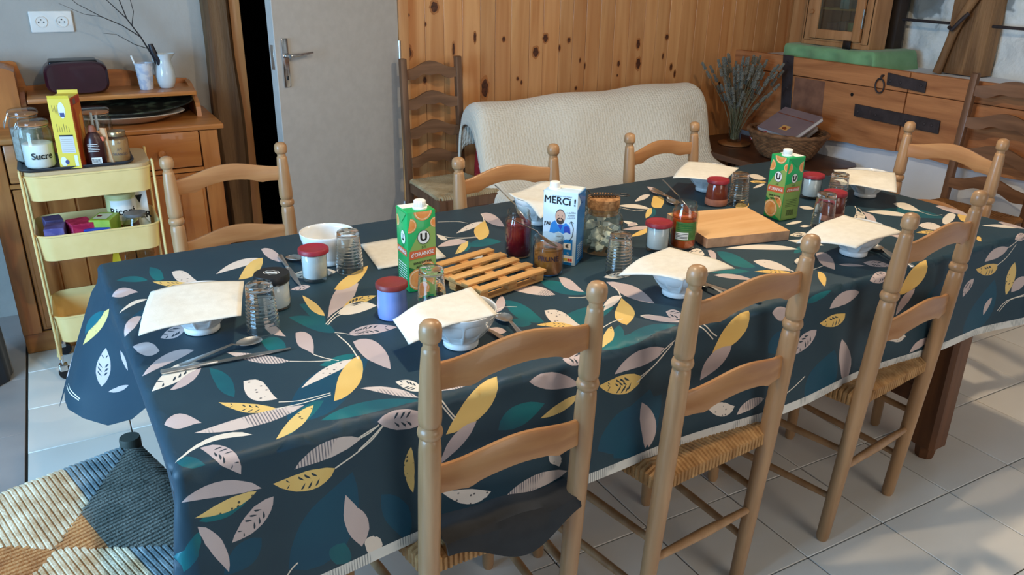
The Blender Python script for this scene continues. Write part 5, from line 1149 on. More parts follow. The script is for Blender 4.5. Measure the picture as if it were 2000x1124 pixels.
def knife(lb,hend,tip,z=ZT+.0045):
    h_=Vector((hend[0],hend[1],z)); tp=Vector((tip[0],tip[1],z-.002)); d=tp-h_; Lk=d.length; d.normalize(); s=Vector((-d.y,d.x,0))
    t=thing('table_knife',lb,'knife',tuple(h_),math.atan2(d.y,d.x),'table knives')
    Q=[];m=12
    b=MB().rbox((.045*Lk/.21,0,0),(.09*Lk/.21,.012,.006),.0028,2); b.v=[(x,y*(1.1-.35*max(0,x)/(.09*Lk/.21)),zz) for x,y,zz in b.v]; b.build('handle',STEEL,t)
    n=14; up=[];lo=[]
    for k in range(n+1):
        u=k/n; x=Lk*(.42+.58*u); up.append((x,.0045+.0035*math.sin(PI*min(1,u*.9+.1))*(1-u**4))); lo.append((x,-.0045*(1-u**6)))
    MB().prism(up+lo[::-1],.0012,Matrix.Translation((0,0,-.0015))).build('blade',STEEL,t); return t
def jar(name,lb,loc,R_,H_,fill,jm,neck,cat='jar'):
    t=thing(name,lb,cat,loc,group='open jam jars')
    r=R_; MB().lathe([(0,.0015),(r-.006,.0005),(r-.001,.004),(r,.012),(r,H_*.72),(r-.002,H_*.80),(neck,H_*.87),(neck,H_*.90),(neck+.0015,H_*.905),(neck+.0015,H_*.925),(neck,H_*.93),(neck,H_-.002),(neck-.001,H_),(neck-.0025,H_-.001),(neck-.0025,H_*.9),(r-.004,H_*.78),(r-.0028,H_*.7),(r-.0028,fill*.9)],44,cap0=False,cap1=False).build('glass_jar',JGLASS,t)
    MB().lathe([(0,.004),(r-.007,.004),(r-.0028,.010),(r-.0028,fill-.002),(r-.006,fill),(0,fill-.003)],44).build('jam',jm,t); return t
j1=jar('jam_jar','open glass jar of dark red jam behind the pallet',(.972,1.686,ZT),.0345,.122,.092,JRED,.0285)
j2=jar('jam_jar','open glass jar of brown prune compote with handwriting, beside the pallet',(.976,1.545,ZT),.0375,.094,.070,JBR,.036)
lettering('PRUNE',.0175,mat('marker_ink',(44,26,40),rough=.5),j2,wrap=(.0378,math.atan2(-1.545,-.976)+R(0),.046),bold=.0003,name='handwriting')
j3=jar('jam_jar','open glass jar of orange jam with a green label beside the cutting board',(1.401,1.547,ZT),.0350,.125,.094,JOR,.0290)
a0=math.atan2(-1.547,-1.401)+R(8)
def lab(r,a0,a1,z0,z1,m,nm,par):
    return MB().grid(lambda u,v:(r*math.cos(a0+(a1-a0)*u),r*math.sin(a0+(a1-a0)*u),z0+(z1-z0)*v),16,1).build(nm,m,par,auto=False)
lab(.0354,a0-.75,a0+.95,.028,.078,mat('label_green',(70,110,52),(96,136,70),rough=.5,ns=60),'label',j3); lab(.0357,a0-.72,a0+.25,.030,.050,CW,'label_panel',j3)
for k in range(4): lab(.0359,a0-.66,a0+.2,.033+.004*k,.0345+.004*k,INK,'label_line',j3)
for k in range(4): lab(.0357,a0-.6,a0+.6,.056+.005*k,.058+.005*k,CDG,'label_line',j3)
spoon('jam_spoon','steel spoon standing in the jar of red jam, handle to the left',(.985,1.690,ZT+.103),(.932,1.742,ZT+.178),up=(.5,.2,1),scale=1.0,grp='spoons standing in the jams')
spoon('jam_spoon','steel spoon in the prune compote, handle resting across the red jam jar',(.966,1.530,ZT+.088),(.893,1.600,ZT+.136),up=(.4,.3,1),scale=1.0,grp='spoons standing in the jams')
spoon('jam_spoon','steel spoon standing in the jar of orange jam',(1.408,1.553,ZT+.106),(1.362,1.612,ZT+.178),up=(.5,.2,1),scale=1.0,grp='spoons standing in the jams')
# cutlery on the cloth
knife('steel table knife lying in front of the napkin at the left head of the table',(.078,1.423),(.312,1.412))
spoon('table_spoon','steel spoon lying beside the knife at the left head of the table',(.246,1.472,ZT+.008),(.112,1.430,ZT+.005))
knife('steel knife pointing away beside the black-lidded jar',(.425,1.947),(.414,1.728))
spoon('table_spoon','steel spoon lying beside the uncovered bowl',(.452,1.905,ZT+.008),(.50,1.76,ZT+.004))
spoon('table_spoon','steel spoon right of the napkin behind the nearest chair',(.744,1.345,ZT+.008),(.728,1.200,ZT+.005))
knife('steel knife right of the bowl behind the nearest chair',(.712,1.165),(.692,1.318))
knife('steel knife right of the napkin in front of the orange jam jar',(1.302,1.160),(1.262,1.325))
spoon('table_spoon','steel spoon right of the bowl in front of the orange jam jar',(1.246,1.305,ZT+.008),(1.256,1.165,ZT+.005))
knife('steel knife right of the napkin at the third near place',(1.815,1.150),(1.882,1.300))
spoon('table_spoon','steel spoon right of the bowl at the third near place',(1.855,1.290,ZT+.008),(1.800,1.170,ZT+.005))
knife('steel knife left of the bowl behind the brown clay pot',(1.700,2.045),(1.668,1.870))
spoon('table_spoon','steel spoon left of the bowl behind the brown clay pot',(1.650,1.885,ZT+.008),(1.678,2.030,ZT+.005))
spoon('table_spoon','steel spoon lying between the clay pot and its tumbler',(1.878,1.832,ZT+.008),(1.775,1.872,ZT+.005))
# --- sugar cube jar with cork and tongs
t=thing('sugar_jar','glass jar of sugar cubes closed with a big cork','jar',(1.185,1.618,ZT))
MB().lathe([(0,.002),(.044,.001),(.051,.004),(.054,.014),(.054,.085),(.050,.098),(.043,.106),(.041,.110),(.0445,.114),(.0455,.118),(.0435,.121),(.040,.121),(.0395,.108),(.048,.096),(.0515,.084),(.0515,.014),(.046,.006)],52,cap0=False,cap1=False).build('glass_jar',clearglass('greenish_glass',(246,250,247),(200,214,206),.05),t)
CORK=mat('cork',(190,140,92),(150,104,64),rough=.85,ns=70,bump=.3,bs=120,lo=.4,hi=.6)
MB().lathe([(.0385,.103),(.0395,.118),(.0415,.124),(.0425,.145),(.040,.1475),(0,.1475)],44).build('cork',CORK,t)
SUG=mat('sugar',(246,244,238),rough=.6,sss=0); sr=random.Random(5); cme=MB().rbox((0,0,0),(.019,.019,.0125),.0012,1).mesh('sugar_cube',SUG)
for k in range(32):
    a=sr.uniform(0,2*PI); lay=k//6; r=math.sqrt(sr.random())*.037; zz=.014+lay*.0125+sr.uniform(0,.004)
    o=bpy.data.objects.new('sugar_cube',cme); COL.objects.link(o); o.location=(1.185+r*math.cos(a),1.618+r*math.sin(a),ZT+zz); o.rotation_euler=(sr.uniform(-.6,.6),sr.uniform(-.6,.6),sr.uniform(0,3)); tag(o,'white sugar cube heaped inside the corked glass jar','sugar cube','sugar cubes in the jar')
DSTEEL=mat('old_dark_metal',(120,112,104),rough=.35,metal=1)
tg=thing('sugar_tongs','old metal sugar tongs lying across the cork','tongs',(1.18,1.612,ZT+.1475),math.atan2(1.591-1.63,1.219-1.139))
b=MB(); 
for k in range(9): b.tube([(.018*0-.028+.0072*k+.0035*math.cos(q*PI/4)*0, .0055*math.cos(q*PI/4), .0068+.0055*math.sin(q*PI/4)) for q in range(8)],.0016,5,closed=True)
b.build('spring',DSTEEL,tg,kind='stuff')
MB().tube([(-.032,0,.006),(.036,0,.006)],.0035,8).build('rod',DSTEEL,tg)
MB().tube([(.036,0,.006),(.046,.011,.006),(.060,.008,.006),(.066,-.002,.006),(.058,-.011,.006),(.045,-.009,.006)],.0016,6,closed=True).build('ring',DSTEEL,tg)
MB().tube([(-.030,0,.006),(-.036,.004,.012),(-.040,.006,.018)],.0018,6).tube([(-.030,0,.006),(-.037,-.005,.006),(-.043,-.007,.002)],.0018,6).build('claw',DSTEEL,tg)
# --- little pallet trivet
PALW=mat('pallet_wood',(222,172,108),(204,150,88),rough=.6,ns=4,stretch=(1,9,9),dist=.5); PALW2=mat('pallet_block',(206,152,92),(184,128,72),rough=.65,ns=5,stretch=(9,1,9))
t=thing('pallet_trivet','miniature wooden pallet used as a trivet','trivet',(.816,1.570,ZT),R(13.8))
for k in range(5): MB().rbox((0,-.092+.046*k,.0285),(.205,.024,.0065),.0012,1).build('slat',PALW,t)
for k in range(3):
    x=-.088+.088*k
    MB().rbox((x,0,.0222),(.024,.196,.006),.001,1).build('bearer',PALW2,t)
    for j in range(3): MB().rbox((x,-.084+.084*j,.0128),(.026,.026,.0125),.0015,1).build('block',PALW2,t)
for k in range(3): MB().rbox((0,-.084+.084*k,.0034),(.2,.022,.0062),.001,1).build('bottom_slat',PALW,t)
# --- cutting board
BRD=mat('board_wood',(224,180,128),(210,160,106),rough=.7,ns=3,stretch=(1,8,8),dist=.6,bump=.1,bs=60,bstretch=(1,8,8)); BRE=mat('board_end_grain',(190,150,118),(168,130,102),rough=.8,ns=40)
quad=[(1.451,1.506),(1.707,1.457),(1.767,1.682),(1.507,1.742)]; cx=sum(q[0] for q in quad)/4; cy=sum(q[1] for q in quad)/4
bb_=MB(); dpt=.0265
bb_.add([(x-cx,y-cy,0) for x,y in quad]+[(x-cx,y-cy,dpt) for x,y in quad],[(4,5,6,7),(3,2,1,0)],0); bb_.add([(x-cx,y-cy,0) for x,y in quad]+[(x-cx,y-cy,dpt) for x,y in quad],[(0,1,5,4),(1,2,6,5),(2,3,7,6),(3,0,4,7)],1)
o=bb_.build('cutting_board',[BRD,BRE],loc=(cx,cy,ZT)); tag(o,'thick pale wooden cutting board beside the orange jam','cutting board')
bv=o.modifiers.new('soft_edges','BEVEL'); bv.width=.002; bv.segments=2
# ================================================================ pine dresser and the serving trolley
HONEY=mat('honey_pine',(196,128,66),(170,102,48),rough=.35,ns=2.5,stretch=(1,8,8),dist=.8,coat=.25); HONEYV=mat('honey_pine_upright',(188,120,62),(160,94,44),rough=.38,ns=2.5,stretch=(8,8,.8),dist=.8,coat=.25)
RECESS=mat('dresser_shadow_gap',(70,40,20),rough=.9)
dr=thing('pine_dresser','honey pine dresser with drawers and a low gallery shelf','dresser',(0,0,0))
X0,X1,YF_,YB_=-.27,.535,3.352,3.795
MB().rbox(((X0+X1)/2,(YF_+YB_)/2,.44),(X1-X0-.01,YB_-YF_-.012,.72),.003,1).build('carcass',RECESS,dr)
MB().rbox(((X0+X1)/2,(YF_+YB_)/2-.008,.831),(X1-X0+.05,YB_-YF_+.026,.022),.006,3).build('top',HONEY,dr)
MB().rbox(((X0+X1)/2,(YF_+YB_)/2,.042),(X1-X0,YB_-YF_,.084),.003,1).build('plinth',HONEY,dr)
for x in (X0+.032,.135,X1-.034): MB().rbox((x,YF_,.45),(.066,.02,.735),.002,1).build('stile',HONEYV,dr)
for x0,x1 in ((X0+.068,.100),(.170,X1-.070)):
    c=(x0+x1)/2; w=x1-x0
    d=MB().rbox((c,YF_-.002,.748),(w-.004,.024,.140),.005,2).build('drawer',HONEY,dr)
    kb=MB().lathe([(.007,0),(.007,.012),(.013,.018),(.0155,.024),(.013,.030),(0,.032)],18); kb.xf(Matrix.Translation((c,YF_-.013,.744))@Matrix.Rotation(R(90),4,'X')); kb.build('knob',HONEYV,d)
    MB().rbox((c,YF_,.665),(w+.004,.018,.016),.001,1).build('rail',HONEY,dr)
    dd=MB().rbox((c,YF_+.003,.372),(w-.004,.016,.56),.003,1).build('cupboard_door',HONEYV,dr)
    n=3
    for k in range(n):
        ww=(w-.02)/n; MB().rbox((x0+.01+ww*(k+.5),YF_-.006,.372),(ww-.006,.010,.54),.003,1).build('door_board',HONEYV,dd)
# gallery: shaped back, shelf, stepped end
SH=.928
b=MB(); n=40
pts=[(X0+.02,.842)]
for k in range(n+1):
    u=k/n; x=X0+.02+(X1-.03-X0-.02)*u
    z=.962+.052*math.exp(-((u-.62)/.22)**2)+(.10*_ss(.20,.17,u))
    pts.append((x,z))
pts.append((X1-.03,.842))
b.prism(pts,.014,face_M((0,YB_-.001,0),(1,0,0),(0,0,1))); b.build('gallery_back',HONEY,dr)
MB().rbox(((-.10+.503)/2,3.655,SH+.009),(.603,.25,.018),.003,2).build('gallery_shelf',HONEY,dr)
for x in (X1-.033,-.115):
    sp=[(0,.842),(0,.955),(-.02,.962),(-.10,.955),(-.16,.935),(-.20,.915),(-.245,.895),(-.255,.88),(-.26,.842)]
    MB().prism(sp,.018,face_M((x-.009,YB_-.012,0),(0,1,0),(0,0,1))).build('gallery_end',HONEYV,dr)
hb=MB().prism([(-.145,0),(.0,0),(.0,.20),(-.03,.215),(-.145,.235)],.2,face_M((-.125,3.78,.842),(1,0,0),(0,0,1))); hb.build('gallery_cupboard',HONEYV,dr)
# things on the dresser
BURG=mat('burgundy_plastic',(52,14,28),(44,12,24),rough=.35,ns=10,coat=.2); BLKP=mat('black_plastic',(20,18,20),rough=.3)
t=thing('bread_box','dark burgundy rounded box on the dresser gallery shelf','box',(.082,3.655,SH+.019))
def sup(rx,rz,n=40,p=4): 
    o=[]
    for k in range(n):
        a=2*PI*k/n; c,s=math.cos(a),math.sin(a); o.append((rx*abs(c)**(2/p)*(1 if c>0 else -1), rz*abs(s)**(2/p)*(1 if s>0 else -1)))
    return o
b=MB(); S=sup(.112,.062); vs=[];fs=[]; prof=[(.90,-.075),(.98,-.066),(1,-.04),(1,.04),(.98,.066),(.9,.075)]; n=len(S)
for s,y in prof: vs+=[(x*s,y,.062+z*s) for x,z in S]
for i in range(len(prof)-1):
    for k in range(n): fs.append((i*n+k,i*n+(k+1)%n,(i+1)*n+(k+1)%n,(i+1)*n+k))
fs+=[tuple(range(n)),tuple(reversed([(len(prof)-1)*n+k for k in range(n)]))]
b.add(vs,fs,0,True); b.build('body',BURG,t)
MB().rbox((-.005,0,.118),(.17,.12,.018),.008,3).build('lid_top',BLKP,t)
WJ=mat('white_glazed_jug',(206,216,220),rough=.1,coat=.5)
t=thing('white_jug','white ceramic jug holding a bare twig on the gallery shelf','jug',(.408,3.655,SH+.0185),R(20))
def jf(r,z,a):
    return r+ (.017*max(0,math.cos(a))**6*_ss(.105,.135,z))
MB().lathe([(0,.003),(.024,0),(.028,.003),(.035,.02),(.040,.045),(.0375,.072),(.030,.098),(.0275,.112),(.031,.128),(.035,.136),(.033,.136),(.026,.112),(.028,.098),(.034,.07),(.036,.045),(.030,.02),(0,.012)],44,fn=jf,cap0=False,cap1=False).build('body',WJ,t)
MB().tube([(-.008,.030,.118),(-.014,.052,.116),(-.016,.058,.09),(-.013,.048,.055),(-.010,.036,.04)],.0055,10).build('handle',WJ,t)
TW_=mat('twig_bark',(58,48,44),(40,34,32),rough=.85,ns=60)
t=thing('bare_twig','bare branching dark twig standing in the white jug','twig',(.398,3.655,SH+.02))
def br(pts,r0,r1): 
    n=len(pts); b=MB().tube(pts,[r0+(r1-r0)*k/(n-1) for k in range(n)],6); b.build('branch',TW_,t)
br([(.0,0,.03),(-.03,0,.13),(-.06,.02,.20),(-.10,.03,.27),(-.12,.04,.36),(-.13,.04,.47)],.0042,.0014)
br([(-.06,.02,.20),(-.12,.02,.245),(-.19,.01,.28),(-.27,0,.33),(-.35,-.01,.42)],.0026,.0009)
br([(-.10,.03,.27),(-.16,.05,.34),(-.21,.06,.43)],.0022,.0009)
br([(-.085,.025,.245),(-.075,-.01,.30),(-.085,-.02,.38),(-.075,-.02,.45)],.0018,.0008)
br([(-.04,.01,.155),(-.09,-.01,.175),(-.15,-.02,.215),(-.20,-.02,.222)],.0017,.0007)
br([(-.19,.01,.28),(-.25,.03,.29),(-.33,.04,.33)],.0013,.0006)
DKL=mat('dark_handle',(30,26,34),rough=.4)
t=thing('kitchen_utensil','dark rounded utensil handle poking out of the white jug','utensil',(.388,3.64,SH+.03))
MB().tube([(.012,0,.02),(.0,0,.10),(-.016,0,.135),(-.022,0,.165)],[.006,.010,.013,.009],12).build('grip',DKL,t)
FL=mat('flowered_glass',(176,186,204),(206,208,212),rough=.25,ns=38,lo=.45,hi=.55)
t=thing('flowered_beaker','pale flower-printed beaker left of the white jug','beaker',(.328,3.635,SH+.0185))
MB().lathe([(0,.003),(.024,0),(.026,.004),(.034,.105),(.0325,.105),(.0245,.006),(0,.006)],36,cap0=False,cap1=False).build('cup',FL,t)
MB().tube([(-.01,0,.01),(-.028,0,.09),(-.040,.0,.135)],.0035,8).build('straw',CW,t)
# platter and painted tray under the shelf
PLT=mat('glazed_platter',(200,184,166),rough=.2,coat=.3); TRY=mat('painted_tray',(34,36,32),(92,100,76),rough=.3,ns=22,lo=.52,hi=.66,coat=.4)
b=MB().lathe([(0,.004),(.10,.003),(.125,.008),(.205,.034),(.21,.036),(.206,.039),(.12,.013),(0,.009)],56,cap0=False,cap1=False); b.v=[(x,y*.70,z) for x,y,z in b.v]
tag(b.build('oval_platter',PLT,loc=(.235,3.505,.8425)),'pale oval serving platter on the dresser top','platter')
b=MB().lathe([(0,0),(.20,0),(.225,.008),(.23,.010),(.226,.013),(.20,.005),(0,.005)],56,cap0=False,cap1=False); b.v=[(x,y*.66,z) for x,y,z in b.v]
o=b.build('painted_tray',TRY,loc=(.265,3.600,.889),rot=(R(7),R(-2),0)); tag(o,'dark painted oval tray lying on the platter under the shelf','tray')
# dark cushion-like bag at the left edge
NAVY=mat('navy_fabric',(13,13,20),(20,20,30),rough=.85,ns=4,stretch=(14,14,.6),sheen=.3)
def bagf(u,v):
    a=2*PI*u; k=1+.05*math.sin(9*a+3*v); r=.095*k*(1-.25*v)*(1 if v<.96 else .9)
    return (-.405+r*math.cos(a)*.9, 3.20+r*1.2*math.sin(a)+.02*v, .002+.60*v)
b=MB().grid(bagf,36,14); n=len(b.v); b.add([],[]); 
b.f.append(tuple(reversed(range(36)))); b.m.append(0); b.sm.append(True); b.f.append(tuple(14*37+k for k in range(36))); b.m.append(0); b.sm.append(True)
tag(b.build('fabric_bag',NAVY),'tall navy fabric bag standing against the dresser end','bag')
# ---------------------------------------------------------------- trolley
YEL=mat('pale_yellow_enamel',(242,212,146),(236,204,136),rough=.38,ns=12,coat=.1)
tr=thing('serving_trolley','pale yellow metal three-tier trolley with rounded trays','trolley',(.052,3.178,0))
def rrect(hx,hy,r,n=7):
    o=[]
    for cx,cy,a0 in ((hx-r,hy-r,0),(-hx+r,hy-r,PI/2),(-hx+r,-hy+r,PI),(hx-r,-hy+r,1.5*PI)):
        for k in range(n+1): a=a0+PI/2*k/n; o.append((cx+r*math.cos(a),cy+r*math.sin(a)))
    return o
def basin(z0,z1,flip=False):
    b=MB(); A=rrect(.190,.136,.045); Bq=rrect(.198,.144,.05); C_=rrect(.201,.147,.052); n=len(A)
    lay=[(A,z0),(Bq,z1),(C_,z1+.002),(C_,z1+.006),(Bq,z1+.008),([(x*.985,y*.985) for x,y in Bq],z1+.003),([(x*.985,y*.985) for x,y in A],z0+.003)]
    vs=[(x,y,z) for P,z in lay for x,y in P]; fs=[]
    for i in range(len(lay)-1):
        for k in range(n): fs.append((i*n+k,i*n+(k+1)%n,(i+1)*n+(k+1)%n,(i+1)*n+k))
    fs+=[tuple(reversed(range(n))),tuple((len(lay)-1)*n+k for k in range(n))]
    b.add(vs,fs,0,True); return b
for z0,z1 in ((.677,.757),(.462,.548),(.150,.246)): basin(z0,z1).build('tray_basin',YEL,tr)
for sx in (-1,1):
    for sy in (-1,1):
        MB().rbox((sx*.204,sy*.115,.435),(.008,.03,.70),.003,1).build('upright',YEL,tr)
        kx,ky=sx*.200,sy*.11
        MB().tube([(kx,ky,.095),(kx,ky,.06)],.006,10).build('caster_stem',CHROME,tr)
        w=MB().lathe([(.011,-.011),(.024,-.010),(.026,0),(.024,.010),(.011,.011)],20); w.xf(Matrix.Translation((kx+.006,ky,.026))@Matrix.Rotation(R(90),4,'X')); w.build('caster_wheel',BLKP,tr)
        MB().rbox((kx,ky,.048),(.03,.026,.03),.006,2).build('caster_fork',CHROME,tr)
    MB().tube([(sx*.204,-.115,.098),(sx*.204,.115,.098)],.009,10).build('foot_rail',YEL,tr)
lidw=mat('beige_board',(206,176,132),(196,164,120),rough=.6,ns=6)
b=MB().prism(rrect(.198,.144,.05),.012,Matrix.Translation((0,0,.7655))); b.build('top_board',lidw,tr)
ZTR=.7785
t=thing('serving_tray','dark slate-grey tray on the top of the yellow trolley','tray',(.022,3.150,ZTR))
SLT=mat('slate_grey_tray',(58,62,70),(50,54,62),rough=.5,ns=20); b=MB(); A=rrect(.168,.108,.03); Bq=rrect(.178,.118,.035); n=len(A)
lay=[(A,0),(Bq,.010),(Bq,.012),([(x*.97,y*.96) for x,y in Bq],.011),([(x*.98,y*.97) for x,y in A],.003)]
vs=[(x,y,z) for P,z in lay for x,y in P]; fs=[(i*n+k,i*n+(k+1)%n,(i+1)*n+(k+1)%n,(i+1)*n+k) for i in range(len(lay)-1) for k in range(n)]+[tuple(reversed(range(n))),tuple((len(lay)-1)*n+k for k in range(n))]
b.add(vs,fs,0,True); b.build('tray_body',SLT,t)
ZI=ZTR+.0035
def clipjar(lb,loc,R_,H_,fill,fm,txt=None,rz=0):
    t=thing('clip_top_jar',lb,'jar',loc,rz,'glass clip-top jars'); r=R_
    MB().lathe([(0,.002),(r-.008,.001),(r-.001,.006),(r,.014),(r,H_*.70),(r-.003,H_*.78),(r-.009,H_*.83),(r-.009,H_*.86),(r-.004,H_*.875)],40,cap0=False,cap1=False).build('glass_body',JGLASS,t)
    MB().lathe([(r-.004,H_*.885),(r-.002,H_*.89),(r-.002,H_*.93),(r-.006,H_*.965),(r-.016,H_*.985),(0,H_*.99)],40,cap0=False).build('glass_lid',JGLASS,t)
    MB().lathe([(r-.005,H_*.872),(r-.003,H_*.875),(r-.003,H_*.887),(r-.005,H_*.89)],40).build('rubber_ring',mat('orange_rubber',(196,130,84),rough=.6),t)
    MB().tube([((r-.007)*math.cos(a),(r-.007)*math.sin(a),H_*.845) for a in [2*PI*k/28 for k in range(28)]],.0014,6,closed=True).build('wire_collar',STEEL,t)
    MB().tube([(-r+.002,.012,H_*.85),(-r-.012,.010,H_*.74),(-r-.014,0,H_*.66),(-r-.012,-.010,H_*.74),(-r+.002,-.012,H_*.93)],.0016,6).build('clip',STEEL,t)
    if fm: MB().lathe([(0,.004),(r-.008,.004),(r-.003,.012),(r-.003,fill-.004),(r-.012,fill),(0,fill-.006)],40).build('contents',fm,t)
    if txt: lettering(txt,.030,INK,t,wrap=(r+.0004,math.atan2(-loc[1],-loc[0])-rz+R(10),.045),bold=.0006,name='handwriting')
    return t
clipjar('clip-top glass jar marked Sucre, filled with white sugar','' or (-.085,3.100,ZI),.049,.165,.086,SUG,'Sucre',R(0))
clipjar('taller clip-top glass jar standing behind the sugar jar',(-.112,3.215,ZI),.049,.185,.12,mat('pale_grain',(190,186,180),(168,160,150),rough=.8,ns=90),None,R(15))
clipjar('empty wide clip-top jar at the back of the trolley tray',(.105,3.205,ZI),.052,.175,.0,None,None,R(60))
# yellow cracotte box
BXY=mat('box_yellow',(228,200,60),rough=.45,coat=.1); BXO=mat('box_orange',(206,112,36),(184,84,24),rough=.45,ns=9,coat=.1); BXW=mat('box_white',(226,228,232),rough=.5); BXB=mat('box_blue',(60,66,120),rough=.5); BXD=mat('box_print_grey',(150,130,60),rough=.6)
t=thing('cereal_box','tall opened yellow and orange cereal box on the trolley tray','box',(.018,3.093,ZI),R(-16))
bw_,bd_,bh_=.066,.115,.232
MB().box((0,0,bh_/2),(bw_,bd_,bh_)).build('box',BXY,t)
MB().box((bw_/2+.0006,0,bh_/2),(.0008,bd_-.001,bh_-.001)).build('orange_side',BXO,t)
for (px,py,rx_,lx,ly) in ((0,-bd_/2,-10,bw_,.010),(0,bd_/2,10,bw_,.012)):
    MB().box((0,0,ly/2),(lx-.002,.0012,ly),).build('open_flap',BXY,t,loc=(px,py,bh_),rot=(R(-rx_*1.6),0,0))
M4=face_M((0,-bd_/2,bh_/2),(1,0,0),(0,0,1)); MT=[BXW,BXB,BXD,INK,mat('box_table_grey',(206,204,206),rough=.6)]
P=[(ell(.004,.078,.0105,.0265,24),0,1),([(-.003,.056),(.0105,.056),(.0105,.070),(-.003,.070)],1,2),([(-.018,-.064),(.024,-.064),(.024,-.006),(-.018,-.006)],4,1),([(-.018,-.008),(.024,-.008),(.024,-.003),(-.018,-.003)],3,2),(ell(-.018,-.092,.010,.016,20),0,1),(ell(-.008,-.094,.006,.008,16),1,2),([(.016,-.108),(.026,-.108),(.026,-.072),(.016,-.072)],0,1)]
for k in range(5): P.append(([(-.024+.004*k,.075-.004*k),(-.0225+.004*k,.075),(-.0225+.004*k,.095-.01*(k%2)),(-.024+.004*k,.095-.01*(k%2))],2,1))
for k in range(6): P.append(([(-.020+.007*k,.006),(-.0185+.007*k,.006),(-.0185+.007*k,.034-.006*(k%3)),(-.020+.007*k,.034-.006*(k%3))],2,1))
for k in range(7): P.append(([(-.015,-.060+.007*k),(.021,-.060+.007*k),(.021,-.0593+.007*k),(-.015,-.0593+.007*k)],2,2))
pr=flat(P,MT,'printed_panel',t,M4); pr['kind']='stuff'
M4=face_M((bw_/2+.001,0,bh_/2),(0,1,0),(0,0,1))
pr=flat([([(-.05,-.09),(-.02,-.10),(-.012,.0),(-.018,.075),(-.034,.085),(-.042,.06),(-.035,.0)],0,1),([(-.055,.088),(.05,.09),(.05,.112),(-.055,.112)],1,1),([(-.03,.092),(.0,.092),(.0,.110),(-.03,.110)],2,2),([(-.057,-.115),(.05,-.115),(.05,-.098),(-.057,-.10)],1,1),([(.0,-.07),(.045,-.06),(.048,.06),(.015,.05)],3,1)],[mat('print_rust',(170,62,18),rough=.5),mat('print_brick',(176,60,36),rough=.5),mat('print_grey_brown',(120,96,84),rough=.5),mat('print_amber',(226,160,70),rough=.5)],'side_print',t,M4); pr['kind']='stuff'
# syrup bottle
BRN=mat('chocolate_brown_plastic',(62,26,24),(52,20,20),rough=.35,ns=8,coat=.3)
t=thing('sauce_bottle','dark brown squeezy sauce bottle between the cereal box and the jam jar','bottle',(.085,3.075,ZI),R(-8))
b=MB().lathe([(0,.001),(.026,0),(.031,.004),(.033,.02),(.033,.06),(.029,.085),(.020,.102),(.0125,.110)],36,cap0=False); b.v=[(x,y*.66,z) for x,y,z in b.v]; b.build('body',BRN,t)
MB().lathe([(.0125,.110),(.013,.112),(.012,.122),(.008,.132),(0,.133)],20).build('cap',mat('cap_tan',(150,92,70),rough=.5),t)
M4=face_M((0,-.0224,.048),(1,0,0),(0,0,1))
pr=flat([([(-.014,-.044),(.018,-.044),(.018,-.022),(-.014,-.022)],0,1)]+[([(-.020,.022-.006*k),(.012+.004*(k%2),.022-.006*k),(.012+.004*(k%2),.0236-.006*k),(-.020,.0236-.006*k)],0,1) for k in range(5)]+[([(-.012+.0035*k,-.040),(-.0105+.0035*k,-.040),(-.0105+.0035*k,-.026),(-.012+.0035*k,-.026)],1,2) for k in range(8)],[CW,INK],'back_label',t,M4,.0004); pr['kind']='stuff'
SACH=mat('peach_paper_sachet',(226,176,130),(214,160,112),rough=.7,ns=20)
t=thing('sugar_sachet','peach paper sachet leaning between the bottle and the jam jar','sachet',(.119,3.068,ZI),R(-30))
def sf(u,v): return (-.016+.034*u+.012*math.sin(PI*v*.5)*(-1), .006*math.sin(PI*u), .002+.118*v-.02*(v>.98)*(u<.3))
MB().slab(sf,8,14,.006).build('paper',SACH,t); MB().box((-.006,-.009,.086),(.014,.001,.014)).build('red_mark',mat('print_orange_red',(226,96,50),rough=.5),t)
t=thing('paper_straws','two pale paper tubes standing behind the sauce bottle','straw',(.092,3.13,ZI))
for k,(dx,dz) in enumerate(((0,.0),(.014,-.008))): MB().lathe([(.0045,0),(.0045,.165+dz)],12,c=(dx,0,0)).build('tube',mat('pale_blue_plastic',(176,196,206),rough=.4),t)
jm=thing('jam_jar','tan jar with handwriting and gold lid at the right of the trolley tray','jar',(.158,3.085,ZI))
MB().lathe([(0,.002),(.030,.0005),(.0345,.006),(.0348,.075),(.031,.088),(.0275,.092)],36,cap0=False,cap1=False).build('glass_jar',JGLASS,jm)
MB().lathe([(0,.004),(.030,.004),(.0325,.008),(.0325,.078),(0,.08)],36).build('contents',mat('nut_spread',(192,146,96),(178,130,82),rough=.6,ns=12),jm)
MB().lathe([(.0295,.090),(.030,.091),(.030,.104),(.0285,.106),(0,.1062)],36).build('lid',mat('gold_lid',(176,150,112),rough=.3,metal=.8),jm)
INKB=mat('faded_blue_ink',(90,80,84),rough=.6); av=math.atan2(-3.085,-.158)
for tx,z,sz in (('20',.070,.012),('JUS',.048,.011),('ORANGES',.030,.012)): lettering(tx,sz,INKB,jm,wrap=(.0352,av+R(4),z),name='handwriting')
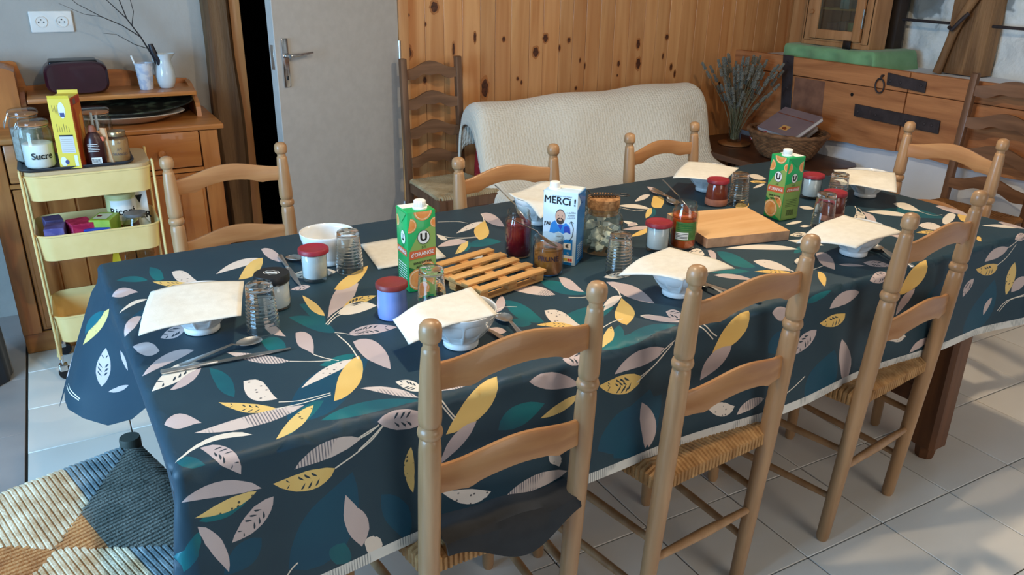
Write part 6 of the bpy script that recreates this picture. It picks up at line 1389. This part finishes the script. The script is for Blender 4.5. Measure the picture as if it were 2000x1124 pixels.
# middle tier
Z2=.4655
def smallbox(nm,lb,cat,loc,d,m,rz,rot=(0,0,0)):
    t=thing(nm,lb,cat,loc,rz,'packets on the middle trolley tier'); MB().rbox((0,0,d[2]/2),d,.002,1).build('box',m,t,rot=rot); return t
PUR=mat('tea_box_violet',(84,80,140),(110,104,160),rough=.45,ns=26,lo=.45,hi=.55); RED=mat('tea_box_crimson',(160,28,70),(190,50,90),rough=.45,ns=26,lo=.45,hi=.55); GRN=mat('tea_box_lime',(130,168,50),(160,190,70),rough=.45,ns=20); BLU=mat('tea_box_blue',(40,70,170),rough=.45)
smallbox('tea_box','violet tea box at the left of the middle trolley tier','tea box',(-.084,3.100,Z2),(.062,.080,.108),PUR,R(-6)); smallbox('tea_box','dark violet tea box at the back left of the middle trolley tier','tea box',(-.088,3.190,Z2),(.058,.072,.112),mat('tea_box_indigo',(64,64,110),(90,90,140),rough=.45,ns=26),R(8))
smallbox('tea_box','crimson tea box in the middle trolley tier','tea box',(-.006,3.108,Z2),(.072,.09,.112),RED,R(12))
t=smallbox('tea_box','lime green tea box beside the chicory tin','tea box',(.075,3.110,Z2),(.072,.10,.118),GRN,R(-24)); pr=flat([([(-.028,-.035),(.02,-.035),(.02,.03),(-.028,.03)],0,1),([(-.024,-.008),(-.008,-.008),(-.008,.010),(-.024,.010)],1,2)],[mat('tea_print_pale',(206,214,190),rough=.5),mat('tea_print_maroon',(110,30,36),rough=.5)],'printed_panel',t,face_M((0,0,.1182),(1,0,0),(0,1,0)))
smallbox('tea_packet','flat blue packet lying at the front of the middle trolley tier','packet',(.045,3.062,Z2),(.085,.022,.092),BLU,R(-3))
TIN=mat('tin_cream_yellow',(222,214,160),(200,206,140),rough=.35,ns=4)
t=thing('chicory_tin','yellow and white chicory coffee tin lettered Ricoré','tin',(.140,3.185,Z2),R(8))
MB().lathe([(.048,0),(.050,.002),(.050,.165),(.048,.167),(.0515,.168),(.0515,.180),(.049,.182),(0,.182)],36).build('tin_body',TIN,t)
b=MB().grid(lambda u,v:(.0503*math.cos(-2.55+2.3*u),.0503*math.sin(-2.55+2.3*u),.085+.075*v),18,1); b.build('white_band',CW,t,auto=False)
b=MB().grid(lambda u,v:(.0506*math.cos(-2.6+2.4*u),.0506*math.sin(-2.6+2.4*u),.05+.03*v-.012*math.sin(PI*u)),18,1); b.build('brown_band',mat('coffee_brown_print',(110,62,30),rough=.5),t,auto=False)
lettering('Ricoré',.036,INK,t,wrap=(.0508,math.atan2(-3.185,-.14)-R(8)+R(4),.118),bold=.0008)
t=thing('tea_caddy_box','white box with a black triangle and letters beside the chicory tin','box',(.205,3.215,Z2),R(-4))
MB().rbox((0,0,.09),(.055,.06,.18),.002,1).build('box',CW,t)
pr=flat([([(-.014,.072),(.012,.074),(-.001,.042)],0,1)],[INK],'black_triangle',t,face_M((0,-.0301,.09),(1,0,0),(0,0,1))); lettering('ER',.034,INK,t,face_M((.014,-.0306,.085),(1,0,0),(0,0,1)),bold=.001)
t=thing('bulbous_jar','round-bellied glass jar with grey lid at the right of the middle trolley tier','jar',(.176,3.104,Z2))
MB().lathe([(0,.002),(.03,.001),(.045,.02),(.050,.05),(.045,.078),(.034,.095),(.032,.104),(.036,.108),(.034,.112),(.029,.104)],36,cap0=False,cap1=False).build('glass_jar',JGLASS,t)
MB().lathe([(.037,.110),(.038,.112),(.037,.120),(0,.121)],30).build('lid',mat('grey_lid',(110,106,104),rough=.4),t)
# bottom tier
Z3=.1535
t=thing('clip_top_jar','large clip-top jar on the bottom trolley tier','jar',(.175,3.19,Z3),group='glass clip-top jars')
MB().lathe([(0,.002),(.046,.001),(.054,.008),(.055,.20),(.048,.222),(.046,.235),(.05,.24)],36,cap0=False,cap1=False).build('glass_body',JGLASS,t); MB().lathe([(.05,.242),(.052,.245),(.050,.262),(.03,.268),(0,.268)],36).build('glass_lid',JGLASS,t)
MB().tube([(-.05,-.01,.235),(-.06,-.008,.20),(-.06,.006,.19),(-.05,.01,.245)],.0018,6).build('clip',STEEL,t); MB().lathe([(0,.004),(.045,.004),(.052,.012),(.052,.19),(0,.194)],36).build('contents',mat('brown_lentils',(110,74,46),(84,54,34),rough=.7,ns=80),t)
t=thing('yellow_packet','bright yellow pointed packet on the bottom trolley tier','packet',(.085,3.16,Z3),R(-10))
def yf(u,v): w=.038*(1-.75*v**1.5); return ((2*u-1)*w+.008*v,.012*math.sin(PI*u)*(1-v)-.006,.002+.27*v)
MB().slab(yf,8,12,.008).build('packet_body',mat('packet_yellow',(232,196,28),(220,180,20),rough=.4,ns=20),t)
# ================================================================ sofa, old manger front, cabinet and the corner table
def waffle(name,col,col2,sc=58):
    m=mat(name,col,col2,rough=.9,ns=5,sheen=.3); nt=m.node_tree; b=nt.nodes['Principled BSDF']; L=nt.links.new
    uv=N(nt,'ShaderNodeUVMap'); vo=N(nt,'ShaderNodeTexVoronoi',i_Scale=sc,i_Randomness=.35); L(uv.outputs[0],vo.inputs['Vector'])
    bp=N(nt,'ShaderNodeBump',i_Strength=.55,i_Distance=.008); bp.invert=True; L(vo.outputs['Distance'],bp.inputs['Height']); L(bp.outputs[0],b.inputs['Normal']); return m
COVER=waffle('cream_waffle_throw',(238,231,214),(231,222,203))
REDF=mat('red_patterned_fabric',(150,24,34),(190,110,110),rough=.8,ns=30,lo=.6,hi=.66)
sf_=thing('sofa','small red sofa completely hidden under a cream throw','sofa',(2.49,3.2,0))
MB().rbox((0,.0,.20),(1.10,.70,.34),.05,4).build('seat_base',REDF,sf_); MB().rbox((0,.36,.49),(1.10,.12,.50),.05,4).build('backrest',REDF,sf_)
for sx in (-1,1): MB().rbox((sx*.56,.04,.30),(.08,.62,.18),.035,3).build('armrest',REDF,sf_)
# throw: surface from behind the back, over the top, down to the seat and over the front
PRF=[(3.66,.60),(3.655,.74),(3.64,.80),(3.60,.822),(3.54,.825),(3.48,.80),(3.44,.74),(3.41,.64),(3.38,.54),(3.33,.46),(3.24,.425),(3.05,.415),(2.90,.41),(2.83,.385),(2.80,.31),(2.79,.20),(2.785,.10)]
def prf(v):
    s=v*(len(PRF)-1); i=min(int(s),len(PRF)-2); t=s-i
    p0=PRF[max(i-1,0)];p1=PRF[i];p2=PRF[i+1];p3=PRF[min(i+2,len(PRF)-1)]
    return tuple(.5*((2*p1[k])+(p2[k]-p0[k])*t+(2*p0[k]-5*p1[k]+4*p2[k]-p3[k])*t*t+(3*p1[k]-p0[k]-3*p2[k]+p3[k])*t**3) for k in (0,1))
nu,nv=90,80; b=MB(); uvs=[]
def thr(u,v):
    y,z=prf(v); e=0
    # side overhangs fall down
    U=-.10+1.20*u; W_=1.36; x=1.80+W_*min(max(U,0),1)
    over=max(0,-U)+max(0,U-1); sgn=-1 if U<0 else 1
    if over>0:
        d=over*W_; r=.06
        if d<r*PI/2: out,dn=r*math.sin(d/r),r*(1-math.cos(d/r))
        else: out,dn=r+(d-r*PI/2)*.25,r+(d-r*PI/2)*.97
        x+=sgn*out; z-=dn
    f=_ss(.25,.6,v)
    z+=.008*math.sin(3.1*u*6+2*v)*.6+.034*(u-.62)*(1-_ss(.3,.6,v))
    y+= -.020*f*math.sin(u*9+1)*_ss(.30,.45,v)*_ss(1.0,.6,v)*1.2 + .010*math.sin(u*17+v*9) + .05*(u-.5)
    x+= .012*math.sin(v*11+u*3)+ (.10*_ss(.45,.95,v) if u>.55 else 0)*(u-.55)/.45
    return (x,y,z)
b.grid(thr,nu,nv,flip=True); o=b.build('throw',COVER,auto=False); uvl=o.data.uv_layers.new(name='UVMap')
li=[0]*len(o.data.loops); o.data.loops.foreach_get('vertex_index',li); ar=[]
for q in li: i,j=q%(nu+1),q//(nu+1); ar+=[i/nu*1.7,j/nv*1.75]
uvl.data.foreach_set('uv',ar); o.modifiers.new('thickness','SOLIDIFY').thickness=.012
tag(o,'cream waffle-weave throw draped over the whole sofa','throw')
def redf(u,v):
    return (1.768+.006*math.sin(v*14)+.012*u, 3.50-.11*u, .69-.60*v-.02*u)
tag(MB().slab(redf,10,14,.006).build('red_cloth',REDF,auto=False),'red patterned cloth hanging out below the left edge of the throw','cloth')
# ---- old manger front on the right wall
OLD=mat('old_chestnut_board',(190,128,80),(148,92,54),rough=.6,ns=1.8,stretch=(8,.9,8),dist=1.1,bump=.25,bs=18,bstretch=(6,.6,6),rnd=.10,lo=.3,hi=.7)
IRON=mat('blackened_iron',(66,58,60),(52,46,48),rough=.65,metal=.35,ns=20,bump=.3,bs=40)
mg=thing('manger_front','old chestnut manger front with iron straps fixed to the right wall','manger',(0,0,0))
def yz(poly,x0,th,m,nm,par):
    b=MB().prism([(-y,z) for y,z in poly],th,face_M((x0,0,0),(0,-1,0),(0,0,1))); o=b.build(nm,m,par); bv=o.modifiers.new('worn_edges','BEVEL'); bv.width=.003; bv.segments=2; bv.limit_method='ANGLE'; return o
def rag(y0,y1,z,amp,seed,n=16):
    q=random.Random(seed); return [(y0+(y1-y0)*k/n,z(y0+(y1-y0)*k/n)+q.uniform(-amp,amp)) for k in range(n+1)]
XM=3.752
yz([(3.795,.974),(2.585,.977),(2.583,.879),(3.795,.8765)],XM,.038,OLD,'plank',mg); yz([(2.578,.976),(.95,.974),(.95,.880),(2.578,.8785)],XM,.036,OLD,'plank',mg)
yz([(3.795,.873),(3.372,.873),(3.372,.50),(3.795,.50)],XM,.032,OLD,'plank',mg)
lo=lambda y: .552+.03*(3.09-y)/.5 if y<3.09 else .552-.08*min(1,(y-3.09)/.08)
yz([(3.366,.8725),(2.588,.8755)]+rag(2.588,3.366,lo,.005,4),XM,.034,OLD,'plank',mg); yz([(2.580,.8755),(.95,.8765)]+rag(.95,2.580,lambda y:.583+.012*math.sin(y*5),.005,9),XM,.034,OLD,'plank',mg)
sp=yz([(3.41,.982),(3.330,.982),(3.292,.64),(3.368,.64)],XM-.036,.006,IRON,'iron_strap',mg)
sa=yz([(2.703,.962),(2.482,.944),(2.480,.890),(2.698,.902)],XM-.038,.010,IRON,'iron_strap',mg); sb=yz([(2.867,.781),(2.372,.773),(2.368,.709),(2.862,.717)],XM-.035,.010,IRON,'iron_strap',mg)
yz([(3.302,.868),(3.09,.868),(3.075,.665),(3.295,.67)],XM-.0345,.0012,mat('dark_stain_plate',(140,98,76),(112,76,60),rough=.6,ns=14),'worn_plate',mg)
def stud(y,z,x,par,r=.007):
    b=MB().lathe([(r,0),(r*.9,.003),(r*.4,.005),(0,.0055)],12); b.xf(Matrix.Translation((x,y,z))@Matrix.Rotation(R(-90),4,'Y')); b.build('stud',IRON,par)
for y,z in ((3.366,.95),(3.345,.80),(3.335,.70)): stud(y,z,XM-.042,sp)
for y in (2.68,2.62,2.505): stud(y,.922,XM-.048,sa,.008)
for y in (2.84,2.73,2.55,2.45,2.41): stud(y,.744,XM-.045,sb,.008)
for y,z,r in ((2.902,.824,.010),(3.235,.815,.010),(3.262,.822,.006),(3.125,.812,.009),(3.21,.76,.008)):
    b=MB().lathe([(r,0),(0,.0004)],14); b.xf(Matrix.Translation((XM-.0352,y,z))@Matrix.Rotation(R(-90),4,'Y')); b.build('peg_hole',mat('hole_black',(20,14,12),rough=.95),mg)
rg=MB().tube([(XM-.050-.004*math.sin(a),2.733+.026*math.cos(a),.893+.036*math.sin(a)) for a in [2*PI*k/28 for k in range(28)]],.0042,8,closed=True).build('iron_ring',IRON,mg)
MB().tube([(XM-.03,2.729,.944),(XM-.052,2.729,.944),(XM-.056,2.729,.93),(XM-.05,2.730,.925)],.006,8).build('iron_staple',IRON,mg)
# timber upright and brace in front of the stone wall
OAKT=mat('old_oak_timber',(150,112,74),(112,80,50),rough=.7,ns=1.6,stretch=(6,6,.7),dist=1.2,bump=.5,bs=16,bstretch=(5,5,.5))
MB_=MB()
def upr(u,v):
    a=2*PI*u; c=max(-1,min(1,1.35*math.cos(a))); s=max(-1,min(1,1.35*math.sin(a))); z=.95+1.5*v
    return (4.135+.055*c, 2.56+.03*v+.105*s*(1+.05*math.sin(7*v)), z)
MB_.grid(upr,24,24,flip=True); ob=struct(MB_.build('trim_5',OAKT))
t=thing('timber_brace','slender curved timber brace in front of the stone wall','brace',(0,0,0))
MB().tube([(4.035,2.655,.95),(4.045,2.640,1.05),(4.045,2.618,1.15),(4.04,2.585,1.24),(4.035,2.535,1.33),(4.03,2.45,1.48)],[.022,.020,.021,.022,.023,.024],10).build('pole',OAKT,t)
MB().tube([(4.03,2.55,1.25),(4.00,2.565,1.215),(4.0,2.60,1.17),(4.02,2.63,1.18)],.010,8).build('hook',IRON,t)
t=thing('iron_tie_rod','thin dark iron rod running along the stone wall','rod',(0,0,0))
MB().tube([(4.10,3.32,1.200),(4.10,2.65,1.194)],.0075,8).build('rod',IRON,t)
t=thing('iron_tie_rod','thin dark iron rod right of the old oak upright','rod',(0,0,0)); MB().tube([(4.10,2.455,1.194),(4.10,1.5,1.188)],.0075,8).build('rod',IRON,t)
o=struct(MB().rbox((4.10,3.02,1.65),(.07,.12,1.40),.01,2).build('trim_6',mat('dark_strip',(54,42,34),(40,30,26),rough=.8,ns=6)))  # dark upright strip right of the cabinet
# shelf, green cloth, cabinet
t=thing('low_shelf_box','plain low wooden box under the green cloth','box',(0,0,0)); MB().rbox((3.975,3.165,.991),(.33,.55,.082),.003,1).build('box',OLD,t)
GRNC=mat('mint_green_cloth',(120,166,120),(108,154,108),rough=.85,ns=14,sheen=.2)
def grn(u,v):
    sy=.735*u; y=3.475-min(sy,.598); drp=max(0,sy-.598); s=v*.44
    lift=.0+.034*_ss(.60,.98,u)*(1-.5*abs(math.sin(u*30)))
    if s<.32: x,z=4.13-s,1.0355+lift*.5+.002*math.sin(u*20)
    else:
        d=s-.32; x=3.798-.010*min(1,d/.02)-.012*math.sin(u*23)*min(1,d/.06)-.05*_ss(.62,.70,u)*_ss(.80,.70,u)*d*4; z=1.0355+lift*.5-d*.62
    return (x,y-.012*min(1,drp/.02)-drp*.25,z-drp*.9)
tag(MB().slab(grn,60,30,.003).build('green_cloth',GRNC),'mint green cloth spread under the little glazed cabinet','cloth')
CABW=mat('cabinet_wood',(182,134,90),(156,110,70),rough=.45,ns=2.5,stretch=(8,8,.9),dist=.6,coat=.1); CABD=mat('cabinet_inside',(52,50,46),rough=.9)
cb=thing('glazed_cabinet','small wooden cabinet with a glazed door on the green cloth','cabinet',(3.86,3.19,1.040))
H_=.56; Wd=.468; Dp=.13
for s in (-1,1): MB().rbox((Dp/2,s*(Wd/2-.009),H_/2),(Dp,.018,H_),.002,1).build('side',CABW,cb)
MB().rbox((Dp/2,0,.012),(Dp,Wd-.036,.024),.002,1).build('bottom',CABW,cb); MB().rbox((Dp/2,0,H_-.01),(Dp+.02,Wd+.03,.02),.003,1).build('top',CABW,cb); MB().rbox((Dp-.006,0,H_/2),(.01,Wd-.036,H_-.05),.001,1).build('back',CABD,cb)
for s in (-1,1): MB().rbox((.010,s*(Wd/2-.034),H_/2),(.02,.05,H_-.05),.002,1).build('face_stile',CABW,cb)
MB().rbox((.010,0,.030),(.02,Wd-.118,.012),.002,1).build('face_rail',CABW,cb); MB().rbox((Dp/2+.02,0,.197),(Dp-.05,Wd-.04,.012),.001,1).build('shelf',CABW,cb)
dd=bpy.data.objects.new('door',None); COL.objects.link(dd); dd.parent=cb; dd.location=(-.009,0,.038)
for s in (-1,1): MB().rbox((0,s*.148,.24),(.018,.052,.48),.003,2).build('door_stile',CABW,dd)
for z,h_ in ((.026,.05),(.455,.05)): MB().rbox((0,0,z),(.017,.244,h_),.003,2).build('door_rail',CABW,dd)
MB().box((.002,0,.24),(.003,.246,.38)).build('pane',clearglass('cabinet_glass',(214,232,224),(120,150,140),.10),dd)
kb=MB().lathe([(.006,0),(.006,.010),(.011,.015),(.013,.020),(.010,.026),(0,.027)],16); kb.xf(Matrix.Translation((-.009,.158,.142))@Matrix.Rotation(R(-90),4,'Y')); kb.build('knob',CABW,dd)
MB().tube([(-.006,-.176,.07),(-.006,-.176,.17)],.005,8).build('hinge',DSTEEL,dd)
tag(MB().rbox((0,0,0),(.17,.012,.02),.002,1).build('white_booklet',CW,loc=(3.885,3.165,1.077),rot=(0,0,R(90))),'thin white booklet lying behind the cabinet glass','book')
BK=[((3.93,3.255,1.115),(.07,.07,.10),(44,50,66),'dark blue book standing at the left inside the cabinet'),((3.93,3.185,1.120),(.07,.05,.11),(60,74,90),'slate blue book standing inside the cabinet'),((3.935,3.105,1.118),(.07,.09,.108),(150,140,112),'beige book standing at the right inside the cabinet'),((3.93,3.19,1.275),(.07,.06,.055),(120,150,170),'pale blue box on the upper cabinet shelf')]
for k,(l,d,c,lb) in enumerate(BK): tag(MB().rbox((0,0,0),d,.003,1).build('book' if k<3 else 'small_box',mat('cover_%d_%d_%d'%c,c,tuple(int(q*.8) for q in c),rough=.5,ns=14),loc=(l[0],l[1],l[2]+ (0 if k<3 else -.008))),lb,'book' if k<3 else 'box')
tag(MB().rbox((0,0,0),(.012,.05,.045),.004,2).build('black_clip',BLKP,loc=(3.838,3.085,1.0595)),'small black clip hanging below the cabinet door','clip')
# white wooden thing at far right above the panel (edge of a frame)
tag(MB().rbox((0,0,0),(.03,.12,.20),.004,2).build('wooden_block',OAKT,loc=(3.99,1.95,1.05)),'weathered wooden block standing on the ledge at the right edge','block')
# ---- corner table with basket and dried lavender
DKT=mat('dark_walnut',(88,56,38),(66,40,28),rough=.4,ns=3,stretch=(6,1,6),dist=.6,coat=.15)
ct=thing('corner_table','low dark wooden table with rounded end in the corner','table',(0,0,0))
poly=[(3.735,3.74),(3.20,3.74),(3.20,3.02)]+[(3.20+.18-.18*math.cos(a),3.02-.24*math.sin(a)) for a in [PI/2*k/8 for k in range(1,9)]]+[(3.60,2.75)]+[(3.60+.135*math.sin(a),2.75+.10-.10*math.cos(a)) for a in [PI/2*k/6 for k in range(1,7)]]
ob=MB().prism(poly[::-1],.034,Matrix.Translation((0,0,.436))).build('table_top',DKT,ct); bv=ob.modifiers.new('soft_edges','BEVEL'); bv.width=.005; bv.segments=2; bv.limit_method='ANGLE'
for x,y in ((3.27,3.68),(3.68,3.68),(3.30,2.98),(3.66,2.87)): MB().lathe([(.018,0),(.024,.02),(.026,.43)],14,c=(x,y,0)).build('leg',DKT,ct)
ZC=.4705
MATW=mat('wood_slice_mat',(150,96,50),(128,78,38),rough=.6,ns=14); tag(MB().lathe([(.09,0),(.095,.003),(.095,.010),(.092,.012),(0,.012)],36).build('wooden_coaster',MATW,loc=(3.47,3.47,ZC)),'round wooden mat under the lavender glass','mat')
t=thing('glass_vase','narrow glass vase of dried lavender','vase',(3.478,3.484,ZC+.0125))
MB().lathe([(0,.003),(.036,.001),(.04,.006),(.036,.05),(.034,.12),(.038,.165),(.042,.18),(.040,.18),(.032,.12),(.033,.05),(.034,.01)],30,cap0=False,cap1=False).build('glass_body',JGLASS,t)
LAVS=mat('lavender_stem',(128,124,96),(104,102,78),rough=.85,ns=30); LAVF=mat('lavender_bud',(128,126,116),(98,98,88),rough=.9,ns=60)
lv=random.Random(21)
budme=None
def bud_mesh():
    b=MB()
    for k in range(9):
        for j in range(4):
            a=j*PI/2+k*.7; z=.0055*k; r=.0058*(1-.45*k/9)
            b.lathe([(0,0),(.0034,.003),(.0026,.007),(0,.009)],5,c=(r*math.cos(a),r*math.sin(a),z))
    return b
bm_=bud_mesh().mesh('flower_spike',LAVF)
for k in range(80):
    a=lv.uniform(0,2*PI); sp_=lv.uniform(.02,.52)*(1 if k>5 else 1.4); L_=lv.uniform(.24,.46)
    base=Vector((lv.uniform(-.018,.018),lv.uniform(-.018,.018),.015)); dirv=Vector((math.cos(a)*sp_*.8,math.sin(a)*sp_*.8,1)).normalized()
    mid=base+dirv*L_*.5; tip=base+dirv*L_+Vector((math.cos(a),math.sin(a),0))*sp_*.10
    if tip.x+3.478>3.70: tip.x=3.70-3.478; mid.x=min(mid.x,.15)
    ln=thing('dried_lavender','stem of dried lavender standing in the narrow glass vase','lavender',(3.478,3.484,ZC+.0125),0,'stems of dried lavender')
    MB().tube([base,mid,tip],[.0014,.0012,.001],5).build('stem',LAVS,ln)
    d=(tip-mid).normalized()
    for q in range(2):
        o=bpy.data.objects.new('flower_spike',bm_); COL.objects.link(o); o.parent=ln; o.location=tip-d*(.012+.050*q*1.15); o.rotation_mode='QUATERNION'; o.rotation_quaternion=d.to_track_quat('Z','Y'); o.scale=(1.15,1.15,.95)
# basket
WICK=mat('brown_wicker',(138,100,68),(98,68,44),rough=.75,ns=26,bump=.3,bs=90)
bk=thing('wicker_basket','oval brown wicker basket of books on the corner table','basket',(3.475,3.085,ZC+.001))
b=MB(); rows=15
for k in range(rows):
    t_=k/(rows-1); rx=.105+.075*t_**.7; ry=.135+.085*t_**.7; z=.008+.125*t_
    n=56; b.tube([((rx+.0028*(1 if (q+k)%2 else -1))*math.cos(2*PI*q/n),(ry+.0028*(1 if (q+k)%2 else -1))*math.sin(2*PI*q/n),z) for q in range(n)],.0062,6,closed=True)
b.build('woven_wall',WICK,bk,kind='stuff')
b=MB(); n=52; b.tube([(.186*math.cos(2*PI*q/n),.226*math.sin(2*PI*q/n),.142+.003*math.sin(q*2.4)) for q in range(n)],.0115,8,closed=True); b.build('rim',WICK,bk)
MB().lathe([(0,.002),(.10,.002),(.104,.008),(0,.008)],40).build('base',WICK,bk,rot=(0,0,0)).scale=(1,1.28,1)
def book(nm,lb,loc,d,m,rot,grp='books in the wicker basket'):
    t=thing(nm,lb,'book',loc,0,grp); t.rotation_euler=rot
    MB().rbox((0,0,0),(d[0]-.006,d[1]-.006,d[2]-.006),.001,1).build('pages',mat('book_pages',(220,220,224),rough=.8),t)
    for s in (-1,1): MB().rbox((0,0,s*(d[2]/2-.0015)),(d[0],d[1],.003),.001,1).build('cover',m,t)
    MB().rbox((0,d[1]/2-.001,0),(d[0],.003,d[2]),.001,1).build('spine',m,t); return t
GRB=mat('mauve_grey_cover',(128,112,116),(118,102,108),rough=.55,ns=6)
t=book('hardback_book','mauve-grey hardback lying face up across the basket',(3.465,3.07,ZC+.188),(.215,.275,.026),GRB,(R(3),R(-27),R(-3)))
pr=flat([([(-.075,-.05),(-.035,-.05),(-.035,.005),(-.075,.005)],0,1),([(-.070,-.04),(-.055,-.035),(-.045,-.02),(-.055,-.005),(-.068,-.012)],1,2),([(.045,-.13),(.05,-.13),(.05,.13),(.045,.13)],1,1)],[mat('cover_picture_gold',(206,160,96),rough=.5),mat('cover_picture_rust',(130,62,30),rough=.5)],'cover_picture',t,Matrix.Translation((0,0,.0131)))
book('paperback_book','red paperback tucked under the grey hardback in the basket',(3.44,3.20,ZC+.135),(.17,.12,.02),mat('red_cover',(160,30,36),rough=.5),(R(-25),R(-18),R(10)))
book('paperback_book','pale paperback at the back of the wicker basket',(3.52,3.12,ZC+.128),(.19,.25,.022),mat('pale_cover',(196,192,186),rough=.5),(R(3),R(-24),R(6)))
